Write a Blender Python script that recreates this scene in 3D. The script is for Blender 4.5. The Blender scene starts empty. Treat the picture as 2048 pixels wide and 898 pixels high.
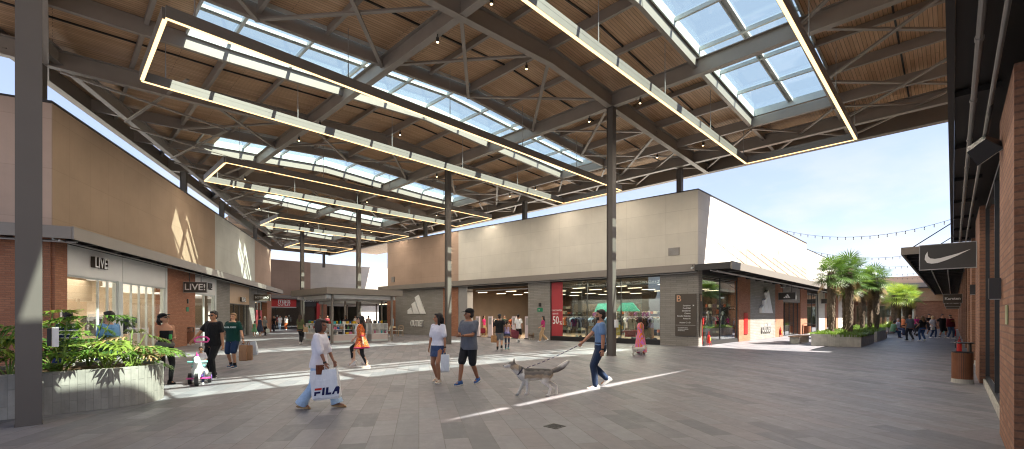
import bpy, math, random
from mathutils import Vector, Matrix, noise
R = math.radians
rnd = random.Random(7)
scene = bpy.context.scene
COL = scene.collection
TH = R(44.4); CS, SN = math.cos(TH), math.sin(TH)
def at(r, f):                       # metres right of / ahead of the viewer -> plaza grid
    return (r*SN + f*CS, -r*CS + f*SN)
def hd(h):                          # heading seen from the viewer (0 away, 90 right) -> z rotation of a thing facing +Y
    return R(44.4 - h - 90)

# ------------------------------------------------------------------ materials
MATS = {}
def lin(h):
    h = h.lstrip('#'); o = []
    for i in (0, 2, 4):
        c = int(h[i:i+2], 16)/255
        o.append(c/12.92 if c <= .04045 else ((c+.055)/1.055)**2.4)
    return tuple(o)
def C4(c):
    if isinstance(c, str): c = lin(c)
    return (c[0], c[1], c[2], 1)
def base(name):
    m = bpy.data.materials.new(name); m.use_nodes = True
    nt = m.node_tree; nt.nodes.clear()
    out = nt.nodes.new('ShaderNodeOutputMaterial')
    return m, nt, out
def N(nt, t, **k):
    n = nt.nodes.new(t)
    for a, b in k.items(): setattr(n, a, b)
    return n
def mixc(nt, fac, a, b, typ='MIX'):
    n = nt.nodes.new('ShaderNodeMix'); n.data_type = 'RGBA'; n.blend_type = typ
    for s, v in ((0, fac), (6, a), (7, b)):
        if hasattr(v, 'is_linked'): nt.links.new(v, n.inputs[s])
        elif s == 0: n.inputs[0].default_value = v
        else: n.inputs[s].default_value = C4(v)
    return n.outputs[2]
def uvscaled(nt, sx=1, sy=1, obj=False):
    tc = N(nt, 'ShaderNodeTexCoord'); mp = N(nt, 'ShaderNodeMapping')
    nt.links.new(tc.outputs['Object' if obj else 'UV'], mp.inputs[0]); mp.inputs['Scale'].default_value = (sx, sy, sx if obj else 1)
    return mp.outputs[0]
def noisef(nt, vec, scale, detail=4, rough=.6):
    n = N(nt, 'ShaderNodeTexNoise'); nt.links.new(vec, n.inputs['Vector'])
    n.inputs['Scale'].default_value = scale; n.inputs['Detail'].default_value = detail; n.inputs['Roughness'].default_value = rough
    return n.outputs['Fac']
def ramp(nt, v, a, b, ca=0, cb=1):
    n = N(nt, 'ShaderNodeMapRange'); nt.links.new(v, n.inputs[0])
    n.inputs[1].default_value = a; n.inputs[2].default_value = b; n.inputs[3].default_value = ca; n.inputs[4].default_value = cb
    return n.outputs[0]
def bump(nt, bs, v, dist, strength=1):
    b = N(nt, 'ShaderNodeBump'); nt.links.new(v, b.inputs['Height'])
    b.inputs['Distance'].default_value = dist; b.inputs['Strength'].default_value = strength
    nt.links.new(b.outputs[0], bs.inputs['Normal'])
def mat(name, col, rough=.6, metal=0, var=.12, scale=3, bmp=0, bscale=40, spec=.5, sheen=0, obj=True, sx=1, sy=1):
    if name in MATS: return MATS[name]
    m, nt, out = base(name)
    bs = N(nt, 'ShaderNodeBsdfPrincipled'); nt.links.new(bs.outputs[0], out.inputs[0])
    vec = uvscaled(nt, sx, sy, obj)
    c = C4(col)
    f = noisef(nt, vec, scale)
    cc = mixc(nt, f, tuple(x*(1-var) for x in c[:3]), tuple(min(1, x*(1+var)) for x in c[:3]))
    nt.links.new(cc, bs.inputs['Base Color'])
    bs.inputs['Roughness'].default_value = rough; bs.inputs['Metallic'].default_value = metal
    bs.inputs['Specular IOR Level'].default_value = spec
    if sheen: bs.inputs['Sheen Weight'].default_value = sheen
    if bmp: bump(nt, bs, noisef(nt, vec, bscale, 5), bmp)
    MATS[name] = m; return m
def cloth(c, kind='c'):
    n = 'cloth_%s_%s' % (kind, c.lstrip('#'))
    if n in MATS: return MATS[n]
    m, nt, out = base(n)
    bs = N(nt, 'ShaderNodeBsdfPrincipled'); nt.links.new(bs.outputs[0], out.inputs[0])
    vec = uvscaled(nt, 1, 1, True)
    f = noisef(nt, vec, 9, 3)
    k = lin(c)
    if kind == 'denim':
        f = noisef(nt, vec, 25, 6)
        cc = mixc(nt, f, tuple(x*.7 for x in k), tuple(min(1, x*1.3+.02) for x in k))
    elif kind in ('swirl', 'print'):
        w = N(nt, 'ShaderNodeTexWave'); nt.links.new(vec, w.inputs[0]); w.inputs['Scale'].default_value = 4 if kind == 'swirl' else 9
        w.inputs['Distortion'].default_value = 11; w.inputs['Detail'].default_value = 2
        a = ramp(nt, w.outputs['Fac'], .45, .55)
        if kind == 'swirl': cc = mixc(nt, a, '#e8843c', '#d678c0')
        else:
            cc = mixc(nt, a, '#d9762a', '#b7402e')
            v = N(nt, 'ShaderNodeTexVoronoi'); nt.links.new(vec, v.inputs['Vector']); v.inputs['Scale'].default_value = 28
            cc = mixc(nt, ramp(nt, v.outputs['Distance'], .18, .28, .8, 0), cc, '#e7c9a0')
    elif kind == 'stripe':
        sp = N(nt, 'ShaderNodeSeparateXYZ'); nt.links.new(vec, sp.inputs[0])
        mm = N(nt, 'ShaderNodeMath', operation='PINGPONG'); nt.links.new(sp.outputs[2], mm.inputs[0]); mm.inputs[1].default_value = .04
        cc = mixc(nt, ramp(nt, mm.outputs[0], .028, .03), k, '#d8dcd8')
    else:
        cc = mixc(nt, f, tuple(x*.86 for x in k), tuple(min(1, x*1.1) for x in k))
    nt.links.new(cc, bs.inputs['Base Color']); bs.inputs['Roughness'].default_value = .85
    bs.inputs['Sheen Weight'].default_value = .1; bs.inputs['Specular IOR Level'].default_value = .25
    w = N(nt, 'ShaderNodeMapping'); nt.links.new(vec, w.inputs[0]); w.inputs['Scale'].default_value = (1, 1, .45); w.inputs['Rotation'].default_value = (.5, .4, 0)
    bump(nt, bs, noisef(nt, w.outputs[0], 13, 3, .55), .035, .9)
    MATS[n] = m; return m
def brickmat(name, c1, c2, mortar, w, h, msize=.012, rough=.85, off=.5, bmp=.006, stain=.25, squash=1):
    m, nt, out = base(name)
    bs = N(nt, 'ShaderNodeBsdfPrincipled'); nt.links.new(bs.outputs[0], out.inputs[0])
    vec = uvscaled(nt)
    b = N(nt, 'ShaderNodeTexBrick'); nt.links.new(vec, b.inputs['Vector'])
    b.offset = off; b.inputs['Scale'].default_value = 1; b.inputs['Brick Width'].default_value = w; b.inputs['Row Height'].default_value = h
    b.inputs['Mortar Size'].default_value = msize; b.inputs['Mortar Smooth'].default_value = .2
    b.inputs['Color1'].default_value = C4(c1); b.inputs['Color2'].default_value = C4(c2); b.inputs['Mortar'].default_value = C4(mortar)
    n1 = noisef(nt, vec, 1.3, 6, .65); n2 = noisef(nt, vec, 30, 4)
    cc = mixc(nt, ramp(nt, n1, .3, .7, 0, stain), b.outputs['Color'], tuple(x*.45 for x in C4(c1)[:3]))
    cc = mixc(nt, ramp(nt, n2, .35, .7, 0, .3), cc, tuple(min(1, x*1.5) for x in C4(c2)[:3]))
    nt.links.new(cc, bs.inputs['Base Color']); bs.inputs['Roughness'].default_value = rough
    mm = N(nt, 'ShaderNodeMath', operation='MULTIPLY_ADD'); nt.links.new(b.outputs['Fac'], mm.inputs[0]); mm.inputs[1].default_value = -1
    nt.links.new(ramp(nt, n2, 0, 1, 0, .5), mm.inputs[2])
    bump(nt, bs, mm.outputs[0], bmp)
    MATS[name] = m; return m
def emit(name, c, s):
    if name in MATS: return MATS[name]
    m, nt, out = base(name)
    e = N(nt, 'ShaderNodeEmission'); e.inputs[0].default_value = C4(c); e.inputs[1].default_value = s
    nt.links.new(e.outputs[0], out.inputs[0]); MATS[name] = m; return m
def glassmat(name, tint, refl=1.0, milk=0, rough=0):
    m, nt, out = base(name)
    t = N(nt, 'ShaderNodeBsdfTransparent'); t.inputs[0].default_value = C4(tint)
    g = N(nt, 'ShaderNodeBsdfGlossy'); g.inputs['Roughness'].default_value = rough; g.inputs[0].default_value = (.95, .97, .97, 1)
    fr = N(nt, 'ShaderNodeFresnel'); ge = N(nt, 'ShaderNodeNewGeometry')
    ir = N(nt, 'ShaderNodeMath', operation='MULTIPLY_ADD'); nt.links.new(ge.outputs['Backfacing'], ir.inputs[0]); ir.inputs[1].default_value = 1/1.5-1.5; ir.inputs[2].default_value = 1.5
    nt.links.new(ir.outputs[0], fr.inputs[0])      # the same reflectance on both faces of a pane
    mm = N(nt, 'ShaderNodeMath', operation='MULTIPLY'); nt.links.new(fr.outputs[0], mm.inputs[0]); mm.inputs[1].default_value = refl
    mx = N(nt, 'ShaderNodeMixShader'); nt.links.new(mm.outputs[0], mx.inputs[0]); nt.links.new(t.outputs[0], mx.inputs[1]); nt.links.new(g.outputs[0], mx.inputs[2])
    res = mx.outputs[0]
    if milk:
        d = N(nt, 'ShaderNodeBsdfTranslucent'); d.inputs[0].default_value = C4(tint)
        m2 = N(nt, 'ShaderNodeMixShader'); m2.inputs[0].default_value = milk
        nt.links.new(res, m2.inputs[1]); nt.links.new(d.outputs[0], m2.inputs[2]); res = m2.outputs[0]
    nt.links.new(res, out.inputs[0]); MATS[name] = m; return m

def paver_mat():
    m, nt, out = base('stone_pavers')
    bs = N(nt, 'ShaderNodeBsdfPrincipled'); nt.links.new(bs.outputs[0], out.inputs[0])
    tc = N(nt, 'ShaderNodeTexCoord'); mp = N(nt, 'ShaderNodeMapping'); nt.links.new(tc.outputs['Object'], mp.inputs[0])
    mp.inputs['Rotation'].default_value = (0, 0, R(-56.1)); v = mp.outputs[0]
    def brick(w, h, off, fr, sq, sf):
        b = N(nt, 'ShaderNodeTexBrick'); nt.links.new(v, b.inputs['Vector']); b.offset = off; b.offset_frequency = fr; b.squash = sq; b.squash_frequency = sf
        b.inputs['Scale'].default_value = 1; b.inputs['Brick Width'].default_value = w; b.inputs['Row Height'].default_value = h
        b.inputs['Mortar Size'].default_value = .005; b.inputs['Mortar Smooth'].default_value = .3
        b.inputs['Color1'].default_value = (0, 0, 0, 1); b.inputs['Color2'].default_value = (1, 1, 1, 1); b.inputs['Mortar'].default_value = (.5, .5, .5, 1)
        return b
    b = brick(.92, .33, .37, 2, 1.5, 3)
    n1 = noisef(nt, v, .35, 6); n2 = noisef(nt, v, 5, 6, .7); n3 = noisef(nt, v, 90, 3)
    sp = N(nt, 'ShaderNodeSeparateColor'); nt.links.new(b.outputs['Color'], sp.inputs[0])
    t = sp.outputs[0]
    cc = mixc(nt, t, (.098, .1, .115), (.222, .216, .236))
    # some stones pink, some pale: the random value of the stone cut into narrow bands
    pk = N(nt, 'ShaderNodeMath', operation='PINGPONG'); nt.links.new(t, pk.inputs[0]); pk.inputs[1].default_value = .09
    cc = mixc(nt, ramp(nt, pk.outputs[0], .05, .075, 0, .7), cc, (.208, .18, .19))
    pl = N(nt, 'ShaderNodeMath', operation='PINGPONG'); nt.links.new(t, pl.inputs[0]); pl.inputs[1].default_value = .053
    cc = mixc(nt, ramp(nt, pl.outputs[0], .04, .05, 0, .45), cc, (.255, .26, .285))
    cc = mixc(nt, ramp(nt, n2, .35, .75, 0, .3), cc, (.255, .255, .275))
    cc = mixc(nt, ramp(nt, n1, .35, .65, 0, .3), cc, (.122, .124, .136))
    vo = N(nt, 'ShaderNodeTexVoronoi'); nt.links.new(v, vo.inputs['Vector']); vo.inputs['Scale'].default_value = 1.7
    cc = mixc(nt, ramp(nt, vo.outputs['Distance'], .022, .03, .55, 0), cc, (.09, .088, .086))      # trodden gum spots
    wv = N(nt, 'ShaderNodeMapping'); nt.links.new(v, wv.inputs[0]); wv.inputs['Scale'].default_value = (.5, 2.2, 1)
    cc = mixc(nt, ramp(nt, noisef(nt, wv.outputs[0], 1.4, 7, .7), .52, .78, 0, .4), cc, (.31, .31, .33))   # scuffed pale streaks
    cc = mixc(nt, b.outputs['Fac'], cc, (.12, .115, .115))
    nt.links.new(cc, bs.inputs['Base Color'])
    nt.links.new(ramp(nt, n2, .3, .8, .38, .66), bs.inputs['Roughness']); bs.inputs['Specular IOR Level'].default_value = .35
    mm = N(nt, 'ShaderNodeMath', operation='MULTIPLY_ADD'); nt.links.new(b.outputs['Fac'], mm.inputs[0]); mm.inputs[1].default_value = -1
    nt.links.new(ramp(nt, n3, 0, 1, 0, .4), mm.inputs[2])
    bump(nt, bs, mm.outputs[0], .004, .7)
    return m
def wood_deck_mat():
    m, nt, out = base('timber_ceiling_boards')
    bs = N(nt, 'ShaderNodeBsdfPrincipled'); nt.links.new(bs.outputs[0], out.inputs[0])
    v = uvscaled(nt)
    b = N(nt, 'ShaderNodeTexBrick'); nt.links.new(v, b.inputs['Vector']); b.offset = .37
    b.inputs['Scale'].default_value = 1; b.inputs['Brick Width'].default_value = 3.1; b.inputs['Row Height'].default_value = .11
    b.inputs['Mortar Size'].default_value = .006; b.inputs['Color1'].default_value = C4((.60, .375, .21)); b.inputs['Color2'].default_value = C4((.76, .52, .32)); b.inputs['Mortar'].default_value = C4((.1, .06, .035))
    g = N(nt, 'ShaderNodeMapping'); nt.links.new(v, g.inputs[0]); g.inputs['Scale'].default_value = (.7, 14, 1)
    cc = mixc(nt, ramp(nt, noisef(nt, g.outputs[0], 2.5, 6), .35, .7, 0, .55), b.outputs['Color'], (.34, .2, .115))
    nt.links.new(cc, bs.inputs['Base Color']); bs.inputs['Roughness'].default_value = .45
    bump(nt, bs, b.outputs['Fac'], -.01)
    return m
def concrete_mat(name, c, boards=0):
    m, nt, out = base(name)
    bs = N(nt, 'ShaderNodeBsdfPrincipled'); nt.links.new(bs.outputs[0], out.inputs[0])
    v = uvscaled(nt); k = C4(c)[:3]
    cc = mixc(nt, ramp(nt, noisef(nt, v, 2.2, 7, .65), .3, .7), tuple(x*.72 for x in k), tuple(x*1.12 for x in k))
    cc = mixc(nt, ramp(nt, noisef(nt, v, 45, 2), .66, .74, 0, .6), cc, tuple(x*.3 for x in k))
    if boards:
        mp = N(nt, 'ShaderNodeMapping'); nt.links.new(v, mp.inputs[0]); mp.inputs['Rotation'].default_value = (0, 0, R(90))
        b = N(nt, 'ShaderNodeTexBrick'); nt.links.new(mp.outputs[0], b.inputs['Vector']); b.offset = .43; b.inputs['Scale'].default_value = 1
        b.inputs['Brick Width'].default_value = .47; b.inputs['Row Height'].default_value = boards; b.inputs['Mortar Size'].default_value = .004
        b.inputs['Color1'].default_value = (.78, .78, .78, 1); b.inputs['Color2'].default_value = (1, 1, 1, 1); b.inputs['Mortar'].default_value = (.66, .66, .66, 1)
        cc = mixc(nt, .75, cc, b.outputs['Color'], 'MULTIPLY')
        st = N(nt, 'ShaderNodeMapping'); nt.links.new(v, st.inputs[0]); st.inputs['Scale'].default_value = (6, .5, 1)
        cc = mixc(nt, ramp(nt, noisef(nt, st.outputs[0], 2, 5), .5, .8, 0, .45), cc, tuple(x*.5 for x in k))
        bump(nt, bs, b.outputs['Fac'], -.006)
    nt.links.new(cc, bs.inputs['Base Color']); bs.inputs['Roughness'].default_value = .85
    return m
def render_wall(name, c, pw=2.4, ph=1.25):
    m, nt, out = base(name)
    bs = N(nt, 'ShaderNodeBsdfPrincipled'); nt.links.new(bs.outputs[0], out.inputs[0])
    v = uvscaled(nt); k = C4(c)[:3]
    b = N(nt, 'ShaderNodeTexBrick'); nt.links.new(v, b.inputs['Vector']); b.offset = 0; b.inputs['Scale'].default_value = 1
    b.inputs['Brick Width'].default_value = pw; b.inputs['Row Height'].default_value = ph; b.inputs['Mortar Size'].default_value = .011
    b.inputs['Color1'].default_value = (.94, .94, .94, 1); b.inputs['Color2'].default_value = (1, 1, 1, 1); b.inputs['Mortar'].default_value = (.84, .835, .83, 1)
    cc = mixc(nt, ramp(nt, noisef(nt, v, .5, 6), .3, .7), tuple(x*.88 for x in k), tuple(min(1, x*1.07) for x in k))
    st = N(nt, 'ShaderNodeMapping'); nt.links.new(v, st.inputs[0]); st.inputs['Scale'].default_value = (5, .25, 1)
    cc = mixc(nt, ramp(nt, noisef(nt, st.outputs[0], 1.5, 4), .5, .8, 0, .12), cc, tuple(x*.6 for x in k))
    cc = mixc(nt, 1, cc, b.outputs['Color'], 'MULTIPLY')
    nt.links.new(cc, bs.inputs['Base Color']); bs.inputs['Roughness'].default_value = .9
    bump(nt, bs, noisef(nt, v, 130, 3), .004, .5)
    MATS[name] = m; return m

M = {}
M['paver'] = paver_mat(); M['deck'] = wood_deck_mat()
M['steel'] = mat('bronze_steel', (.33, .295, .26), .42, .12, .12, 2)
M['steel_col'] = mat('column_steel', (.125, .112, .10), .5, 0, .08, 1.5, spec=.3)
M['lampbody'] = mat('lamp_channel', (.24, .22, .2), .45, .2)
M['dark'] = mat('dark_metal', (.045, .043, .042), .45, .3)
M['black'] = mat('black_paint', (.012, .012, .013), .5)
M['fascia'] = mat('fascia_metal', (.24, .215, .19), .5, .2, .1, 1)
M['frame'] = mat('pale_frame', (.62, .66, .65), .4)
M['dframe'] = mat('window_frame', (.05, .05, .052), .4, .4)
M['alu'] = mat('grey_panel', (.38, .37, .36), .45, .3)
M['white'] = mat('white_paint', (.78, .78, .76), .5, var=.04)
M['signface'] = mat('sign_face', (.05, .046, .04), .45)
M['bronzeface'] = mat('bronze_sign_face', (.085, .068, .05), .45, .2)
M['glass'] = glassmat('shop_glass', (.93, .96, .95), 1.4)
M['glassd'] = glassmat('reflective_glass', (.80, .86, .85), 2.2)
M['sky_glass'] = glassmat('skylight_glass', (.82, .895, .88), .6, .015)
M['redbrick'] = brickmat('red_brick', (.31, .125, .07), (.44, .2, .115), (.26, .14, .09), .25, .072)
M['redbrick2'] = brickmat('brown_brick', (.24, .105, .06), (.37, .19, .115), (.17, .1, .075), .3, .085, stain=.5)
M['greybrick'] = brickmat('grey_brick', (.24, .225, .2), (.3, .285, .26), (.17, .16, .145), .62, .11, .01)
M['cream'] = render_wall('cream_render', (.70, .665, .585))
M['whitewall'] = render_wall('white_render', (.70, .665, .60))
M['beige'] = render_wall('beige_render', (.46, .33, .25))
M['peach'] = render_wall('peach_render', (.52, .375, .285))
M['taupe'] = render_wall('taupe_render', (.40, .29, .20), 1.2, 1.6)
M['skylit_beige'] = render_wall('skylit_beige_render', (.56, .43, .36), 1.2, 1.6)  # same beige paint, lightened in colour for the sky light on this facet
M['sage'] = render_wall('sage_render', (.56, .57, .52), 1.2, 1.6)
M['concrete'] = concrete_mat('board_marked_concrete', (.36, .345, .31), .1)
M['concrete2'] = concrete_mat('smooth_concrete', (.55, .53, .48), .16)
M['kerb'] = concrete_mat('kerb_concrete', (.3, .29, .28))
M['soil'] = mat('bark_mulch', (.19, .11, .065), .95, var=.6, scale=25, bmp=.05, bscale=30)
M['timber'] = mat('timber', (.22, .085, .04), .55, var=.35, scale=4)
M['bench'] = mat('bench_timber', (.4, .26, .16), .6, var=.25, scale=6)
M['palewood'] = mat('pale_wood', (.5, .33, .18), .5, var=.15, scale=5)
M['shopfloor'] = mat('shop_floor', (.33, .25, .17), .5, var=.15, scale=1)
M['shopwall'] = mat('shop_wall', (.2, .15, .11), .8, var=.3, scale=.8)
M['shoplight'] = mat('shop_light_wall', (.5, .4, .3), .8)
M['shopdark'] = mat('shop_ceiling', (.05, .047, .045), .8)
M['red'] = mat('red_paint', (.5, .02, .018), .35)
M['poster'] = mat('red_poster', (.42, .045, .055), .6, var=.05)
M['letters'] = mat('white_letters', (.82, .82, .8), .4, var=.02)
M['peachletters'] = mat('copper_letters', (.6, .34, .2), .4, var=.02)
M['tube'] = emit('tube_lamp', '#ffe2b8', 1.3)
M['lamp'] = emit('warm_diffuser', '#ffcf90', .6)
M['spot'] = emit('spot_lamp', '#ffdca0', 4)
M['exit'] = mat('green_exit', (.01, .22, .1), .5)

# ------------------------------------------------------------------ mesh builder
class MB:
    def __init__(s): s.v = []; s.f = []; s.m = []; s.cur = 0
    def add(s, vs, fs):
        o = len(s.v); s.v += [tuple(x) for x in vs]; s.f += [tuple(i+o for i in f) for f in fs]; s.m += [s.cur]*len(fs); return s
    def hexa(s, p):
        return s.add(p, [(0, 3, 2, 1), (4, 5, 6, 7), (0, 1, 5, 4), (1, 2, 6, 5), (2, 3, 7, 6), (3, 0, 4, 7)])
    def box(s, x0, x1, y0, y1, z0, z1):
        return s.hexa([(x0, y0, z0), (x1, y0, z0), (x1, y1, z0), (x0, y1, z0), (x0, y0, z1), (x1, y0, z1), (x1, y1, z1), (x0, y1, z1)])
    def lbox(s, L, s0, s1, o0, o1, z0, z1):      # box along a facade line: s along, o outwards
        P = L.p
        return s.hexa([P(s0, o0, z0), P(s0, o1, z0), P(s1, o1, z0), P(s1, o0, z0), P(s0, o0, z1), P(s0, o1, z1), P(s1, o1, z1), P(s1, o0, z1)] if L.flip else
                      [P(s0, o1, z0), P(s0, o0, z0), P(s1, o0, z0), P(s1, o1, z0), P(s0, o1, z1), P(s0, o0, z1), P(s1, o0, z1), P(s1, o1, z1)])
    def bar(s, a, b, w, h, up=(0, 0, 1)):
        a = Vector(a); b = Vector(b); d = (b-a).normalized(); x = d.cross(Vector(up))
        if x.length < 1e-4: x = d.cross(Vector((1, 0, 0)))
        x.normalize(); y = x.cross(d); x *= w/2; y *= h/2
        return s.hexa([a-x-y, a+x-y, b+x-y, b-x-y, a-x+y, a+x+y, b+x+y, b-x+y])
    def tube(s, a, b, r0, r1=None, n=8, cap=True):
        r1 = r0 if r1 is None else r1
        a = Vector(a); b = Vector(b); d = (b-a).normalized(); x = d.orthogonal().normalized(); y = d.cross(x)
        vs = []
        for p, r in ((a, r0), (b, r1)):
            for i in range(n):
                t = 2*math.pi*i/n; vs.append(p + x*math.cos(t)*r + y*math.sin(t)*r)
        fs = [(i, (i+1) % n, n+(i+1) % n, n+i) for i in range(n)]
        if cap: fs += [tuple(range(n-1, -1, -1)), tuple(range(n, 2*n))]
        return s.add(vs, fs)
    def path(s, pts, r, n=6):
        for a, b in zip(pts, pts[1:]): s.tube(a, b, r, r, n)
        return s
    def loft(s, rings, cap=True):
        n = len(rings[0]); vs = [p for r in rings for p in r]; fs = []
        for k in range(len(rings)-1):
            for i in range(n): fs.append((k*n+i, k*n+(i+1) % n, (k+1)*n+(i+1) % n, (k+1)*n+i))
        if cap: fs += [tuple(range(n-1, -1, -1)), tuple((len(rings)-1)*n+i for i in range(n))]
        return s.add(vs, fs)
    def ell(s, c, r, n=10, m=6, mtx=None):
        c = Vector(c); vs = []; fs = []
        for j in range(1, m):
            p = math.pi*j/m
            for i in range(n):
                t = 2*math.pi*i/n
                q = Vector((math.sin(p)*math.cos(t)*r[0], math.sin(p)*math.sin(t)*r[1], math.cos(p)*r[2]))
                if mtx: q = mtx @ q
                vs.append(c+q)
        top = Vector((0, 0, r[2])); top = mtx @ top if mtx else top
        vs += [c+top, c-top]; T = len(vs)-2
        for j in range(m-2):
            for i in range(n): fs.append((j*n+i, (j+1)*n+i, (j+1)*n+(i+1) % n, j*n+(i+1) % n))
        for i in range(n):
            fs.append((T, i, (i+1) % n)); fs.append((T+1, (m-2)*n+(i+1) % n, (m-2)*n+i))
        return s.add(vs, fs)
    def cone(s, p0, r0, p1, r1, n=10, flat=(1, 1), side=None):   # rounded tapered limb
        a = Vector(p0); b = Vector(p1); d = (b-a); L = d.length; d.normalize()
        x = Vector(side) - d*Vector(side).dot(d) if side else d.orthogonal()
        x.normalize(); y = d.cross(x); rings = []
        for k, (t, q) in enumerate(((-.9, .44), (-.55, .84), (0, 1), (.33, None), (.67, None), (1, 1), (1.55, .84), (1.9, .44))):
            if t <= 0: c = a + d*r0*t; r = r0*q
            elif q is None: c = a + d*L*t; r = r0+(r1-r0)*t
            elif t == 1: c = b; r = r1
            else: c = b + d*r1*(t-1); r = r1*q
            rings.append([c + x*math.cos(2*math.pi*i/n)*r*flat[0] + y*math.sin(2*math.pi*i/n)*r*flat[1] for i in range(n)])
        return s.loft(rings)
    def prism(s, pts, z0, z1):
        n = len(pts)
        return s.add([(x, y, z0) for x, y in pts]+[(x, y, z1) for x, y in pts],
                     [tuple(range(n-1, -1, -1)), tuple(range(n, 2*n))]+[(i, (i+1) % n, n+(i+1) % n, n+i) for i in range(n)])
    def plate(s, pts, o, ex, ey, th):           # outline (x,y) in the plane ex,ey at o, thickness th along ex x ey
        o = Vector(o); ex = Vector(ex); ey = Vector(ey); nn = ex.cross(ey).normalized()*th; n = len(pts)
        q = [o+ex*x+ey*y for x, y in pts]
        return s.add(q+[p+nn for p in q], [tuple(range(n-1, -1, -1)), tuple(range(n, 2*n))]+[(i, (i+1) % n, n+(i+1) % n, n+i) for i in range(n)])
    def lathe(s, prof, n=16, c=(0, 0, 0)):
        rings = [[(c[0]+r*math.cos(2*math.pi*i/n), c[1]+r*math.sin(2*math.pi*i/n), c[2]+z) for i in range(n)] for r, z in prof]
        return s.loft(rings)
    def xf(s, m, i0=0):
        for i in range(i0, len(s.v)): s.v[i] = tuple(m @ Vector(s.v[i]))
        return s
    def mesh(s, name, mats, smooth=False, inv=None):
        vs = s.v if inv is None else [tuple(inv @ Vector(p)) for p in s.v]
        me = bpy.data.meshes.new(name); me.from_pydata(vs, [], s.f)
        for m in (mats if isinstance(mats, (list, tuple)) else [mats]): me.materials.append(m)
        if any(s.m): me.polygons.foreach_set('material_index', s.m)
        if smooth: me.polygons.foreach_set('use_smooth', [True]*len(me.polygons))
        uvl = me.uv_layers.new(name='UVMap'); dat = uvl.data
        for p in me.polygons:
            n = p.normal
            if abs(n.z) > .75:
                for li in p.loop_indices:
                    c = s.v[me.loops[li].vertex_index]; dat[li].uv = (c[0], c[1])
            else:
                l = math.hypot(n.x, n.y) or 1; tx, ty = -n.y/l, n.x/l
                if inv is not None:
                    w = inv.to_3x3().transposed() @ n; l = math.hypot(w.x, w.y) or 1; tx, ty = -w.y/l, w.x/l
                for li in p.loop_indices:
                    c = s.v[me.loops[li].vertex_index]; dat[li].uv = (c[0]*tx+c[1]*ty, c[2])
        me.update(); return me
    def build(s, name, mats, parent=None, smooth=False, world=True):
        inv = None
        if parent is not None and world:
            mw = Matrix.Identity(4); q = parent
            while q is not None: mw = (Matrix.Translation(q.location) @ q.rotation_euler.to_matrix().to_4x4() @ Matrix.Diagonal(tuple(q.scale)+(1,))) @ mw; q = q.parent
            inv = mw.inverted()
        o = bpy.data.objects.new(name, s.mesh(name, mats, smooth, inv)); COL.objects.link(o)
        if parent is not None: o.parent = parent
        return o
def tag(o, label, cat, group=None, kind=None):
    if label: o['label'] = label
    if cat: o['category'] = cat
    if group: o['group'] = group
    if kind: o['kind'] = kind
    return o
def thing(name, label, cat, loc=(0, 0, 0), rz=0, group=None):
    o = bpy.data.objects.new(name, None); COL.objects.link(o); o.empty_display_size = .2
    o.location = loc; o.rotation_euler = (0, 0, rz)
    return tag(o, label, cat, group)
def copy_tree(o, parent=None):
    c = o.copy(); COL.objects.link(c)
    if parent is not None: c.parent = parent
    for ch in list(o.children): copy_tree(ch, c)
    return c
class Line:
    def __init__(s, p, d, n):
        l = math.hypot(*d); s.o = p; s.d = (d[0]/l, d[1]/l); l = math.hypot(*n); s.n = (n[0]/l, n[1]/l)
        s.flip = (s.d[0]*s.n[1]-s.d[1]*s.n[0]) < 0
        s.rz = math.atan2(s.n[1], s.n[0]) + math.pi/2      # a thing whose front is -Y turned to face outwards
    def p(s, a, o, z): return (s.o[0]+s.d[0]*a+s.n[0]*o, s.o[1]+s.d[1]*a+s.n[1]*o, z)
    def right(s):      # unit vector to the viewer's right when facing the wall from outside
        return Vector((-s.n[1], s.n[0], 0))
def text_mesh(body, size, ext=.01, bold=0, align='CENTER'):
    c = bpy.data.curves.new('lettering', 'FONT'); c.body = body; c.size = size; c.extrude = ext; c.align_x = align; c.align_y = 'CENTER'; c.offset = bold; c.resolution_u = 3
    o = bpy.data.objects.new('lettering', c); COL.objects.link(o)
    dg = bpy.context.evaluated_depsgraph_get(); me = bpy.data.meshes.new_from_object(o.evaluated_get(dg))
    bpy.data.objects.remove(o); bpy.data.curves.remove(c)
    return me
def lettering(body, size, pos, ex, material, parent, ext=.012, bold=0, align='CENTER', sx=1, name='lettering'):
    """flat raised letters: pos centre, ex reading direction (horizontal), letters stand upright"""
    me = text_mesh(body, size, ext, bold, align); ex = Vector(ex).normalized(); ez = Vector((0, 0, 1)); ny = ex.cross(ez)
    m = Matrix(((ex.x*sx, ez.x, ny.x, pos[0]), (ex.y*sx, ez.y, ny.y, pos[1]), (ex.z*sx, ez.z, ny.z, pos[2]), (0, 0, 0, 1)))
    mw = Matrix.Identity(4); q = parent
    while q is not None: mw = (Matrix.Translation(q.location) @ q.rotation_euler.to_matrix().to_4x4()) @ mw; q = q.parent
    me.transform(mw.inverted() @ m); me.materials.clear(); me.materials.append(material)
    o = bpy.data.objects.new(name, me); COL.objects.link(o); o.parent = parent
    return o

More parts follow.
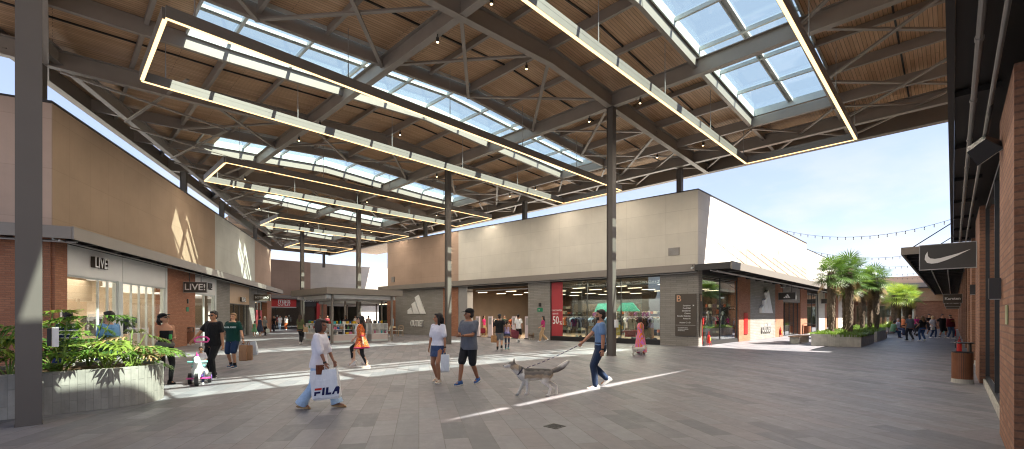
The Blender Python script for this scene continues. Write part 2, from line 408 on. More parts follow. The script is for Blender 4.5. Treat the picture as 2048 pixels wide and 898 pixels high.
# ------------------------------------------------------------------ camera, sun, sky
cam = bpy.data.cameras.new('camera'); co = bpy.data.objects.new('camera', cam); COL.objects.link(co)
co.location = (0, 0, 1.65); co.rotation_euler = (R(90), 0, R(-45.6))
cam.sensor_width = 36; cam.lens = 36*900/2048; cam.shift_y = 183/2048; cam.clip_end = 4000; cam.clip_start = .05
scene.camera = co
SUN = Vector((.23, -.70, 1)).normalized()
sl = bpy.data.lights.new('sun', 'SUN'); sl.energy = SUN_E = 4.0; sl.angle = R(.5); sl.color = (1, .93, .82)
so = bpy.data.objects.new('sun', sl); COL.objects.link(so); so.rotation_euler = SUN.to_track_quat('Z', 'Y').to_euler()
w = bpy.data.worlds.new('World'); scene.world = w; w.use_nodes = True; nt = w.node_tree; nt.nodes.clear()
out = N(nt, 'ShaderNodeOutputWorld'); bg = N(nt, 'ShaderNodeBackground'); nt.links.new(bg.outputs[0], out.inputs[0])
sk = N(nt, 'ShaderNodeTexSky', sky_type='NISHITA'); sk.sun_disc = False
sk.sun_elevation = math.asin(SUN.z); sk.sun_rotation = math.atan2(SUN.x, SUN.y); sk.air_density = .8; sk.dust_density = .5; sk.ozone_density = 1.0; sk.altitude = 300
tc = N(nt, 'ShaderNodeTexCoord'); mp = N(nt, 'ShaderNodeMapping'); nt.links.new(tc.outputs['Generated'], mp.inputs[0]); mp.inputs['Scale'].default_value = (1, 1, 2.6)
cl = ramp(nt, noisef(nt, mp.outputs[0], 4.2, 9, .56), .47, .63)
sp = N(nt, 'ShaderNodeSeparateXYZ'); nt.links.new(tc.outputs['Generated'], sp.inputs[0])
el = ramp(nt, sp.outputs[2], .05, .34, 1, 0)
mm = N(nt, 'ShaderNodeMath', operation='MULTIPLY'); nt.links.new(cl, mm.inputs[0]); nt.links.new(el, mm.inputs[1])
sky_ = mixc(nt, 1, sk.outputs[0], (1.12, .93, .92), 'MULTIPLY')
sky_ = mixc(nt, .5, sky_, (2.0, 2.4, 3.1))      # thin even haze over the whole sky
cc = mixc(nt, mm.outputs[0], sky_, (3.1, 3.1, 3.15))
nt.links.new(cc, bg.inputs[0]); bg.inputs[1].default_value = .067
vs_ = scene.view_settings; scene.display_settings.display_device = 'sRGB'
vs_.view_transform = 'Standard'; vs_.look = 'None'; vs_.gamma = 1; vs_.use_curve_mapping = False; vs_.exposure = EXPO = 2.36
cy = scene.cycles; cy.max_bounces = 12; cy.diffuse_bounces = 8; cy.glossy_bounces = 4; cy.transparent_max_bounces = 16; cy.transmission_bounces = 4
cy.caustics_reflective = False; cy.caustics_refractive = False; cy.sample_clamp_indirect = 6
cy.use_denoising = True; cy.filter_width = 1.15
try: cy.denoiser = 'OPENIMAGEDENOISE'
except Exception: pass

# ------------------------------------------------------------------ ground
tag(MB().add([(-600, -600, -.03), (900, -600, -.03), (900, 900, -.03), (-600, 900, -.03)], [(0, 1, 2, 3)]).build('ground', mat('bare_ground', (.2, .19, .17), .9)), None, None, kind='structure')
tag(MB().add([(-60, -60, 0), (140, -60, 0), (140, 110, 0), (-60, 110, 0)], [(0, 1, 2, 3)]).build('pavement', M['paver']), None, None, kind='structure')
# ================================================================== PAVILION ROOF
NODES = [(-14, 9.6), (-2, 9.72), (4.2, 9.95), (8.2, 10.2), (12.2, 10.47), (16.2, 10.25), (20.2, 10.08), (24.4, 9.93), (27, 9.84)]
def zb(u):
    for (a, za), (b, zc) in zip(NODES, NODES[1:]):
        if u <= b: return za+(zc-za)*(u-a)/(b-a)
    return NODES[-1][1]
VEND, VBEG, UEND = 60.8, -1.85, 26.5
def umin(v): return -9.0 if v < 21.3 else min(12.0, -1.1+(v-21.3)*.5286)
roof = thing('pavilion_roof', 'vaulted timber lined steel roof with glazed strips over the plaza', 'roof', (16.2, 10.1, 0))
def us(v, a=None, b=UEND):
    a = umin(v) if a is None else max(a, umin(v))
    return [a]+[n[0] for n in NODES if a+.05 < n[0] < b-.05]+[b]
SKYV = [c for c in (-6, 5, 16, 27, 38, 49)]
def sky_u0(v): return 1.7 if v < 9 else max(3.0, umin(v)+3.4)
SKY_U1 = 22.4
# timber boards
deck = MB()
def strip(v0, v1, ua0, ua1, ub, dz=.86, th=.10):
    n0 = [ua0]+[n[0] for n in NODES if max(ua0, ua1)+.05 < n[0] < ub-.05]+[ub]
    n1 = [ua1]+n0[1:]
    for i in range(len(n0)-1):
        p = [(n0[i], v0), (n0[i+1], v0), (n1[i+1], v1), (n1[i], v1)]
        lo = [(x, y, zb(x)+dz) for x, y in p]; hi = [(x, y, z+th) for x, y, z in lo]
        deck.add(lo+hi, [(0, 3, 2, 1), (4, 5, 6, 7), (0, 1, 5, 4), (2, 3, 7, 6)])
edges = [VBEG]
for c in SKYV: edges += [c-1.68, c+1.5]
edges += [VEND]; edges = sorted(e for e in edges if VBEG <= e <= VEND)
for a, b in zip(edges, edges[1:]):
    mid = (a+b)/2; issky = any(c-1.68 < mid < c+1.5 for c in SKYV)
    k = max(1, int((b-a)/1.3)); cuts = [a+(b-a)*i/k for i in range(k+1)]
    if a < 21.3 < b: cuts = sorted(set(cuts+[21.3, 21.301]))
    for v0, v1 in zip(cuts, cuts[1:]):
        if not issky: strip(v0, v1, umin(v0), umin(v1), UEND)
        else:
            strip(v0, v1, umin(v0), umin(v1), max(sky_u0(v0), sky_u0(v1)))
            strip(v0, v1, SKY_U1, SKY_U1, UEND)
deck.box(26.56, 33.5, 44, VEND, 10.7, 10.8)
deck.build('timber_ceiling', M['deck'], roof)
# board joints, a dark slot in the middle of each bay
sl_ = MB()
for v in [e for c in range(-1, 5) for e in (10.1+11*c+2.2, 10.1+11*c-1.75)]:
    if v < VBEG: continue
    uu = us(v)
    for a, b in zip(uu, uu[1:]): sl_.bar((a, v, zb(a)+.835), (b, v, zb(b)+.835), .05, .05)
sl_.build('joint_strip', M['dark'], roof)
# arched beams
def ibeam(mb, a, b, h, w, tf=.028, tw=.016):
    up = Vector((0, 0, 1)); a = Vector(a); b = Vector(b)
    mb.bar(a+up*tf/2, b+up*tf/2, w, tf); mb.bar(a+up*(h-tf/2), b+up*(h-tf/2), w, tf); mb.bar(a+up*h/2, b+up*h/2, tw, h-2*tf)
ARCH = [-.9, 10.1, 21.1, 32.1, 43.1, 54.1]
for v in ARCH:
    mb = MB(); uu = us(v, None, UEND-.12)
    for a, b in zip(uu, uu[1:]): ibeam(mb, (a, v, zb(a)), (b, v, zb(b)), .62, .24)
    mb.build('arch_beam', M['steel'], roof)
for c in SKYV:
    for v, hh in ((c-1.5, .46), (c+1.62, .5)):
        if not VBEG < v < VEND: continue
        mb = MB(); uu = us(v, None, UEND-.12)
        for a, b in zip(uu, uu[1:]): mb.bar((a, v, zb(a)+.33+hh/2), (b, v, zb(b)+.33+hh/2), .14, hh)
        mb.build('skylight_beam', M['steel'], roof)
# straight beams and purlins
def vstart(u): return VBEG+.1
def vstop(u):
    t = (u+1.1)/.5286+21.3 if u > -1.1 else 21.3
    return min(VEND-.1, t-.1)
for u in (-.2, 8.2, 16.2, 24.4):
    mb = MB(); ibeam(mb, (u, vstart(u), zb(u)+.02), (u, vstop(u), zb(u)+.02), .58, .24); mb.build('straight_beam', M['steel'], roof)
mb = MB(); mb.bar((22.45, vstart(0), zb(22.45)+.5), (22.45, VEND-.1, zb(22.45)+.5), .14, .42); mb.build('straight_beam', M['steel'], roof)
for u in (-8, -6, -4, -2.2, 2, 4.2, 6.2, 10.2, 12.2, 14.2, 18.2, 20.2):
    mb = MB(); h = .34 if u in (4.2, 12.2, 20.2) else .2
    segs = [vstart(u)]
    for c in SKYV:
        if sky_u0(c) < u < SKY_U1: segs += [c-1.5, c+1.6]
    segs += [vstop(u)]; segs = [s for s in segs if s >= vstart(u) and s <= vstop(u)]
    if len(segs) % 2: segs = segs[1:] if segs[0] == vstart(u) and len(segs) > 1 else segs
    for a, b in zip(segs[::2], segs[1::2]):
        if b-a > .2: mb.bar((u, a, zb(u)+.85-h/2), (u, b, zb(u)+.85-h/2), .11, h)
    mb.build('purlin', M['steel'], roof)
# flat bar cross bracing
cell = [.0, 4.2, 8.2, 12.2, 16.2, 20.2, 24.3]
brc = MB()
for k in range(-1, 5):
    v0, v1 = 10.1+11*k, 10.1+11*k+4.4
    for a, b in zip(cell, cell[1:]):
        if a < umin(v1)+.3 or v1 > VEND: continue
        for p, q in (((a, v0), (b, v1)), ((a, v1), (b, v0))):
            dz = .30 if p[1] == v0 else .36
            brc.bar((p[0], p[1], zb(p[0])+dz), (q[0], q[1], zb(q[0])+dz), .12, .06)
vv = [VBEG+.3, 3.5, 6.62, 10.1, 14.5, 17.62, 21.1, 25.5, 28.62, 32.1, 36.5, 39.62, 43.1, 47.5, 50.62, 54.1]
for a, b in zip(vv, vv[1:]):
    for p, q in (((22.5, a), (26.2, b)), ((22.5, b), (26.2, a))):
        dz = .2 if p[1] == a else .27
        brc.bar((p[0], p[1], zb(p[0])+dz), (q[0], q[1], zb(q[0])+dz), .09, .06)
def LL(t, off): return (off*-.8841+t*.4673, 20.73+off*.4673+t*.8841)
for i in range(9):
    t0, t1 = i*4.6+.4, i*4.6+4.6
    a = LL(t0, 0); b = LL(t1, 0); c = LL(t0, -3.6); d = LL(t1, -3.6)
    for p, q, z in ((a, d, 9.72), (b, c, 9.79)): brc.bar((p[0], p[1], z), (q[0], q[1], z+.25), .1, .06)
brc.build('cross_brace', M['steel'], roof)
# slanted beam above the left shopfronts, edge fascias
mb = MB()
a = LL(-.3, .05); b = LL(41, .05); ibeam(mb, (a[0], a[1], 9.95), (b[0], b[1], 9.95), .5, .22)
mb.build('slanted_beam', M['steel'], roof)
mb = MB()
a = LL(-.2, 1.25); b = LL(41, 1.25)
mb.bar((a[0], a[1], 10.36), (b[0], b[1], 10.36), .08, .76); mb.bar((a[0]+.05, a[1]-.02, 9.99), (b[0]+.05, b[1]-.02, 9.99), .3, .03)
mb.bar((-9, 21.5, 10.15), (a[0], a[1], 10.15), .08, .5)
mb.bar((UEND, VBEG, 10.32), (UEND, VEND, 10.32), .08, .86); mb.bar((UEND-.12, VBEG, 9.88), (UEND-.12, VEND, 9.88), .34, .03)
for u0, u1 in zip(us(VBEG), us(VBEG)[1:]): mb.bar((u0, VBEG, zb(u0)+.88), (u1, VBEG, zb(u1)+.88), .06, .26)
u0 = umin(VEND); mb.bar((u0, VEND, 10.5), (UEND, VEND, 10.5), .08, 1.1)
mb.build('fascia', M['fascia'], roof)
# glazed strips: pale kerbs, glazing bars, glass
for c in SKYV:
    if not VBEG-1 < c < VEND: continue
    ua = sky_u0(c); g = MB(); bars = MB()
    uu = [ua]+[n[0] for n in NODES if ua+.05 < n[0] < SKY_U1-.05]+[SKY_U1]
    for a, b in zip(uu, uu[1:]):
        za, zc = zb(a)+1.02, zb(b)+1.02
        g.hexa([(a, c-1.68, za), (b, c-1.68, zc), (b, c+1.5, zc), (a, c+1.5, za), (a, c-1.68, za+.016), (b, c-1.68, zc+.016), (b, c+1.5, zc+.016), (a, c+1.5, za+.016)])
        for v, wd in ((c-.06, .045), (c+.1, .045)): bars.bar((a, v, za-.05), (b, v, zc-.05), wd, .1)
        bars.bar((a, c+.02, za-.015), (b, c+.02, zc-.015), .2, .03)
        for v in (c-1.66, c+1.49): bars.bar((a, v, za-.12), (b, v, zc-.12), .05, .34)
    u = 4.2 if ua < 3.1 else ua+2.2
    while u < SKY_U1-.3:
        bars.bar((u, c-1.66, zb(u)+.95), (u, c+1.49, zb(u)+.95), .09, .13); u += 2.0
    for u in (ua, SKY_U1): bars.bar((u, c-1.66, zb(u)+.9), (u, c+1.49, zb(u)+.9), .06, .3)
    sk_ = bars.build('skylight', M['frame'], roof); g.build('glass', M['sky_glass'], sk_)
# columns
def column(u, v, z0, z1, rz=0):
    mb = MB(); o = thing('x', None, None, (u, v, 0), rz)
    b = MB()
    b.box(-.14, .14, -.14, -.12, z0, z1); b.box(-.14, .14, .12, .14, z0, z1); b.box(-.047, -.105, -.12, .12, z0, z1); b.box(.105, .125, -.12, .12, z0, z1)
    b.box(-.15, .15, -.15, .15, z0, z0+.018); b.box(-.17, .17, -.17, .17, z1-.03, z1)
    for q in (-.13, .13):
        for e in (-.13, .13): b.tube((q, e, z0+.018), (q, e, z0+.035), .012, n=6)
    m = Matrix.Translation((u, v, 0)) @ Matrix.Rotation(rz, 4, 'Z'); b.xf(m)
    bpy.data.objects.remove(o)
    return b.build('column', M['steel_col'], roof)
for v in (-.9, 10.1, 21.1, 32.1, 43.1):
    if v > 0: column(16.2, v, 0, zb(16.2))
column(-.25, 10.05, 0, zb(-.2))
for v in (11, 22.1, 33.2): column(24.85-.08*(v-10), v, 8.0, zb(24.4)+.02)
for t in (.2, 12.2, 19.3, 29.5):
    p = LL(t, .45); column(p[0], p[1], 7.9, 9.97, math.atan2(.8841, .4673))
tag(MB().box(24.7, 24.95, 58.6, 58.9, 8, 10).build('roof_post', M['steel_col']), 'slim dark post standing on the back wall under the roof end', 'post')

# hanging lamps: closed rectangles of channel with a glowing underside
LAMP_W = 95
def ring_lamp(c, u0, u1, label, zl=9.0):
    t = thing('hanging_lamp', label, 'pendant lamp', ((u0+u1)/2, c, zl), 0, 'long rectangular lamps hanging under the skylights')
    va, vb = c-2.12, c+2.12
    for n, (p, q) in (('lamp_bar', ((u0, va), (u1, va))), ('lamp_bar', ((u0, vb), (u1, vb))), ('lamp_bar', ((u0, va+.07), (u0, vb-.07))), ('lamp_bar', ((u1, va+.07), (u1, vb-.07)))):
        b = MB().bar((p[0], p[1], zl+.15), (q[0], q[1], zl+.15), .12, .3)
        b.bar((p[0], p[1], zl+.19), (q[0], q[1], zl+.19), .127, .012)
        o = b.build('lamp_bar', M['lampbody'], t)
        MB().bar((p[0], p[1], zl-.004), (q[0], q[1], zl-.004), .095, .012).build('diffuser', M['lamp'], o)
    for v in (va, vb):
        l = bpy.data.lights.new('lamp_light', 'AREA'); l.shape = 'RECTANGLE'; l.size = u1-u0-.2; l.size_y = .1; l.energy = LAMP_W*(u1-u0)/21; l.color = (1, .87, .7)
        ob = bpy.data.objects.new('lamp_light', l); COL.objects.link(ob); ob.location = ((u0+u1)/2, v, zl-.02)
    u = u0+.6
    while u < u1:
        for v in (va, vb):
            b = MB().tube((u, v, zl+.3), (u, v, zb(u)+.8), .012, n=5); b.tube((u, v, zl+.3), (u, v, zl+.75), .018, n=5); b.build('hanger_rod', M['alu'], t)
        u += 4.1
LAMPS = [(5, 1.95, 23.4, 'long rectangular hanging lamp highest in view, beside the brick shop wall on the right'),
         (16, 1.95, 23.3, 'long rectangular hanging lamp with its glowing end bar above the planter and brick column side'),
         (27, 5.8, 23.2, 'long rectangular hanging lamp under the third glazed strip, in the middle distance'),
         (38, 11.8, 23.0, 'rectangular hanging lamp under the fourth glazed strip, above the kiosk side'),
         (49, 17.4, 23.0, 'smallest farthest rectangular hanging lamp near the end of the roof')]
for a in LAMPS: ring_lamp(*a)
# small spot lamps under the beams
def spot_proto():
    t = thing('spot_lamp', 'x', 'spotlight', (0, 0, 0))
    MB().tube((0, 0, 0), (0, 0, -.1), .02, n=6).build('stem', M['dark'], t, world=False)
    h = MB().lathe([(.042, -.24), (.05, -.1), (.04, -.085)], 10).build('housing', M['dark'], t, world=False)
    MB().lathe([(.0, -.23), (.037, -.233), (.037, -.244), (0, -.248)], 10).build('lens', M['spot'], h, world=False)
    return t
sp0 = spot_proto(); first = True
ORD = ['first', 'second', 'third', 'fourth', 'fifth', 'sixth', 'seventh', 'eighth', 'ninth', 'tenth', 'eleventh', 'twelfth', 'thirteenth', 'fourteenth', 'fifteenth', 'sixteenth', 'seventeenth', 'eighteenth', 'nineteenth', 'twentieth']
for ui, u in enumerate((8.2, 12.2, 16.2, 22.45)):
    for k in range(0, 4):
        for j, dv in enumerate((-1.3, 1.1)):
            v = 10.1+11*k+dv
            if u < umin(v)+1 or v > 45: continue
            o = sp0 if first else copy_tree(sp0); first = False
            z = {8.2: zb(8.2)+.02, 12.2: zb(12.2)+.5, 16.2: zb(16.2)+.02, 22.45: zb(22.45)+.29}[u]
            o.location = (u, v, z)
            o['label'] = 'small lit spotlight under the %s straight roof beam, %s side of the %s arch' % (ORD[ui], ('near', 'far')[j], ORD[k])
            o['group'] = 'spotlights under the roof beams'

# ================================================================== FACADES
def win(parent, L, s0, s1, z0, z1, rec=-.18, mull=(), trans=(), fr='dframe', gl='glass', fw=.06, name='window'):
    b = MB()
    b.lbox(L, s0, s1, rec-.04, rec+.04, z1-fw, z1); b.lbox(L, s0, s1, rec-.04, rec+.04, z0, z0+fw)
    b.lbox(L, s0, s0+fw, rec-.04, rec+.04, z0+fw, z1-fw); b.lbox(L, s1-fw, s1, rec-.04, rec+.04, z0+fw, z1-fw)
    for s in mull: b.lbox(L, s-fw*.4, s+fw*.4, rec-.038, rec+.038, z0+fw, z1-fw)
    for z in trans: b.lbox(L, s0+fw, s1-fw, rec-.036, rec+.036, z-fw*.4, z+fw*.4)
    o = b.build(name, M[fr], parent)
    MB().lbox(L, s0+fw*.6, s1-fw*.6, rec-.006, rec+.006, z0+fw*.6, z1-fw*.6).build('glass', M[gl], o)
    return o
def blk(parent, L, s0, s1, o0, o1, z0, z1, m, name):
    return MB().lbox(L, s0, s1, o0, o1, z0, z1).build(name, M[m], parent)
def canopy(parent, L, s0, s1, w, z0=4.05, z1=4.44, ribs=1.6, m='fascia'):
    b = MB()
    b.lbox(L, s0, s1, w-.06, w, z0, z1)
    c = b.build('canopy_fascia', M[m], parent)
    b = MB(); b.lbox(L, s0, s1, 0, w-.062, z1-.1, z1-.04)
    k = max(1, int((s1-s0)/ribs))
    for i in range(k+1):
        s = s0+.05+(s1-s0-.1)*i/k; b.lbox(L, s-.05, s+.05, .02, w-.064, z0+.03, z1-.102)
    b.build('canopy_soffit', M['dark'], parent)
    b = MB()
    for o, z in ((w*.45, z0-.02), (w*.62, z0-.06)):
        b.tube(L.p(s0, o, z), L.p(s1, o, z), .03, n=6)
    b.build('conduit', M['alu'], parent)
def room(parent, L, s0, s1, depth, z1=3.9, wall='shopwall', floor='shopfloor', o=-.2, lamps=3, name=''):
    b = MB(); b.lbox(L, s0, s1, o-depth, o, .004, .02); b.build('shop_floor', M[floor], parent)
    b = MB(); b.lbox(L, s0, s1, o-depth-.1, o-depth, .02, z1); b.lbox(L, s0, s0+.08, o-depth, o-.1, .02, z1); b.lbox(L, s1-.08, s1, o-depth, o-.1, .02, z1)
    b.build('shop_wall', M[wall], parent)
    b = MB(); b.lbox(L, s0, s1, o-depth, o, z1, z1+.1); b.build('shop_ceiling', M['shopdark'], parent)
    n = 0
    for i in range(lamps):
        s = s0+(s1-s0)*(i+.5)/lamps
        for q in (.18, .42, .7):
            if n >= 40: break
            MB().lbox(L, s-.6, s+.6, o-depth*q-.03, o-depth*q+.03, z1-.42, z1-.36).build('tube_lamp', M['tube'], parent); n += 1
LIGHTS = []
def shop_light(L, s, o, z, sx, sy, e, c=(1, .86, .68)):
    l = bpy.data.lights.new('shop_lamp', 'AREA'); l.shape = 'RECTANGLE'; l.size = sx; l.size_y = sy; l.energy = e; l.color = c
    ob = bpy.data.objects.new('shop_lamp', l); COL.objects.link(ob); p = L.p(s, o, z); ob.location = p
    ob.rotation_euler = (0, 0, math.atan2(L.d[1], L.d[0]))
def blade(L, s, o0, o1, z0, z1, word, label, cat='sign', size=.2, face='signface', colr='letters', sgn=-1, logo=None, group=None, bold=.004, hang=(.25, .75)):
    """sign hung at right angles to a facade; sgn: the side along the facade its face looks to"""
    c = L.p(s, (o0+o1)/2, (z0+z1)/2); t = thing('blade_sign', label, cat, c, 0, group)
    b = MB(); b.lbox(L, s-.05, s+.05, o0, o1, z0, z1); b.build('sign_panel', M[face], t)
    e = .008
    f = MB()
    for q in ((o0-.02, o1+.02, z1, z1+.02), (o0-.02, o1+.02, z0-.02, z0), (o0-.02, o0, z0, z1), (o1, o1+.02, z0, z1)): f.lbox(L, s-.056, s+.056, q[0], q[1], q[2], q[3])
    f.build('sign_frame', M['alu'], t)
    for q in hang: MB().lbox(L, s-.015, s+.015, o0+(o1-o0)*q-.015, o0+(o1-o0)*q+.015, z1+.02, 4.2).build('hanger', M['dark'], t)
    D = Vector((L.d[0], L.d[1], 0))*sgn                      # outward normal of the face
    ex = Vector((0, 0, 1)).cross(D)
    pos = Vector(c)+D*.056
    if word: lettering(word, size, pos, ex, M[colr], t, .006, bold)
    return t, pos, ex
STRIPES = [[(0, .12), (.145, 0), (.36, 0), (.235, .345), (.0, .22)], None]
def three_bars(pos, ex, w, h, th, parent, m='letters', name='emblem'):
    """three slanted bars rising to the right"""
    k = w
    for pts in ([(0, .0), (.30, 0), (.19, .36), (-.0, .21)], [(.36, 0), (.66, 0), (.43, .70), (.23, .56)], [(.72, 0), (1.02, 0), (.62, 1.08), (.42, .93)]):
        pts = [(x*k-k*.5, y*h/1.08-h*.5) for x, y in pts]
        nn = Vector(ex).cross(Vector((0, 0, 1)))
        MB().plate(pts, Vector(pos), ex, (0, 0, 1), th).build(name, M[m], parent)

# ------------------------------------------------------------------ left building
LW = Line((0, 20.73), (.4673, .8841), (.8841, -.4673))
LF = Line((0, 20.73), (-.95, .31), (-.31, -.95))
bl = thing('shop_building', 'long taupe shop building with brick piers beside the fern planter', 'building', (0, 20.73, 0))
for s0, s1, m in ((0, 16.17, 'taupe'), (16.17, 27.2, 'sage'), (27.2, 34.2, 'beige')): blk(bl, LW, s0, s1, -.35, 0, 4.35, 8.5, m, 'upper_wall')
blk(bl, LF, .02, 14, -.35, 0, 4.35, 8.5, 'skylit_beige', 'upper_wall')
b = MB(); b.lbox(LW, -.1, 34.3, -.4, .04, 8.5, 8.56); b.lbox(LF, .05, 14, -.4, .04, 8.5, 8.555); b.build('parapet_cap', M['dark'], bl)
b = MB(); b.prism([LW.p(.3, -.36, 0)[:2], LW.p(34.2, -.36, 0)[:2], LW.p(34.2, -13, 0)[:2], (-16, 34), (-14, 25.6)], 8.1, 8.3); b.build('roof', M['concrete2'], bl)
b = MB(); b.lbox(LW, 33.9, 34.2, -10, -.36, 0, 8.49); b.build('end_wall', M['beige'], bl)
for s0, s1, m in ((-.0, .63, 'redbrick'), (8.44, 12.38, 'redbrick'), (16.17, 19.33, 'greybrick'), (24.97, 27.1, 'greybrick'), (32.1, 34.2, 'redbrick')):
    blk(bl, LW, s0, s1, -.4, .06, 0, 4.2, m, 'brick_pier')
blk(bl, LF, .03, 14, -.3, .06, 0, 4.2, 'redbrick', 'brick_pier')
for s0, s1 in ((.63, 8.44), (12.38, 16.17), (19.33, 24.97), (27.1, 32.1)): blk(bl, LW, s0, s1, -.35, -.02, 3.95, 4.36, 'dark', 'lintel')
canopy(bl, LW, -.8, 35.6, .95); canopy(bl, LF, -.74, 14, .95, 4.055, 4.434)
# first shop: white sign band, frames
blk(bl, LW, .63, 4.16, -.12, .07, 3.05, 4.06, 'white', 'sign_band'); blk(bl, LW, 4.18, 8.44, -.12, .075, 3.05, 4.06, 'white', 'sign_band')
win(bl, LW, .66, 3.86, .02, 3.05, -.03, (2.6, 3.25), (), 'frame', 'glass', .055)
blk(bl, LW, 3.88, 4.2, -.15, .085, 0, 3.05, 'frame', 'door_frame')
win(bl, LW, 4.2, 8.3, .02, 3.05, -.03, (5.1, 5.8, 6.5, 7.2), (), 'frame', 'glass', .055)
blk(bl, LW, 8.3, 8.45, -.15, .1, 0, 4.06, 'frame', 'door_frame')
room(bl, LW, .5, 8.6, 6.5, 3.85, 'shoplight', lamps=3)
blk(bl, LW, .7, 8.3, -3.0, -2.9, 2.35, 3.3, 'shoplight', 'bulkhead')
lettering('AR VOCÊ A LEVAR', .38, LW.p(2.9, -2.86, 3.02), LW.right(), M['cream'], bl, .01); lettering('IS ATIVA, SAUDÁVEL', .38, LW.p(3.1, -2.86, 2.62), LW.right(), M['cream'], bl, .01)
shop_light(LW, 4.5, -3, 3.4, 6.5, 4, 260*.5)
# second shop of the same brand
blk(bl, LW, 12.38, 15.9, -.12, .07, 3.0, 4.06, 'white', 'sign_band'); win(bl, LW, 12.4, 15.9, .02, 3.0, -.03, (14.1,), (), 'frame', 'glass', .07)
blk(bl, LW, 15.9, 16.17, -.15, .085, 0, 4.06, 'frame', 'door_frame'); room(bl, LW, 12.3, 16.3, 5, 3.8, lamps=1); shop_light(LW, 14.2, -2.4, 3.3, 3, 3, 90*.4)
# wood panel shop
blk(bl, LW, 19.33, 24.97, -.12, .04, 2.6, 4.06, 'palewood', 'sign_band'); win(bl, LW, 19.4, 24.9, .02, 2.6, -.1, (20.9, 22.4, 23.9), (), 'dframe', 'glass'); room(bl, LW, 19.2, 25.1, 5, 3.8, lamps=1); shop_light(LW, 22, -2.4, 3.3, 3, 3, 70*.4)
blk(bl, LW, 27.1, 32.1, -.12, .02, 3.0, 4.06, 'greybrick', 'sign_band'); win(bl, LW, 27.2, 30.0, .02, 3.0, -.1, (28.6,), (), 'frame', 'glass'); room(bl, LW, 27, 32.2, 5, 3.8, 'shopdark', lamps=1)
for s in (27.6, 29.2): tag(MB().lbox(LW, s, s+.8, .0, .02, .5, 2.2).build('sale_poster', M['poster']), 'red sale poster inside the shop window below the %s' % ('shoe shop sign, nearer one' if s < 28 else 'shoe shop sign, farther one'), 'poster')
# signs on the left building
def raised(word, L, s, z, size, depth, label, m='letters', side='bronzeface', bold=.006, sx=1, cat='sign'):
    t = thing('shop_sign', label, cat, L.p(s, .08, z))
    lettering(word, size, L.p(s, .08+depth*.5, z), L.right(), M[side], t, depth*.5, bold, sx=sx, name='letter_sides')
    lettering(word, size, L.p(s, .085+depth+.006, z), L.right(), M[m], t, .006, bold-.004, sx=sx)
    return t
t = raised('LIVE!', LW, 2.38, 3.6, .56, .13, 'raised white LIVE! letters on the white band over the first shopfront', sx=.8)
raised('LIVE!', LW, 14.6, 3.5, .6, .08, 'black LIVE! letters on the white band half hidden behind the hanging sign', m='dark', sx=.7)
raised('BONEL', LW, 22.6, 2.95, .5, .12, 'raised white letters on the pale timber shopfront panel', sx=.8)
blade(LW, 10.5, .12, 1.2, 2.95, 3.5, 'LIVE!', 'dark hanging sign with pale LIVE! lettering in front of the brick pier', size=.48, bold=.006)
blade(LW, 26.3, .12, 1.4, 3.0, 3.56, 'BOTTERO', 'olive brown hanging sign reading BOTTERO near the end of the left building', size=.24, face='bronzeface')

# ------------------------------------------------------------------ right hand (striped sportswear) building
AW = Line((24.45, 9.85), (-2.25, 27.65), (-.9967, -.081))
AR = Line((24.45, 9.85), (1, 0), (0, -1))
ba = thing('corner_shop_building', 'pale corner shop building with grey brick piers and wide shop windows', 'building', (24.45, 9.85, 0))
blk(ba, AW, 0, 18.71, -.35, 0, 4.3, 8.5, 'cream', 'upper_wall'); blk(ba, AW, 18.71, 28.4, -.35, 0, 4.3, 8.5, 'beige', 'upper_wall')
blk(ba, AR, .0, 6.6, -.35, -.002, 4.3, 8.5, 'whitewall', 'upper_wall'); blk(ba, AR, 6.6, 25.35, -.35, -.002, 4.3, 8.5, 'peach', 'upper_wall'); blk(ba, AR, 25.35, 55.5, -.35, -.06, 4.3, 8.0, 'whitewall', 'upper_wall')
b = MB(); b.lbox(AW, -.03, 28.45, -.4, .03, 8.5, 8.55); b.lbox(AR, .04, 25.38, -.4, .03, 8.5, 8.553); b.lbox(AR, 25.38, 55.5, -.4, -.03, 8.0, 8.05); b.build('parapet_cap', M['dark'], ba)
MB().prism([(24.9, 10.25), (80, 10.25), (80, 40), (22.7, 38)], 7.7, 7.9).build('roof', M['concrete2'], ba)
blk(ba, AW, 28.1, 28.4, -14, -.36, 0, 8.49, 'beige', 'end_wall')
for s0, s1, m in ((-.04, 2.07, 'greybrick'), (9.7, 11.58, 'greybrick'), (18.71, 20.52, 'redbrick'), (20.52, 27.07, 'greybrick'), (27.07, 28.4, 'redbrick')): blk(ba, AW, s0, s1, -.45, .05, 0, 4.2, m, 'brick_pier')
for s0, s1, m in ((0.0, .47, 'greybrick'), (6.35, 8.64, 'redbrick'), (8.64, 14.64, 'greybrick'), (14.64, 16.93, 'redbrick'), (22.78, 25.31, 'redbrick'), (30.6, 33.5, 'cream'), (33.5, 34.6, 'redbrick'), (40, 41.5, 'redbrick'), (41.5, 45, 'cream'), (49, 50.2, 'redbrick')): blk(ba, AR, s0, s1, -.45, .05 if s0 else .047, 0, 4.2, m, 'brick_pier')
blk(ba, AW, 17.68, 18.71, -.6, .02, 0, 4.1, 'alu', 'metal_jamb')
for q in ((AW, 2.07, 9.7, 3.96), (AW, 11.58, 17.68, 3.8), (AR, .47, 6.35, 3.96), (AR, 25.31, 50, 3.9)): blk(ba, q[0], q[1], q[2], -.35, -.02, q[3], 4.3, 'dark', 'lintel')
blk(ba, AR, 16.93, 22.78, -.35, .0, 2.85, 4.2, 'greybrick', 'lintel')
canopy(ba, AW, -.0, 29.2, .5, ribs=2.4); canopy(ba, AR, -.5, 55, 1.9, ribs=2.0)
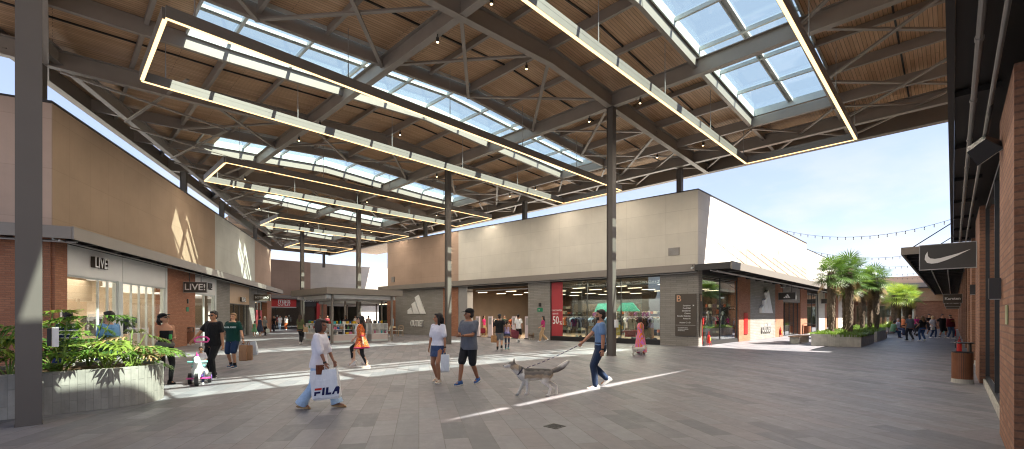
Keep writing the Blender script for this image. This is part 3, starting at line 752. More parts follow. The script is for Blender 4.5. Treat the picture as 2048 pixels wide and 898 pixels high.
for i in range(14):
    s = 2.2+i*3.1; MB().tube(AR.p(s, 1.75, 4.44), AR.p(s-.3, .0, 6.1), .02, n=5).build('tie_rod', M['fascia'], ba)
blk(ba, AW, 2.07, 9.7, -.5, .0, 0, .26, 'black', 'window_plinth'); blk(ba, AR, .47, 6.35, -.5, .0, 0, .2, 'dark', 'window_plinth')
win(ba, AW, 2.07, 9.7, .26, 3.96, -.08, (4.55, 6.9), (), 'dframe', 'glassd', .05)
win(ba, AR, .47, 6.35, .2, 3.96, -.08, (3.4,), (), 'dframe', 'glassd', .05)
win(ba, AR, 16.95, 22.76, .02, 2.85, -.2, (18.4, 19.85, 21.3), (), 'dframe', 'glassd', .05)
win(ba, AR, 25.33, 30.6, .05, 3.9, -.1, (28,), (), 'dframe', 'glassd', .05); win(ba, AR, 34.6, 40, .05, 3.9, -.1, (37,), (), 'dframe', 'glassd', .05); win(ba, AR, 45, 49, .05, 3.9, -.1, (47,), (), 'dframe', 'glassd', .05)
for s0, s1 in ((25.33, 30.6), (34.6, 40), (45, 49)): room(ba, AR, s0, s1, 5, 3.85, lamps=1)
# one shop interior behind both faces
b = MB(); b.prism([(24.75, 10.2), (40.2, 10.2), (40.2, 31), (23.1, 31)], .004, .02); b.build('shop_floor', M['shopfloor'], ba)
b = MB(); b.prism([(24.75, 10.2), (40.2, 10.2), (40.2, 31), (23.1, 31)], 4.6, 4.7); b.build('shop_ceiling', M['shopdark'], ba)
b = MB(); b.box(40.2, 40.3, 10.2, 31, .02, 4.6); b.box(23.2, 40.2, 31, 31.1, .02, 4.6); b.box(24.9, 40.2, 10.25, 10.27, 3.9, 4.6); b.box(30.9, 40.2, 10.22, 10.3, .02, 3.9); b.build('shop_wall', M['shopwall'], ba)
b = MB(); b.lbox(AW, 2.0, 9.7, -2.62, -2.55, 1.95, 2.75); b.build('display_panel', M['shopdark'], ba)
b = MB(); b.lbox(AW, 11.75, 13.35, -3.4, -3.25, .02, 4.0); b.build('partition', mat('pale_pink_panel', (.5, .41, .37), .7), ba)
k = 0
for i in range(6):
    for j in range(5):
        s = 2.4+i*3.05; o = -1.7-j*2.3
        if 11.4 < s < 13.6 and -o > 3 and -o < 4: continue
        MB().lbox(AW, s-.5, s+.5, o-.02, o+.02, 3.56, 3.59).build('tube_lamp', M['tube'], ba)
shop_light(AW, 5.5, -2.2, 3.8, 6.5, 2.5, 230*1.0); shop_light(AW, 14.5, -4, 3.8, 5, 5, 330*.35); shop_light(AW, 8, -9, 4.2, 12, 6, 450*.4)
b = MB(); b.lbox(AW, 11.7, 17.6, -.9, -.86, 3.62, 3.7); b.lbox(AW, 2.1, 9.6, -.55, -.51, 3.55, 3.6); b.build('track_rail', M['white'], ba)
def plaque(name, L, s0, s1, z0, z1, m, label, cat, o=.052, th=.05):
    t = thing(name, label, cat, L.p((s0+s1)/2, o, (z0+z1)/2)); MB().lbox(L, s0, s1, o, o+th, z0, z1).build('panel', M[m], t); return t
t = thing('brand_emblem', 'large white three bar emblem on the grey brick wall facing the plaza', 'emblem', AW.p(23.9, .06, 2.7)); three_bars(AW.p(23.95, .06, 2.68), AW.right(), 2.4, 1.66, .1, t)
t = thing('wall_lettering', 'white OUTLET letters under the three bar emblem facing the plaza', 'lettering', AW.p(23.9, .06, 1)); lettering('OUTLET', .76, AW.p(23.9, .1, .98), AW.right(), M['letters'], t, .04, .012, sx=.62)
t = thing('brand_emblem', 'large silver three bar emblem on the grey brick wall beyond the corner', 'emblem', AR.p(12, .06, 2.7)); three_bars(AR.p(11.95, .06, 2.72), AR.right(), 2.7, 1.7, .16, t)
t = thing('wall_lettering', 'grey outlet lettering low on the sunlit grey brick wall', 'lettering', AR.p(12, .06, .8)); lettering('outlet', 1.0, AR.p(12.1, .1, .8), AR.right(), M['alu'], t, .05, .014, sx=.95)
t, pos, ex = blade(AR, 15.2, .15, 1.3, 2.92, 3.46, '', 'dark hanging sign with a white three bar emblem over the glass doors'); three_bars(pos, ex, .44, .3, .012, t)
blade(AR, 31.2, .15, 1.0, 2.95, 3.4, '', 'dark hanging sign behind the palms, second along the corner building')
# red discount poster
t = plaque('sale_poster', AW, 8.76, 9.64, .3, 3.92, 'poster', 'tall red poster announcing descontos de até 50% in the window', 'poster', -.07, .02)
lettering('DESCONTOS', .14, AW.p(9.2, -.047, 2.02), AW.right(), M['letters'], t, .003, .002); lettering('DE ATÉ', .14, AW.p(9.32, -.047, 1.8), AW.right(), M['letters'], t, .003, .002)
lettering('50', .74, AW.p(9.3, -.047, 1.35), AW.right(), M['letters'], t, .003, .008, sx=.7); lettering('%', .34, AW.p(8.9, -.047, 1.18), AW.right(), M['letters'], t, .003, .004, sx=.8)
# directory on the corner
t = plaque('directory_sign', AW, .06, 1.2, .55, 2.86, 'bronzeface', 'dark brown letter B directory board wrapped round the grey corner', 'directory sign')
MB().lbox(AR, .0, .3, .05, .1, .55, 2.86).build('panel', M['bronzeface'], t)
MB().lbox(AW, .1, 1.16, .103, .106, 1.14, 1.15).build('divider', M['letters'], t)
lettering('B', .5, AW.p(1.0, .11, 2.6), AW.right(), M['peachletters'], t, .004, .004); lettering('B', .5, AR.p(.15, .11, 2.6), AR.right(), M['peachletters'], t, .004, .004, sx=.6)
for i, wd in enumerate(('Sanitários', 'Food Hall', 'Elevadores', 'Cinema', 'Escadas Rolantes', 'Acesso A', 'Acesso C e D')):
    lettering(wd, .105, AW.p(.36, .11, 2.22-.142*i-(.08 if i == 6 else 0)), AW.right(), M['letters'], t, .003, .001, 'RIGHT')
lettering('►', .1, AW.p(.2, .11, 2.22), AW.right(), M['letters'], t, .003)
for i, wd in enumerate(('VOCÊ PREFERE BRASIL', 'REDUZIR O CONSUMO', 'DE DESCARTES')): lettering(wd, .055, AW.p(1.05, .11, 1.0-.08*i), AW.right(), M['letters'], t, .002, .001, 'LEFT')
def vent(L, s, z, w_, h, label):
    t = thing('wall_vent', label, 'vent', L.p(s, .02, z)); b = MB(); b.lbox(L, s-w_/2, s+w_/2, .004, .03, z-h/2, z+h/2); b.build('vent_frame', M['fascia'], t)
    b = MB()
    for i in range(7): q = z-h/2+h*(i+.5)/7; b.lbox(L, s-w_/2+.03, s+w_/2-.03, .031, .05, q-.018, q+.01)
    b.build('louvre', M['alu'], t)
vent(AW, 1.3, 5.26, .62, .42, 'grey square vent high on the cream wall near the corner'); vent(AW, 27.5, 5.05, .5, .5, 'dark square vent on the beige wall end')

# ------------------------------------------------------------------ far end building behind the kiosks
FW = Line((8, 62), (1, 0), (0, -1))
bf = thing('back_building', 'far beige and cream shop building closing the plaza behind the kiosks', 'building', (20, 62, 0))
blk(bf, FW, 0, 16.4, -.35, 0, 4.2, 8.9, 'beige', 'upper_wall'); blk(bf, FW, 16.4, 60, -.35, 0, 4.2, 8.9, 'cream', 'upper_wall')
blk(bf, FW, 0, 60, -12, -.36, 7.9, 8.1, 'concrete2', 'roof'); canopy(bf, FW, 0, 60, 1.2, 3.9, 4.3, 2.5)
for s0, s1, m in ((0, 9, 'greybrick'), (17.6, 18.6, 'redbrick'), (23.5, 26.5, 'cream'), (30, 34, 'cream'), (40, 60, 'greybrick')): blk(bf, FW, s0, s1, -.4, .04, 0, 4.2, m, 'wall_pier')
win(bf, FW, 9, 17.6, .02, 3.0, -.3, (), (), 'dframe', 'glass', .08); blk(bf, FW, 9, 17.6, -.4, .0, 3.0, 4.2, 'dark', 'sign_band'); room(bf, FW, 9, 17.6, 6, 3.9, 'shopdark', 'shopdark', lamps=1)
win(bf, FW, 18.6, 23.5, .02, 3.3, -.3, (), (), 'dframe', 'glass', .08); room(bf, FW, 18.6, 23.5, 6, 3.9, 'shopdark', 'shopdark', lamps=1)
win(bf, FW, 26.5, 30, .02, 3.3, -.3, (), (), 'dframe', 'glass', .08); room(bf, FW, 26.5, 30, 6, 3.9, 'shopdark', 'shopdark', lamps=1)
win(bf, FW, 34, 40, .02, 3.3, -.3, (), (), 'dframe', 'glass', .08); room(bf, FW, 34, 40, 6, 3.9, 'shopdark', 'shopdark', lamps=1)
t = plaque('shop_sign', FW, 11.2, 14.4, 2.75, 4.1, 'red', 'red shop sign reading mais OUTLET on the far dark shopfront', 'sign', .3, .12)
lettering('mais', .85, FW.p(12.9, .43, 3.6), FW.right(), M['letters'], t, .01, .012); lettering('OUTLET', .42, FW.p(12.9, .43, 3.1), FW.right(), M['letters'], t, .01, .008)
MB().lbox(FW, 11.2, 14.4, .421, .43, 2.75, 2.83).build('sign_stripe', M['letters'], t)
t = plaque('shop_sign', FW, 8.9, 11.0, 3.0, 4.0, 'cream', 'small cream shop sign left of the red sign', 'sign', .3, .1); lettering('A REAL', .4, FW.p(9.9, .41, 3.3), FW.right(), M['dark'], t, .01)
t = plaque('shop_sign', FW, 14.6, 18.2, 3.45, 4.1, 'black', 'black shop sign with white letters right of the red sign', 'sign', .3, .1); lettering('RESERVA', .6, FW.p(16.3, .41, 3.78), FW.right(), M['letters'], t, .01, .015)
blk(bf, FW, 17.2, 17.6, -.2, .12, 0, 4.0, 'red', 'door_frame')

# ------------------------------------------------------------------ right building (brick, beside the viewer)
RW = Line((0, -.47), (1, 0), (0, 1))
br = thing('brick_shop_building', 'brown brick shop building along the right edge of the walk', 'building', (16, -.47, 0))
piers = [(7.2, 9.28), (15.9, 18.6), (22.3, 24.2), (27.0, 29.0), (33, 35), (39, 42), (46, 48), (52, 56), (60, 64), (68, 79)]
for a, c in piers: blk(br, RW, a, c, -.5, 0, 0, 4.35, 'redbrick2', 'brick_pier')
prev = 1.0
for a, c in piers:
    if a-prev > .5:
        blk(br, RW, prev, a, -.34, -.06, 0, .12, 'concrete2', 'window_plinth')
        win(br, RW, prev+.02, a-.02, .12, 4.3, -.14, [prev+(a-prev)*.5] if a-prev > 4 else (), (), 'black', 'glassd', .07)
    prev = c
b = MB(); b.box(1, 79, -6, -.85, .004, .02); b.build('shop_floor', M['shopfloor'], br)
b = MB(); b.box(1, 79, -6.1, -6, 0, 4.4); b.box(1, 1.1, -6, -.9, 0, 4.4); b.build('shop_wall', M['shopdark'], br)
blk(br, RW, 1, 79, -1.6, -.3, 4.36, 4.62, 'dark', 'lintel'); MB().box(.9, 79.2, -6.2, -1.3, 4.66, 4.76).build('roof', M['shopdark'], br)
# narrow soffit above the near shops, wide canopy beyond the pavilion
b = MB(); b.box(-3, 26.3, -.77, -.02, 4.72, 4.78)
for i in range(10): u = .6+2.7*i; b.box(u-.06, u+.06, -.46, -.02, 4.64, 4.719)
b.build('canopy_soffit', M['dark'], br); MB().box(-3, 26.3, -.018, .05, 4.6, 4.95).build('canopy_fascia', M['dark'], br)
b = MB(); b.tube((-2, -.2, 4.56), (26.2, -.2, 4.56), .03, n=8); b.tube((-2, -.36, 4.5), (26.2, -.36, 4.5), .024, n=8)
for i in range(14): u = 1.1+1.9*i; b.tube((u-.05, -.2, 4.56), (u+.05, -.2, 4.56), .038, n=8); b.tube((u, -.2, 4.56), (u, -.2, 4.7), .012, n=5)
b.build('service_pipe', M['alu'], br)
b = MB()
for ua, ub, za, zc in ((1, 5, 10.2, 10.15), (5, 7.5, 10.15, 9.88), (7.5, 16.5, 9.88, 10.12), (16.5, 26.4, 10.12, 10.3)): b.hexa([(ua, -3.5, 4.8), (ub, -3.5, 4.8), (ub, -1.27, 4.8), (ua, -1.27, 4.8), (ua, -3.5, za), (ub, -3.5, zc), (ub, -1.27, zc), (ua, -1.27, za)])  # unseen wall top, stepped so a thin sun streak falls on the paving
b.build('upper_wall', M['taupe'], br); blk(br, RW, 26.4, 79, -4, -1.1, 4.7, 7.9, 'taupe', 'upper_wall')
b = MB(); b.box(26.42, 80, -.76, 1.55, 4.6, 4.66)
for i in range(36): u = 27+1.5*i; b.box(u-.05, u+.05, -.46, 1.55, 4.42, 4.599)
b.build('canopy_soffit', M['dark'], br); b = MB(); b.box(26.34, 80, 1.552, 1.64, 4.36, 4.68); b.box(26.34, 26.42, -.76, 1.55, 4.36, 4.68); b.build('canopy_fascia', M['fascia'], br)
b = MB()
for o, z in ((.2, 4.38), (.9, 4.38)): b.tube((26.6, o, z), (79, o, z), .03, n=6)
b.build('service_pipe', M['alu'], br)
for i in range(10): u = 27.5+5*i; MB().tube((u, 1.45, 4.68), (u+.2, -1.55, 6.9), .022, n=6).build('tie_rod', M['dark'], br)
t, pos, ex = blade(RW, 17.5, .02, 1.14, 2.98, 3.66, '', 'large dark hanging sign with a white curved tick emblem on the right', hang=())
sw = []
for x in [i/16 for i in range(17)]: sw.append((x, x))
top = [(-.42, .17), (-.47, .06), (-.48, -.06), (-.43, -.16), (-.33, -.195), (-.2, -.185), (0, -.11), (.22, 0), (.48, .155)]
bot = [(.22, .055), (0, -.005), (-.14, -.045), (-.26, -.06), (-.36, -.035), (-.41, .035), (-.41, .10)]
MB().plate([(x*.96, y*.96) for x, y in top+bot], pos, ex, (0, 0, 1), .012).build('emblem', M['letters'], t)
blade(RW, 42, .03, .92, 2.52, 3.1, 'Karsten', 'brown hanging sign reading Karsten, nearest of the three small ones', size=.24, face='bronzeface', bold=.008)
blade(RW, 50, .03, .92, 2.42, 3.0, 'FOVALEN', 'brown hanging sign half hidden behind the Karsten sign', size=.22, face='bronzeface')
blade(RW, 60, .03, .92, 2.35, 2.9, 'TIP TOEY', 'lowest farthest brown hanging sign behind the Karsten sign', size=.2, face='bronzeface')

# ------------------------------------------------------------------ building closing the walk
EW = Line((80, 12), (0, -1), (-1, 0))
be = thing('end_building', 'brown brick building with a wide lit window closing the far walk', 'building', (80, 5, 0))
blk(be, EW, -12, 14, -.4, 0, 0, 3.6, 'redbrick2', 'wall'); blk(be, EW, -12, 14, -.4, .3, 3.6, 5.3, 'bench', 'timber_band'); blk(be, EW, -12, 14, -.4, 1.8, 5.4, 5.95, 'fascia', 'canopy_fascia'); blk(be, EW, -12, 14, -5, -.5, 5.3, 7.0, 'peach', 'upper_wall'); blk(be, EW, -12, 14, -.5, 1.79, 5.3, 5.39, 'dark', 'canopy_soffit')
for s0, s1 in ((-2.5, 1.5), (2.1, 8.5)):
    o = win(be, EW, s0, s1, .3, 3.2, .04, (), (), 'bench', 'glassd', .15)
    MB().lbox(EW, s0+.1, s1-.1, .005, .02, .4, 3.1).build('lit_display', mat('lit_display', (.35, .28, .16), .7, var=.5, scale=1.5), o)
# string lights across the walk
def catenary(a, b, sag, n):
    a = Vector(a); b = Vector(b); return [a+(b-a)*t-Vector((0, 0, sag*4*t*(1-t))) for t in [i/n for i in range(n+1)]]
for i, (u, za, zc, sag) in enumerate(((40.6, 8.55, 8.3, 1.15), (51, 7.95, 7.7, 1.1), (60, 7.95, 7.5, 1.1), (69, 7.9, 7.3, 1.1), (77, 7.8, 7.2, 1.0))):
    t = thing('string_lights', '%s string of small bulbs sagging across the walk above the palms' % ('nearest highest', 'second nearest', 'third nearest', 'fourth nearest', 'farthest lowest')[i], 'string lights', (u, 5, 8), 0, 'strings of bulbs across the walk')
    pts = catenary((u, 9.8, za), (u-.8, -1.5, zc), sag, 24); MB().path(pts, .014, 4).build('cable', M['black'], t)
    bb = None
    for p in pts[1:-1]:
        p = Vector(p)
        if bb is None:
            bb = MB().lathe([(.022, 0), (.03, -.07), (.022, -.09)], 6).build('bulb', M['black'], t, world=False); MB().ell((0, 0, -.15), (.036, .036, .06), 6, 5).build('globe', mat('bulb_glass', (.3, .28, .25), .2), bb, world=False); o = bb
        else: o = copy_tree(bb, t)
        o.location = p-Vector((u, 5, 8))
# ================================================================== PLANTERS AND PLANTS
def arcpts(cx, cy, r, a0, a1, n): return [(cx+r*math.cos(R(a0+(a1-a0)*i/n)), cy+r*math.sin(R(a0+(a1-a0)*i/n))) for i in range(n+1)]
def planter(name, label, pts, h, m, wall=.14, group=None):
    c = (sum(p[0] for p in pts)/len(pts), sum(p[1] for p in pts)/len(pts))
    t = thing(name, label, 'planter', (c[0], c[1], 0), 0, group); n = len(pts)
    inn = []
    for i in range(n):
        a = Vector(pts[i-1]); b = Vector(pts[i]); d = Vector(pts[(i+1) % n])
        n1 = (b-a).normalized(); n2 = (d-b).normalized(); nn = Vector((-(n1+n2).y, (n1+n2).x)).normalized()
        inn.append(tuple(b+nn*wall))
    b = MB(); vs = [(x, y, 0) for x, y in pts]+[(x, y, h) for x, y in pts]+[(x, y, h) for x, y in inn]+[(x, y, h-.1) for x, y in inn]
    fs = []
    for i in range(n):
        j = (i+1) % n
        fs += [(i, j, n+j, n+i), (n+i, n+j, 2*n+j, 2*n+i), (2*n+i, 2*n+j, 3*n+j, 3*n+i)]
    b.add(vs, fs); b.build('basin', m, t)
    b = MB(); q = [(x, y) for x, y in inn]; b.add([(x, y, h-.07) for x, y in q]+[(c[0], c[1], h-.02)], [(i, (i+1) % n, n) for i in range(n)]); b.build('soil', M['soil'], t)
    return t
lp = arcpts(.75, 11.6, .85, -90, 0, 8)+arcpts(.75, 11.95, .85, 0, 90, 8)+[(-9, 12.8), (-9, 10.75)]
planter('concrete_planter', 'low round ended board marked concrete planter full of ferny plants', lp, .71, M['concrete'])

LEAFM = []; PALML = []
for i, (c, t_) in enumerate((((.09, .18, .03), .5), ((.14, .25, .04), .5), ((.22, .31, .06), .5), ((.055, .12, .03), .5), ((.05, .105, .022), 0), ((.075, .15, .03), 0), ((.115, .19, .04), 0), ((.035, .08, .02), 0))):
    m, nt, out = base('leaf_%s' % ('deep', 'mid', 'pale', 'dark', 'palm_deep', 'palm_mid', 'palm_pale', 'palm_dark')[i])
    bs = N(nt, 'ShaderNodeBsdfPrincipled'); tr = N(nt, 'ShaderNodeBsdfTranslucent'); mx = N(nt, 'ShaderNodeMixShader'); mx.inputs[0].default_value = .3
    f = noisef(nt, uvscaled(nt, 1, 1, True), 8); cc = mixc(nt, f, tuple(x*.75 for x in c), tuple(x*1.25 for x in c))
    nt.links.new(cc, bs.inputs['Base Color']); bs.inputs['Roughness'].default_value = .38; bs.inputs['Specular IOR Level'].default_value = .45
    tr.inputs[0].default_value = C4((c[0]*1.9, c[1]*1.7, c[2]*.9))
    nt.links.new(bs.outputs[0], mx.inputs[1]); nt.links.new(tr.outputs[0], mx.inputs[2]); nt.links.new(mx.outputs[0], out.inputs[0]); (LEAFM if i < 4 else PALML).append(m)
M['stemg'] = mat('green_stem', (.16, .22, .05), .5)
def lobed_leaf(mb, base_, d, up, L, droop, rr):
    """large deeply cut leaf: midrib leaving base_ along d, lobes to both sides"""
    d = Vector(d).normalized(); side = d.cross(Vector(up)).normalized(); up = side.cross(d).normalized(); n = 7
    def rib(t): return Vector(base_)+d*(L*t)+up*(-droop*L*t*t)
    vs = []; fs = []
    def tri(a, b, c, e):
        o = len(vs); vs.extend((a, b, c, e)); fs.append((o, o+1, o+2, o+3))
    for k in range(n):
        t = .06+.86*k/(n-1); wdt = math.sin(math.pi*min(1, .26+.70*t))**.8*.62*L*(1 if k < n-1 else .5)
        for sg in (-1, 1):
            a = rib(t); ang = R(68-55*t)*sg
            dd = (d*math.cos(ang)+side*math.sin(ang)).normalized(); wl = wdt*rr.uniform(.85, 1.12)
            tip = a+dd*wl-up*(wl*.28); mid = a+dd*wl*.55+up*wl*.03
            q = (d*math.cos(ang+R(90))+side*math.sin(ang+R(90)))*(.056*L+.012)
            tri(rib(max(0, t-.055)), mid-q*.75 if sg > 0 else mid-q*.75, tip, mid+q*.75)
            # a notch lobe beside the tip
            tip2 = mid+dd*wl*.3+q*1.5-up*wl*.1
            tri(mid-q*.2, mid+q*.6, tip2, mid+dd*wl*.2)
            tri(rib(min(1, t+.055)), mid+q*.6, mid-q*.6, rib(max(0, t-.055)))
    tri(rib(.85), rib(.93)+side*.05*L, rib(1.12), rib(.93)-side*.05*L)
    for k in range(n):
        tri(rib(k/n)-side*.022*L, rib((k+1)/n)-side*.022*L, rib((k+1)/n)+side*.022*L, rib(k/n)+side*.022*L)
    o = len(mb.v); mb.v += [tuple(v) for v in vs]; mb.f += [tuple(i+o for i in f) for f in fs]; mb.m += [mb.cur]*len(fs)
def fern_plant(x, y, label, seed, nl, hmax):
    rr = random.Random(seed); t = thing('philodendron_plant', label, 'plant', (x, y, .62), 0, 'ferny plants in the concrete planter')
    lf = MB(); st = MB()
    for i in range(nl):
        a = 2*math.pi*i/nl*2.4+rr.uniform(-.4, .4); tilt = R(rr.uniform(10, 54)); pl = rr.uniform(.45, 1.15)*hmax
        d = Vector((math.cos(a)*math.sin(tilt), math.sin(a)*math.sin(tilt), math.cos(tilt))); p0 = Vector((x, y, .6)); p2 = p0+d*pl; pm = p0+d*pl*.5+Vector((0, 0, .05))
        st.tube(p0, pm, .014, .012, 5); st.tube(pm, p2, .012, .009, 5)
        out = Vector((math.cos(a), math.sin(a), rr.uniform(-.5, .25)))
        lf.cur = rr.choice((0, 1, 1, 2, 3, 0, 2)) if rr.random() > .05 else 4; L = rr.uniform(.4, .66)
        lobed_leaf(lf, p2, out, (0, 0, 1), L, rr.uniform(.05, .38), rr)
    lf.build('leaves', LEAFM+[mat('dry_frond', (.3, .2, .09), .8)], t, True); st.build('stems', M['stemg'], t)
FERN = [(1.1, 11.5, 8, .6), (.7, 11.1, 8, .6), (.5, 12.1, 8, 1.05), (.1, 11.3, 9, .95), (-.15, 12.0, 8, 1.05), (-.5, 11.15, 8, .65), (-.85, 11.8, 9, 1.1), (-1.25, 11.25, 8, .9), (-1.5, 12.2, 8, 1.2), (-1.95, 11.5, 8, 1.1), (1.1, 12.1, 8, .8)]
for i, (x, y, nl, h) in enumerate(FERN):
    fern_plant(x, y, 'ferny plant with deeply cut leaves, %s from the rounded planter end' % ORD[i], 40+i, nl, h)
# palm planters
def grass(label, x0, x1, y0, y1, z, n, seed, h=.4):
    rr = random.Random(seed); mb = MB()
    for i in range(n):
        x = rr.uniform(x0-.08, x1+.08); y = rr.uniform(y0-.08, y1+.08)
        e = min(x-x0, x1-x, y-y0, y1-y); a = rr.uniform(0, 6.28); hh = h*rr.uniform(.5, 1.1)*(1.2 if noise.noise((x*.9, y*.9, seed)) > .1 else .8); ln = rr.uniform(.1, .4)*hh
        if e < .12: a = math.atan2(y-(y0+y1)/2, x-(x0+x1)/2) if rr.random() < .6 else a; ln += .15
        dx, dy = math.cos(a), math.sin(a); w_ = .012; px, py = -dy*w_, dx*w_
        p1 = (x+dx*ln*.4, y+dy*ln*.4, z+hh*.7); p2 = (x+dx*ln*1.2, y+dy*ln*1.2, z+hh*(.85 if e > .12 else .45))
        mb.cur = rr.choice((0, 1, 1, 2)); mb.add([(x-px, y-py, z-.05), (x+px, y+py, z-.05), (p1[0]+px*.8, p1[1]+py*.8, p1[2]), (p1[0]-px*.8, p1[1]-py*.8, p1[2]), p2], [(0, 1, 2, 3), (3, 2, 4)])
    return tag(mb.build('ornamental_grass', [LEAFM[0], PALML[2], LEAFM[1]]), label, None, None, 'stuff')
def rect(x0, x1, y0, y1): return [(x0, y0), (x1, y0), (x1, y1), (x0, y1)]
PG = 'concrete planters with palms along the walk'
planter('concrete_planter', 'nearest rectangular concrete planter with three palms and grass', [(29.8, 3.45), (35.4, 3.45), (35.4, 5.75), (29.4, 5.6)], .65, M['concrete2'], group=PG)
planter('concrete_planter', 'second rectangular concrete planter with the bench at its end', rect(36.9, 42.2, 3.45, 5.9), .65, M['concrete2'], group=PG)
planter('concrete_planter', 'farthest concrete planter with four light green palms', rect(53, 59, 4.2, 6.8), .6, M['concrete2'], group=PG)
grass('feathery green grass under the nearest palms', 29.65, 35.3, 3.5, 5.6, .58, 5200, 1, .3); grass('feathery green grass under the middle palms', 37, 42.1, 3.55, 5.8, .58, 3800, 2, .32); grass('green grass under the farthest palms', 53.1, 58.9, 4.3, 6.7, .52, 1500, 3)
M['palmtrunk'] = mat('fibrous_trunk', (.125, .095, .068), .95, var=.6, scale=18, bmp=.08, bscale=22)
M['fibre'] = mat('trunk_fibre', (.17, .128, .088), .95, var=.5, scale=10)
def palm(x, y, zt, r, seed, label, nl=26, ll=1.08, pale=False):
    rr = random.Random(seed); t = thing('palm_tree', label, 'palm tree', (x, y, .55), 0, 'fan palms in the concrete planters')
    rings = []; n = 14; lean = (rr.uniform(-.12, .12), rr.uniform(-.12, .12)); K = 22
    for k in range(K+1):
        q = k/K; z = .5+(zt-.5)*q; rad = r*(.52+.48*min(1, q*1.9))*(1 if q < .93 else .8)
        rings.append([(x+lean[0]*q+math.cos(2*math.pi*i/n)*rad*(1+.16*rr.uniform(-1, 1)), y+lean[1]*q+math.sin(2*math.pi*i/n)*rad*(1+.16*rr.uniform(-1, 1)), z) for i in range(n)])
    tr = MB().loft(rings).build('trunk', M['palmtrunk'], t)
    fb = MB()
    for i in range(420):
        q = rr.random(); a = rr.uniform(0, 6.28); z = .55+(zt-.5)*q; rad = r*(.52+.48*min(1, q*1.9))
        c = Vector((x+lean[0]*q, y+lean[1]*q, z)); d = Vector((math.cos(a), math.sin(a), 0)); p = c+d*rad*.92; sd = Vector((-d.y, d.x, 0))*.022
        fb.add([p-sd, p+sd, p+d*rr.uniform(.03, .1)-Vector((0, 0, rr.uniform(.08, .24)))], [(0, 1, 2)])
    fb.build('fibre', M['fibre'], tr)
    top = Vector((x+lean[0], y+lean[1], zt)); lf = MB(); st = MB()
    for i in range(nl+3):
        dead = i >= nl; a = i*2.399+rr.uniform(-.2, .2); q = min(1, (i+.5)/nl); elv = R(-62+rr.uniform(-14, 14)) if dead else R(74-100*q+rr.uniform(-8, 8)); pl = rr.uniform(.5, .75)*ll*.8
        d = Vector((math.cos(a)*math.cos(elv), math.sin(a)*math.cos(elv), math.sin(elv))); h0 = top+Vector((math.cos(a), math.sin(a), 0))*r*.3-Vector((0, 0, q*.35)); hub = h0+d*pl
        st.tube(h0, hub, .016, .011, 4)
        d2 = (d-Vector((0, 0, .12+.2*q))).normalized(); side = d2.cross(Vector((0, 0, 1))); side = side.normalized() if side.length > .05 else Vector((1, 0, 0)); up = side.cross(d2)
        m_ = 20; lf.cur = rr.choice((1, 2, 2) if pale else (0, 1, 1, 3)); fl = ll*rr.uniform(.55, .72)
        if dead or (q > .9 and rr.random() < .15): lf.cur = 4; fl *= .7
        for k in range(m_):
            th = R(-135+270*(k+.5)/m_); L = fl*(.72+.28*math.cos(th*.6))
            e = d2*math.cos(th)+side*math.sin(th); wv = up.cross(e).normalized()*.026
            e2 = (e+up*(-.10-.14*abs(th)/2.3)).normalized()
            p1 = hub+e*L*.55+up*.03; tip = p1+(e2*L*.5)-Vector((0, 0, rr.uniform(.02, .13)*L))
            lf.add([hub, p1-wv, tip, p1+wv], [(0, 1, 2, 3)])
    lf.build('crown', (LEAFM if pale else PALML)+[mat('dry_frond', (.3, .2, .09), .8)], t); st.build('frond_stalks', M['stemg'], t)
def pf(px, f): return at((px-1024)/900*f, f)
for px, f, zt, r, seed, label in ((1663, 25.6, 4.15, .2, 3, 'nearest palm with a thick shaggy trunk, left in the first planter'), (1690, 27.5, 3.75, .19, 4, 'shorter palm between the two tall trunks of the first planter'), (1700, 25.9, 4.35, .2, 5, 'tall palm on the right of the first planter'),
                              (1725, 31.2, 3.95, .2, 6, 'palm on the left of the second planter'), (1739, 32.6, 3.8, .19, 7, 'middle palm of the second planter'), (1754, 31.3, 4.3, .2, 8, 'palm on the right of the second planter beside the bench')):
    x, y = pf(px, f); palm(x, y, zt, r, seed, label)
for px, f, zt, r, seed, label in ((1788, 44, 3.7, .22, 11, 'light green palm on the left of the farthest planter'), (1798, 46, 3.55, .2, 12, 'thin light green palm behind the left one of the farthest planter'), (1811, 44, 3.8, .22, 13, 'light green palm right of the middle of the farthest planter'), (1820, 46, 3.5, .2, 14, 'rightmost light green palm of the farthest planter')):
    x, y = pf(px, f); palm(x, y, zt, r, seed, label, 26, 1.3, True)
# yellowish bush in a white pot
x, y = pf(1781, 41); t = thing('potted_bush', 'yellow green bush in a pale pot beyond the bench', 'potted plant', (x, y, 0)); MB().lathe([(.25, 0), (.42, .5), (.45, .55), (.38, .52)], 12, (x, y, 0)).build('pot', M['concrete2'], t)
rr = random.Random(5); b = MB()
for i in range(160):
    a = rr.uniform(0, 6.28); q = rr.uniform(.2, 1); d = Vector((math.cos(a)*q*.6, math.sin(a)*q*.6, rr.uniform(.3, .8))); p = Vector((x, y, .5)); s_ = Vector((-d.y, d.x, 0)).normalized()*.03; b.cur = rr.choice((1, 2, 2)); b.add([p+d*.3-s_, p+d*.3+s_, p+d], [(0, 1, 2)])
b.build('leaves', LEAFM, t)
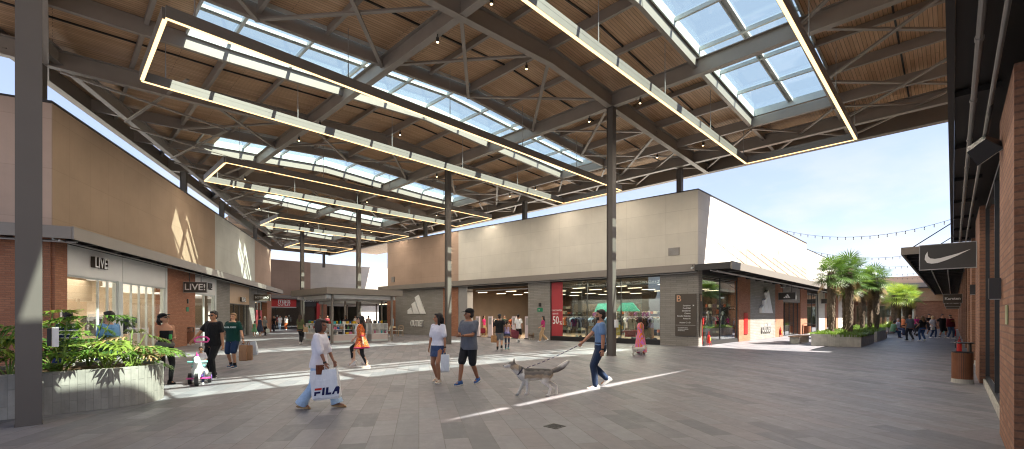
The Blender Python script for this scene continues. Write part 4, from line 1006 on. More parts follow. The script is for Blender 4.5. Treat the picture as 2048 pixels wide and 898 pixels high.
# benches
def bench(x0, x1, y0, y1, label):
    t = thing('bench', label, 'bench', ((x0+x1)/2, (y0+y1)/2, 0), 0, 'wooden benches by the planters'); b = MB(); n = 5
    for i in range(n): w_ = (y1-y0)/n; b.box(x0, x1, y0+i*w_, y0+(i+1)*w_-.015, .40, .46)
    b.build('seat', M['bench'], t)
    for x in (x0+.12, x1-.24): MB().box(x, x+.12, y0+.06, y1-.06, 0, .398).build('leg', M['concrete2'], t)
bench(42.25, 44.6, 3.5, 4.2, 'wooden bench on the end of the second planter, where the man in green stripes sits')
bench(30.6, 33.4, 6.4, 7.0, 'wooden bench in the sun beside the nearest palm planter'); 
# bins
def bin_slat(x, y, label, rz=0, s=1):
    t = thing('litter_bin', label, 'litter bin', (x, y, 0), rz)
    MB().lathe([(.29*s, 0), (.27*s, .1), (.24*s, .1)], 24).build('concrete_foot', M['concrete2'], t, world=False)
    b = MB()
    for i in range(30):
        a = 2*math.pi*i/30; m = Matrix.Rotation(a, 4, 'Z'); k = len(b.v); b.box(.245*s, .27*s, -.021*s, .021*s, .1, .74); b.xf(m, k)
    b.build('slat_drum', M['timber'], t, world=False)
    b = MB().lathe([(.24*s, .1), (.24*s, .745), (.272*s, .75), (.272*s, .765), (.21*s, .765), (.21*s, .3)], 24); b.build('liner', M['black'], t, world=False)
    b = MB(); b.box(.2*s, .24*s, -.03, .03, .76, .98); b.build('lid_post', M['dark'], t, world=False)
    MB().lathe([(.0, .985), (.29*s, .975), (.3*s, .99), (.28*s, 1.0), (0, 1.01)], 24).build('lid', M['dark'], t, world=False)
bin_slat(15.75, -.17, 'round timber slatted litter bin standing by the brick pier on the right', R(-60), .72)
x, y = pf(1615, 41); bin_slat(x, y, 'orange brown litter bin by the sunlit shop window beyond the palms', 0, 1.0)
x, y = pf(377, 25.4); bin_slat(x, y, 'dark brown litter bin against the brick pier under the hanging LIVE! sign', 0, 1.0)
def extinguisher(x, y, label, rz=0):
    t = thing('fire_extinguisher', label, 'fire extinguisher', (x, y, 0), rz, 'fire extinguishers on stands')
    MB().lathe([(.0, .14), (.075, .15), (.08, .2), (.08, .52), (.05, .6), (.025, .62), (0, .63)], 12).build('cylinder', M['red'], t, world=False)
    b = MB(); b.box(-.02, .02, -.05, .02, .63, .67); b.tube((0, .02, .66), (.0, .13, .6), .014, n=6); b.tube((0, .13, .6), (0, .11, .3), .014, n=6); b.build('valve_hose', M['black'], t, world=False)
    MB().box(-.05, .05, -.087, -.078, .3, .46).build('label_plate', mat('yellow_label', (.7, .5, .05), .5), t, world=False)
    b = MB()
    for q in (-.13, .13): b.tube((q, -.1, 0), (q*.5, 0, .8), .007, n=5); b.tube((q, .12, 0), (q*.5, 0, .8), .007, n=5)
    b.tube((-.1, 0, .14), (.1, 0, .14), .011, n=5); b.build('stand', M['red'], t, world=False)
extinguisher(25.3, 9.6, 'red fire extinguisher at the corner below the directory board', 0)
x, y = pf(1561, 35.6); extinguisher(x, y, 'red fire extinguisher by the glass doors past the emblem wall')
extinguisher(26.6, -.2, 'red fire extinguisher seen just behind the slatted bin'); x, y = pf(1915, 33.7); extinguisher(x, y+.15, 'red fire extinguisher farther along the right wall near the man in maroon')
b = MB(); b.lbox(AR, .38, .5, .05, .12, 1.2, 1.55); b.lbox(AR, .43, .45, .05, .07, .1, 1.2); tag(b.build('alarm_call_box', M['red']), 'small red alarm box with its pipe on the grey corner', 'alarm box')
tag(MB().lbox(AR, 7.3, 8.0, .055, .09, .45, 1.85).build('hydrant_cabinet', M['red']), 'tall red hydrant cabinet on the sunlit brick pier', 'hydrant cabinet')
t = thing('exit_sign', 'small green exit sign on the grey brick pier by the entrance', 'sign', AW.p(10.5, .08, 2.1)); MB().lbox(AW, 10.3, 10.75, .055, .075, 1.95, 2.2).build('panel', M['exit'], t); lettering('→', .2, AW.p(10.62, .08, 2.07), AW.right(), M['letters'], t, .003); MB().lbox(AW, 10.45, 10.62, .055, .11, 2.3, 2.55).build('lamp_box', M['dark'], t)
t = thing('exit_sign', 'small dark green exit sign on the brick pier under the LIVE! sign', 'sign', LW.p(11.2, .08, 2.1)); MB().lbox(LW, 11.0, 11.35, .065, .08, 1.9, 2.15).build('panel', M['exit'], t); MB().lbox(LW, 11.1, 11.25, .065, .11, 2.35, 2.6).build('lamp_box', M['dark'], t)
tag(MB().lbox(LW, .22, .44, .07, .09, 1.5, 1.85).build('notice', M['white']), 'small white notice on the brick beside the first shop window', 'notice')
def wall_lamp(L, s, z, label, o=.01):
    t = thing('wall_lamp', label, 'wall lamp', L.p(s, o, z)); MB().lbox(L, s-.06, s+.06, o, o+.11, z-.14, z+.14).build('housing', M['dark'], t); MB().lbox(L, s-.05, s+.05, o+.01, o+.1, z-.147, z-.141).build('lens', M['frame'], t)
wall_lamp(RW, 8.9, 2.02, 'square dark wall lamp on the nearest brick pier at the right edge'); wall_lamp(RW, 18.3, 2.4, 'square dark wall lamp on the second brick pier on the right')
tag(MB().lbox(RW, 7.85, 8.1, .004, .016, 1.55, 1.78).build('notice', mat('pale_green_notice', (.35, .38, .2), .3)), 'small framed notice on the nearest brick pier at the right edge', 'notice')
wall_lamp(LF, 1.5, 2.5, 'dark wall lamp on the brick wall left of the near column', .065)
# flood lamp above the right walk
t = thing('flood_lamp', 'black flood lamp tilted down from the pipe above the near right shop', 'flood lamp', (8.85, -.36, 4.05))
b = MB(); m = Matrix.Translation((8.85, -.3, 3.92)) @ Matrix.Rotation(R(-32), 4, 'Y') @ Matrix.Rotation(R(-38), 4, 'X')
b.loft([[(-.1, -.11, .12), (.1, -.11, .12), (.1, .11, .12), (-.1, .11, .12)], [(-.15, -.15, -.1), (.15, -.15, -.1), (.15, .15, -.1), (-.15, .15, -.1)]]); b.xf(m); b.build('housing', M['black'], t)
b = MB().box(-.135, .135, -.135, .135, -.112, -.102); b.xf(m); b.build('lens', M['frame'], t); MB().tube((8.85, -.38, 4.5), (8.85, -.31, 4.0), .02, n=6).build('bracket', M['dark'], t)
t = thing('sanitiser_dispenser', 'black and white hand dispenser fixed to the near column above the plants', 'dispenser', (-.05, 9.95, 1.2)); 
b = MB(); cxy = (-.25+.19, 10.05); b.box(cxy[0], cxy[0]+.05, 9.96, 10.16, 1.18, 1.46); b.build('back_plate', M['black'], t); b = MB(); b.box(cxy[0]+.052, cxy[0]+.13, 9.97, 10.15, 1.17, 1.47); b.build('cover', M['white'], t)
t = thing('sanitiser_dispenser', 'white hand dispenser on the tall centre column', 'dispenser', (16.2, 9.9, 1.2)); b = MB(); b.box(16.1, 16.25, 9.80, 9.905, 1.18, 1.5); b.build('cover', M['white'], t); MB().box(16.12, 16.23, 9.905, 9.912, 1.2, 1.48).build('back_plate', M['black'], t)
# drain
t = thing('floor_drain', 'small dark square drain grate in the paving in front', 'drain', (5.25, 4.25, .002)); b = MB()
for q in ((5.13, 5.37, 4.13, 4.15), (5.13, 5.37, 4.35, 4.37), (5.13, 5.15, 4.15, 4.35), (5.35, 5.37, 4.15, 4.35)): b.box(*q, .001, .008)
b.build('rim', M['dark'], t); b = MB(); b.box(5.15, 5.35, 4.15, 4.35, .0005, .002)
for i in range(6): q = 5.16+i*.033; b.box(q, q+.014, 4.15, 4.35, .002, .007)
b.build('grate', M['dframe'], t)
b = MB(); pa, pb = at(*((1624-1024)/900*22.1, 22.1)), at(*((1662-1024)/900*25.2, 25.2)); b.bar((pa[0], pa[1], .003), (pb[0], pb[1], .003), .12, .004); tag(b.build('slot_drain', M['black']), 'straight dark slot drain in the walk beside the nearest palm planter', 'drain')
# cameras under canopies
def cctv(L, s, o, z, label):
    t = thing('security_camera', label, 'security camera', L.p(s, o, z), L.rz); MB().tube((0, .1, .02), (0, -.14, -.03), .045, n=8).build('housing', M['frame'], t, world=False); MB().tube((0, .06, .02), (0, .06, .16), .02, n=6).build('bracket', M['dark'], t, world=False)
cctv(AW, .1, .62, 4.22, 'small pale security camera at the canopy corner of the corner shop'); cctv(AR, 15.6, .3, 3.9, 'dark security camera under the canopy above the hanging three bar sign')

# ================================================================== KIOSK
def kiosk(x0, x1, y0, y1, label, posts, goods):
    t = thing('kiosk', label, 'kiosk', ((x0+x1)/2, (y0+y1)/2, 0))
    b = MB(); b.box(x0-.5, x1+.5, y0-.5, y1+.5, 3.0, 3.06); b.box(x0-.5, x1+.5, y0-.56, y0-.5, 2.98, 3.36); b.box(x0-.56, x0-.5, y0-.56, y1+.56, 2.98, 3.36); b.box(x1+.5, x1+.56, y0-.56, y1+.56, 2.98, 3.36); b.box(x0-.5, x1+.5, y1+.5, y1+.56, 2.98, 3.36); b.box(x0-.5, x1+.5, y0-.5, y1+.5, 3.3, 3.34)
    b.build('roof', M['fascia'], t)
    for p, q, e in ((x0, x1, y0+.1), (x0, x1, y1-.1)): MB().box(p-.35, q+.35, e-.06, e+.06, 2.72, 2.95).build('roller_blind', M['white'], t)
    for e in (x0+.1, x1-.1): MB().box(e-.06, e+.06, y0+.2, y1-.2, 2.74, 2.95).build('roller_blind', M['white'], t)
    for x, y in posts: MB().box(x-.055, x+.055, y-.055, y+.055, 0, 2.98).build('post', M['fascia'], t)
    if not goods: return t
    pk = mat('pale_pink_laminate', (.62, .53, .5), .4)
    def counter(a0, a1, b0, b1):
        MB().box(a0, a1, b0, b1, 0, .12).build('plinth', M['frame'], t); MB().box(a0+.02, a1-.02, b0+.02, b1-.02, .12, .46).build('counter_base', pk, t)
        b = MB(); b.box(a0, a1, b0, b1, .46, .5); b.box(a0, a1, b0, b1, 1.12, 1.16); L = max(a1-a0, b1-b0); n = max(2, int(L/.62))
        for i in range(n+1):
            if a1-a0 > b1-b0: q = a0+(a1-a0-.04)*i/n; b.box(q, q+.04, b0, b1, .5, 1.12)
            else: q = b0+(b1-b0-.04)*i/n; b.box(a0, a1, q, q+.04, .5, 1.12)
        b.box(a0+.02, a1-.02, b0+.02, b1-.02, .8, .82)
        c = b.build('display_shelf', M['white'], t)
    counter(x0+.1, x1-1.6, y0+.2, y0+.65); counter(x0+.1, x0+.55, y0+.68, y1-.3); counter(x1-1.3, x1-.1, y0+.2, y0+.65); counter(x1-.55, x1-.1, y0+.68, y1-.3)
    return t
KX0, KX1, KY0, KY1 = 11.9, 15.9, 26.95, 31.6
kiosk(KX0, KX1, KY0, KY1, 'open gift kiosk with flat bronze roof and pink white display counters', [(KX0, KY0), (KX1, KY0-.1), (KX0, KY1), (KX1, KY1)], True)
kiosk(17.2, 20.6, 36.5, 41, 'second flat roofed kiosk behind the gift kiosk', [(17.2, 36.5), (20.6, 36.5), (17.2, 41), (20.6, 41)], False); kiosk(21.2, 24.5, 44.5, 48.5, 'third flat roofed kiosk farthest back in the plaza', [(21.2, 44.5), (24.5, 44.5), (21.2, 48.5), (24.5, 48.5)], False)
b = MB(); b.box(17.5, 20.3, 37, 37.5, 0, 1.05); tag(b.build('serving_counter', M['dark']), 'dark serving counter under the second kiosk roof', 'counter')
b = MB(); b.box(21.5, 24.2, 45, 45.5, 0, 1.05); tag(b.build('serving_counter', M['poster']), 'red serving counter under the third kiosk roof', 'counter')
t = thing('kiosk_badge', 'small black badge with coloured letters on the kiosk counter', 'sign', (12.1, 27.1, .3)); MB().box(11.95, 12.0, 27.45, 28.1, .16, .42).build('panel', M['black'], t)
for i, cl_ in enumerate(('#d03030', '#e0a020', '#3aa040', '#3070c0')): MB().box(11.93, 11.949, 28.0-.14*i-.11, 28.0-.14*i, .29, .39).build('coloured_letter', cloth(cl_), t); MB().box(11.93, 11.949, 28.0-.14*i-.11, 28.0-.14*i, .19, .27).build('coloured_letter', cloth(('#e0a020', '#3aa040', '#d8d8d0', '#d03030')[i]), t)
GC = [('red', '#b03028'), ('blue', '#2f6fb0'), ('turquoise', '#3fa8b0'), ('yellow', '#d8b030'), ('pink', '#d07898'), ('white', '#d8d4cc'), ('dark', '#3a3432'), ('tan', '#a8825c'), ('green', '#4f8a58')]
rr = random.Random(21); seen = {}
def good(x, y, z, kind, where):
    cn, ch = GC[rr.randrange(len(GC))]; k = (cn, kind, where); i = seen.get(k, 0); seen[k] = i+1
    pos = 'leftmost' if i == 0 else '%s from the left' % ORD[i]
    t = thing({'bottle': 'bottle', 'mug': 'mug', 'box': 'gift_box'}[kind], '%s %s on the %s, %s such' % (cn, {'bottle': 'bottle', 'mug': 'mug', 'box': 'gift box'}[kind], where, pos), {'bottle': 'bottle', 'mug': 'mug', 'box': 'box'}[kind], (x, y, z), 0, 'goods displayed in the gift kiosk')
    h = rr.uniform(.16, .25)
    if kind == 'bottle': MB().lathe([(.045, 0), (.05, .02), (.05, h*.7), (.025, h*.85)], 8).build('bottle_body', cloth(ch), t, world=False); MB().lathe([(.028, h*.85), (.028, h)], 8).build('cap', M['dark'], t, world=False)
    elif kind == 'mug': MB().lathe([(.04, 0), (.05, .01), (.05, .12), (.042, .12), (.04, .02)], 8).build('cup', cloth(ch), t, world=False); MB().path([(.05, 0, .1), (.085, 0, .09), (.085, 0, .04), (.05, 0, .03)], .008, 4).build('handle', cloth(ch), t, world=False)
    else: w_ = rr.uniform(.08, .13); MB().box(-w_, w_, -.07, .07, 0, h*.8).build('carton', cloth(ch), t, world=False); MB().box(-w_-.006, w_+.006, -.076, .076, h*.8, h*.88).build('lid', cloth(GC[rr.randrange(9)][1]), t, world=False)
x = KX0+.25
while x < KX1-1.65:
    good(x, KY0+.38, .505, rr.choice(('bottle', 'box', 'mug')), 'lower front shelf of the kiosk'); good(x+.08, KY0+.38, .825, rr.choice(('bottle', 'mug', 'box')), 'upper front shelf of the kiosk'); good(x+.03, KY0+.42, 1.165, rr.choice(('bottle', 'box', 'box')), 'kiosk counter top'); x += .215
y = KY0+.85
while y < KY1-.4:
    good(KX0+.3, y, .505, rr.choice(('bottle', 'box', 'mug')), 'lower side shelf of the kiosk'); good(KX0+.3, y+.05, .825, rr.choice(('mug', 'box')), 'upper side shelf of the kiosk'); good(KX0+.3, y, 1.165, rr.choice(('bottle', 'box')), 'side counter top of the kiosk'); y += .4
x = KX1-1.2
while x < KX1-.15: good(x, KY0+.4, .505, 'bottle', 'right hand kiosk case'); good(x, KY0+.4, 1.165, rr.choice(('box', 'box', 'bottle')), 'right hand kiosk counter'); x += .25
# cafe chairs and tables by the brick end
def chair(x, y, rz, label):
    t = thing('cafe_chair', label, 'chair', (x, y, 0), rz, 'wooden cafe chairs by the kiosk')
    MB().lathe([(.0, .45), (.2, .45), (.21, .47), (.2, .485), (0, .49)], 10).build('seat', M['frame'], t, world=False)
    for a in (-.16, .16):
        MB().tube((a, -.15, 0), (a*.9, -.13, .46), .016, n=5).build('leg', M['palewood'], t, world=False); MB().tube((a*1.1, .19, 0), (a, .17, .46), .016, n=5).build('leg', M['palewood'], t, world=False)
    b = MB(); b.path([(-.17, .17, .46), (-.18, .2, .84), (0, .22, .88), (.18, .2, .84), (.17, .17, .46)], .014, 5); b.path([(-.16, .18, .5), (.16, .2, .78)], .01, 4); b.path([(.16, .18, .5), (-.16, .2, .78)], .01, 4); b.build('backrest', M['palewood'], t, world=False)
CH = [(742, 36.6, 30), (757, 37.2, 200), (775, 35.8, 10), (790, 36.2, 60), (801, 36.6, 160), (748, 39.5, 90), (768, 40, 250)]
for i, (px, f, a) in enumerate(CH): x, y = pf(px, f); chair(x, y, R(a), 'wooden cafe chair with curved back, %s from the left beside the kiosk' % ORD[i])
for i, (px, f) in enumerate(((750, 37.8), (783, 37.2))):
    x, y = pf(px, f); t = thing('cafe_table', ('small round cafe table nearest the kiosk', 'small round cafe table nearest the brick end wall')[i], 'table', (x, y, 0)); MB().lathe([(.0, .72), (.35, .72), (.35, .75), (0, .75)], 14).build('table_top', M['palewood'], t, world=False); MB().lathe([(.22, 0), (.22, .02), (.03, .04), (.03, .72)], 10).build('pedestal', M['dark'], t, world=False)

# ================================================================== SHOP GOODS
def shirt_shape(mb, w_, h, th):
    pts = [(-w_*.36, -h), (w_*.36, -h), (w_*.36, -h*.36), (w_*.62, -h*.44), (w_*.68, -h*.2), (w_*.38, -.02), (w_*.14, 0), (0, -.04), (-w_*.14, 0), (-w_*.38, -.02), (-w_*.68, -h*.2), (-w_*.62, -h*.44), (-w_*.36, -h*.36)]
    mb.plate(pts, (0, th/2, 0), (1, 0, 0), (0, 0, 1), th)
SH = {}
def hung(x, y, z, rz, cname, ch, label, group, w_=.5, h=.66):
    key = (ch, w_)
    if key not in SH:
        t = thing('hanging_shirt', label, 'shirt', (x, y, z), rz, group); b = MB(); shirt_shape(b, w_, h, .07); b.build('garment', cloth(ch), t, world=False); MB().path([(-.16, 0, -.03), (0, 0, .05), (.16, 0, -.03)], .008, 4).tube((0, 0, .05), (0, 0, .12), .005, n=4).build('hanger', M['alu'], t, world=False); SH[key] = t
    else:
        t = copy_tree(SH[key]); t.location = (x, y, z); t.rotation_euler = (0, 0, rz); tag(t, label, 'shirt', group)
def rail(L, s0, s1, o, z, label):
    t = thing('clothes_rail', label, 'clothes rail', L.p((s0+s1)/2, o, 0)); MB().tube(L.p(s0, o, z), L.p(s1, o, z), .014, n=6).build('bar', M['alu'], t)
    for s in (s0, s1): MB().tube(L.p(s, o, .01), L.p(s, o, z), .016, n=6).build('upright', M['alu'], t)
cnt = {}
def fill(L, s0, s1, o, z, cols, where, step=.2, face=False, rz0=0, h=.66):
    s = s0; i = 0
    while s < s1:
        cn, ch = cols[i % len(cols)] if face else cols[rr.randrange(len(cols))]
        k = (cn, where); cnt[k] = cnt.get(k, 0)+1
        p = L.p(s, o, z); ang = L.rz+(0 if face else R(90)+rr.uniform(-.25, .25))
        hung(p[0], p[1], z, ang, cn, ch, '%s %s shirt on the %s' % (ORD[cnt[k]-1] if cnt[k] <= 20 else 'last', cn, where), 'shirts hung in the shops', .5, h); s += step*rr.uniform(.8, 1.25); i += 1
NAVY = [('navy', '#1c2740'), ('dark blue', '#24344f'), ('black', '#17181b'), ('light blue', '#8fb0cc'), ('grey', '#6a6d70')]
rail(AW, 5.4, 8.6, -.75, 1.62, 'clothes rail of navy shirts behind the discount poster window'); fill(AW, 5.6, 8.5, -.75, 1.55, NAVY, 'left rail of the wide window', .3); 
fill(AW, 5.7, 8.3, -.52, 1.5, [('light blue', '#9cb9d4'), ('navy', '#1d2942'), ('dark blue', '#22324c'), ('navy', '#1d2942')], 'front of the left window rail', .78, True)
rail(AW, 2.3, 4.9, -.75, 1.62, 'clothes rail with white, lilac and black shirts in the window near the grey corner'); fill(AW, 2.4, 4.8, -.75, 1.55, [('black', '#17181b'), ('charcoal', '#2c2d31'), ('lilac', '#9a8fae'), ('white', '#cfcdc8'), ('dark red', '#5a2328')], 'right rail of the wide window', .26)
fill(AW, 2.5, 4.8, -.52, 1.52, [('white', '#e0deda'), ('black', '#1a1b1e'), ('beige', '#c9bba8')], 'front of the right window rail', .8, True)
rail(AW, 4.95, 5.35, -.6, 1.1, 'short low rail of yellow shirts beside the tall column'); fill(AW, 4.98, 5.3, -.55, 1.12, [('yellow', '#e0b422')], 'low rail beside the column', .2, True); fill(AW, 4.0, 4.6, -.55, .82, [('red', '#b02a24')], 'low front rail right of the column', .28, True, h=.45); fill(AW, 6.5, 6.6, -.5, .98, [('navy', '#1d2942')], 'low front of the left window', .3, True, h=.4)
rail(AR, .8, 6.0, -1.1, 1.7, 'clothes rail in the window round the corner'); fill(AR, .9, 6.0, -1.1, 1.62, [('pink', '#d05878'), ('white', '#dcd9d2'), ('blue', '#5878a0'), ('grey', '#787878'), ('brown', '#6a4a38')], 'rail in the window round the corner', .34)
# tables, boxes and shoes in the window
def block(name, L, s0, s1, o0, o1, z0, z1, m, label, cat, top=None):
    t = thing(name, label, cat, L.p((s0+s1)/2, (o0+o1)/2, z0)); MB().lbox(L, s0, s1, o0, o1, z0, z1-.03).build('body', m, t); MB().lbox(L, s0-.01, s1+.01, o0-.01, o1+.01, z1-.03, z1).build('lid', top or m, t); return t
bx = mat('brown_card', (.42, .27, .16), .8)
for i, (s, z1, l) in enumerate(((7.05, 1.0, 'brown cardboard crate under the navy shirts, left one'), (6.3, .95, 'brown cardboard crate under the navy shirts, right one'), (3.1, .95, 'brown cardboard crate behind the woman in the pink dress'))): block('crate', AW, s-.26, s+.26, -.95, -.55, .27, z1, bx, l, 'crate')
block('display_plinth', AW, 2.2, 9.5, -1.5, -.12, .03, .26, M['palewood'], 'long low wooden display plinth along the wide window', 'plinth')
def shoe(x, y, z, rz, ch, label):
    t = thing('sports_shoe', label, 'shoe', (x, y, z), rz, 'shoes displayed in the window')
    b = MB().loft([[(-.045, -.13, .02), (.045, -.13, .02), (.045, -.13, .09), (-.045, -.13, .11)], [(-.05, -.02, .02), (.05, -.02, .02), (.04, -.02, .13), (-.04, -.02, .13)], [(-.05, .08, .02), (.05, .08, .02), (.035, .08, .075), (-.035, .08, .075)], [(-.03, .15, .02), (.03, .15, .02), (.02, .15, .045), (-.02, .15, .045)]]); b.build('upper', cloth(ch), t, world=False)
    MB().loft([[(-.05, -.14, 0), (.05, -.14, 0), (.05, -.14, .025), (-.05, -.14, .025)], [(-.055, .05, 0), (.055, .05, 0), (.055, .05, .022), (-.055, .05, .022)], [(-.03, .16, .005), (.03, .16, .005), (.03, .16, .025), (-.03, .16, .025)]]).build('sole', M['white'], t, world=False)
for i, s in enumerate((7.8, 7.55, 6.95, 6.72, 6.2, 5.9, 4.75, 3.95, 3.75, 3.45, 2.95, 2.55)):
    cn, ch = (('mint', '#a8cfc0'), ('black', '#1e2022'), ('white', '#d8d8d4'), ('grey', '#80858a'))[i % 4]; p = AW.p(s, -.32, .262); shoe(p[0], p[1], .262, AW.rz+R(70+rr.uniform(-20, 20)), ch, '%s sports shoe on the window plinth, %s from the red poster' % (cn, ORD[i]))
for s, o, cn, ch in ((5.0, -1.8, 'turquoise', '#2fae98'), (7.0, -2.4, 'teal', '#30a090')):
    t = thing('hanging_sign_board', '%s tilted promotion board hung inside the wide window' % cn, 'board', AW.p(s, o, 2.3)); b = MB(); b.add([AW.p(s-.9, o, 1.95), AW.p(s+.7, o, 1.95), AW.p(s+.4, o, 2.5), AW.p(s-.4, o, 2.5)]+[AW.p(s-.9, o-.04, 1.95), AW.p(s+.7, o-.04, 1.95), AW.p(s+.4, o-.04, 2.5), AW.p(s-.4, o-.04, 2.5)], [(0, 1, 2, 3), (7, 6, 5, 4), (0, 4, 5, 1), (1, 5, 6, 2), (2, 6, 7, 3), (3, 7, 4, 0)]); b.build('board', cloth(ch), t)
def mannequin(x, y, z, rz, top, bottom, label):
    t = thing('mannequin', label, 'mannequin', (x, y, z), rz)
    b = MB(); b.ell((0, 0, 1.62), (.085, .1, .12)); b.tube((0, 0, 1.4), (0, 0, 1.56), .05); b.cone((-.1, 0, .85), .085, (-.1, .02, .1), .05); b.cone((.1, 0, .85), .085, (.1, .02, .1), .05); b.cone((-.2, 0, 1.38), .05, (-.24, .03, .88), .035); b.cone((.2, 0, 1.38), .05, (.24, .03, .88), .035); b.build('figure', M['frame'], t, True, False)
    MB().loft([[(w_*math.cos(a*math.pi/5), d*math.sin(a*math.pi/5), zz_) for a in range(10)] for w_, d, zz_ in ((.17, .12, .82), (.17, .12, 1.0), (.16, .11, 1.1), (.21, .13, 1.3), (.2, .11, 1.42), (.08, .07, 1.48))]).build('top_garment', cloth(top), t, True, False)
    b = MB()
    for q in (-.1, .1): b.cone((q, 0, .84), .105, (q, .02, .2), .075)
    b.build('trousers', cloth(bottom), t, True, False); MB().lathe([(.2, 0), (.2, .02), (.0, .025)], 14).build('stand', M['alu'], t, world=False)
for L, s, o, a, c, l in ((FW, 11.0, -1.0, '#6a1f22', '#222226', 'left mannequin in dark red in the far dark shopfront'), (FW, 12.6, -1.2, '#a03038', '#1d1d20', 'middle mannequin in red in the far dark shopfront'), (FW, 14.0, -1.0, '#2a2422', '#18181a', 'right mannequin in black in the far dark shopfront'), (AR, 27.5-2, -.8, '#a82420', '#d0d0cc', 'mannequin in a red shirt in the window behind the palms'), (AR, 5.4, -.6, '#807c80', '#2c3040', 'mannequin in grey in the window round the corner'), (AR, 3.0, -.6, '#c8c4c0', '#5068a0', 'mannequin in white in the window round the corner')):
    p = L.p(s, o, .25); mannequin(p[0], p[1], .05 if L is FW else .22, L.rz, a, c, l)
# first shop on the left: rails of clothes
rail(LW, .9, 2.4, -1.5, 1.75, 'rail of white garments inside the first left shop'); fill(LW, 1.75, 3.1, -1.6, 1.7, [('white', '#d8d4cc')], 'white rail of the first left shop', .16)
rail(LW, 4.5, 8.1, -1.2, 1.7, 'long rail of dark and coloured garments behind the left glass front'); fill(LW, 4.6, 8.0, -1.2, 1.62, [('teal', '#1f4a50'), ('navy', '#1c2740'), ('black', '#17181b'), ('plum', '#43283c'), ('grey', '#5c5c60')], 'long rail of the first left shop', .24, h=.8)
p = LW.p(2.9, -2.4, 0); mannequin(p[0], p[1], .03, LW.rz, '#17181b', '#17181b', 'black clad mannequin inside the first left shop'); p = LW.p(.95, -.9, 0); mannequin(p[0], p[1], .03, LW.rz, '#24242a', '#17181b', 'dark clad mannequin at the left edge of the first shop window')
b = thing('display_table', 'low wooden display table inside the first left shop', 'table', LW.p(2, -2.2, 0)); MB().lbox(LW, 1.2, 2.8, -2.6, -1.9, .7, .76).build('table_top', M['palewood'], b)
for s in (1.3, 2.7): MB().lbox(LW, s-.04, s+.04, -2.5, -2.0, .02, .7).build('leg', M['dark'], b)
# entrance of the corner shop: security gates, posters, shelves
pinkp = mat('gate_panel', (.68, .58, .6), .4)
for i, (px, f) in enumerate(((956, 35.4), (981, 34.6), (1029, 33), (1055, 32.2))):
    x, y = pf(px, f); t = thing('security_gate', '%s white pink security gate post in the shop entrance' % ('leftmost', 'second from left', 'third from left', 'rightmost')[i], 'security gate', (x, y, 0), AW.rz, 'security gates in the entrance'); b = MB().box(-.2, .2, -.05, .05, .05, 1.62); b.build('panel', pinkp, t, world=False); MB().box(-.24, .24, -.09, .09, 0, .06).build('foot', M['dark'], t, world=False); MB().box(-.12, .12, -.056, -.051, 1.0, 1.5).build('printed_panel', M['alu'], t, world=False)
for i, (s, ch) in enumerate(((17.0, '#7a3a20'), (15.9, '#302a28'), (14.9, '#4a3a30'))):
    t = thing('poster', 'wide sports photo poster high on the shop back wall, %s' % ('left one', 'middle one', 'right one')[i], 'poster', AW.p(s, -9, 3)); 
    MB().box(40.12, 40.16, 10.9+i*3.2, 13.6+i*3.2, 2.5, 4.0).build('sheet', mat('poster_print_%s' % ch[1:], lin(ch), .6, var=.9, scale=1.3), t)
t = thing('framed_picture', 'small framed portrait on the pink entrance panel', 'picture', AW.p(12.1, -3.2, 2.9)); MB().lbox(AW, 11.85, 12.45, -3.245, -3.2, 2.5, 3.3).build('frame', M['palewood'], t); MB().lbox(AW, 11.9, 12.4, -3.2, -3.19, 2.55, 3.25).build('print', mat('portrait_print', (.12, .1, .05), .6, var=.9, scale=3), t)
for i in range(5): MB().lbox(AW, 11.95, 12.75, -3.249, -3.243, 1.4+i*.17, 1.48+i*.17).build('printed_line', M['dark'], t)
shc = ['#b8482a', '#2c3a5a', '#d8d0c0', '#1a1a1c', '#c09030', '#607080']
for i in range(5):
    s = 12.6+i*1.05; o = -3.0-(i % 3)*1.6
    t = thing('display_table', 'display table with folded clothes inside the corner shop, %s from the right' % ORD[i], 'table', AW.p(s, o, 0)); MB().lbox(AW, s-.45, s+.45, o-.35, o+.35, .72, .78).build('table_top', M['palewood'], t)
    for q in (-.4, .4): MB().lbox(AW, s+q-.03, s+q+.03, o-.3, o+.3, .02, .72).build('leg', M['dark'], t)
    for q in range(3):
        p = thing('folded_clothes', 'pile of folded clothes on the display table %s from the right, pile %d of three' % (ORD[i], q+1), 'clothes', AW.p(s-.3+q*.3, o, .78), 0, 'folded clothes on tables')
        MB().lbox(AW, s-.41+q*.3, s-.19+q*.3, o-.2, o+.2, .782, .88).build('lower_fold', cloth(shc[(i+q) % 6]), p); MB().lbox(AW, s-.40+q*.3, s-.2+q*.3, o-.19, o+.19, .881, .96).build('upper_fold', cloth(shc[(i+q+2) % 6]), p)
for i in range(4):
    s = 12.3+i*1.6; o = -7.2-i*.5; rail(AW, s-.7, s+.7, o, 1.6, 'clothes rail deep inside the corner shop, %s from the right' % ORD[i]); fill(AW, s-.65, s+.65, o, 1.52, [('orange', '#b8602a'), ('navy', '#1c2740'), ('white', '#d0ccc4'), ('black', '#17181b'), ('green', '#3a5a40')], '%s rail deep inside the corner shop' % ORD[i], .27)
for i in range(5):
    s = 12.4+i*1.15; o = -1.6-(i % 2)*.9
    if 13.2 < s < 14.2 or i == 2: continue
    rail(AW, s-.45, s+.45, o-1.2, 1.45, 'clothes rail just inside the shop entrance, %s from the right' % ORD[i]); fill(AW, s-.42, s+.42, o-1.2, 1.38, [('rust', '#a0522a'), ('navy', '#1c2740'), ('black', '#17181b'), ('olive', '#5a5a3a'), ('cream', '#cfc4ac')], '%s rail just inside the entrance' % ORD[i], .16)
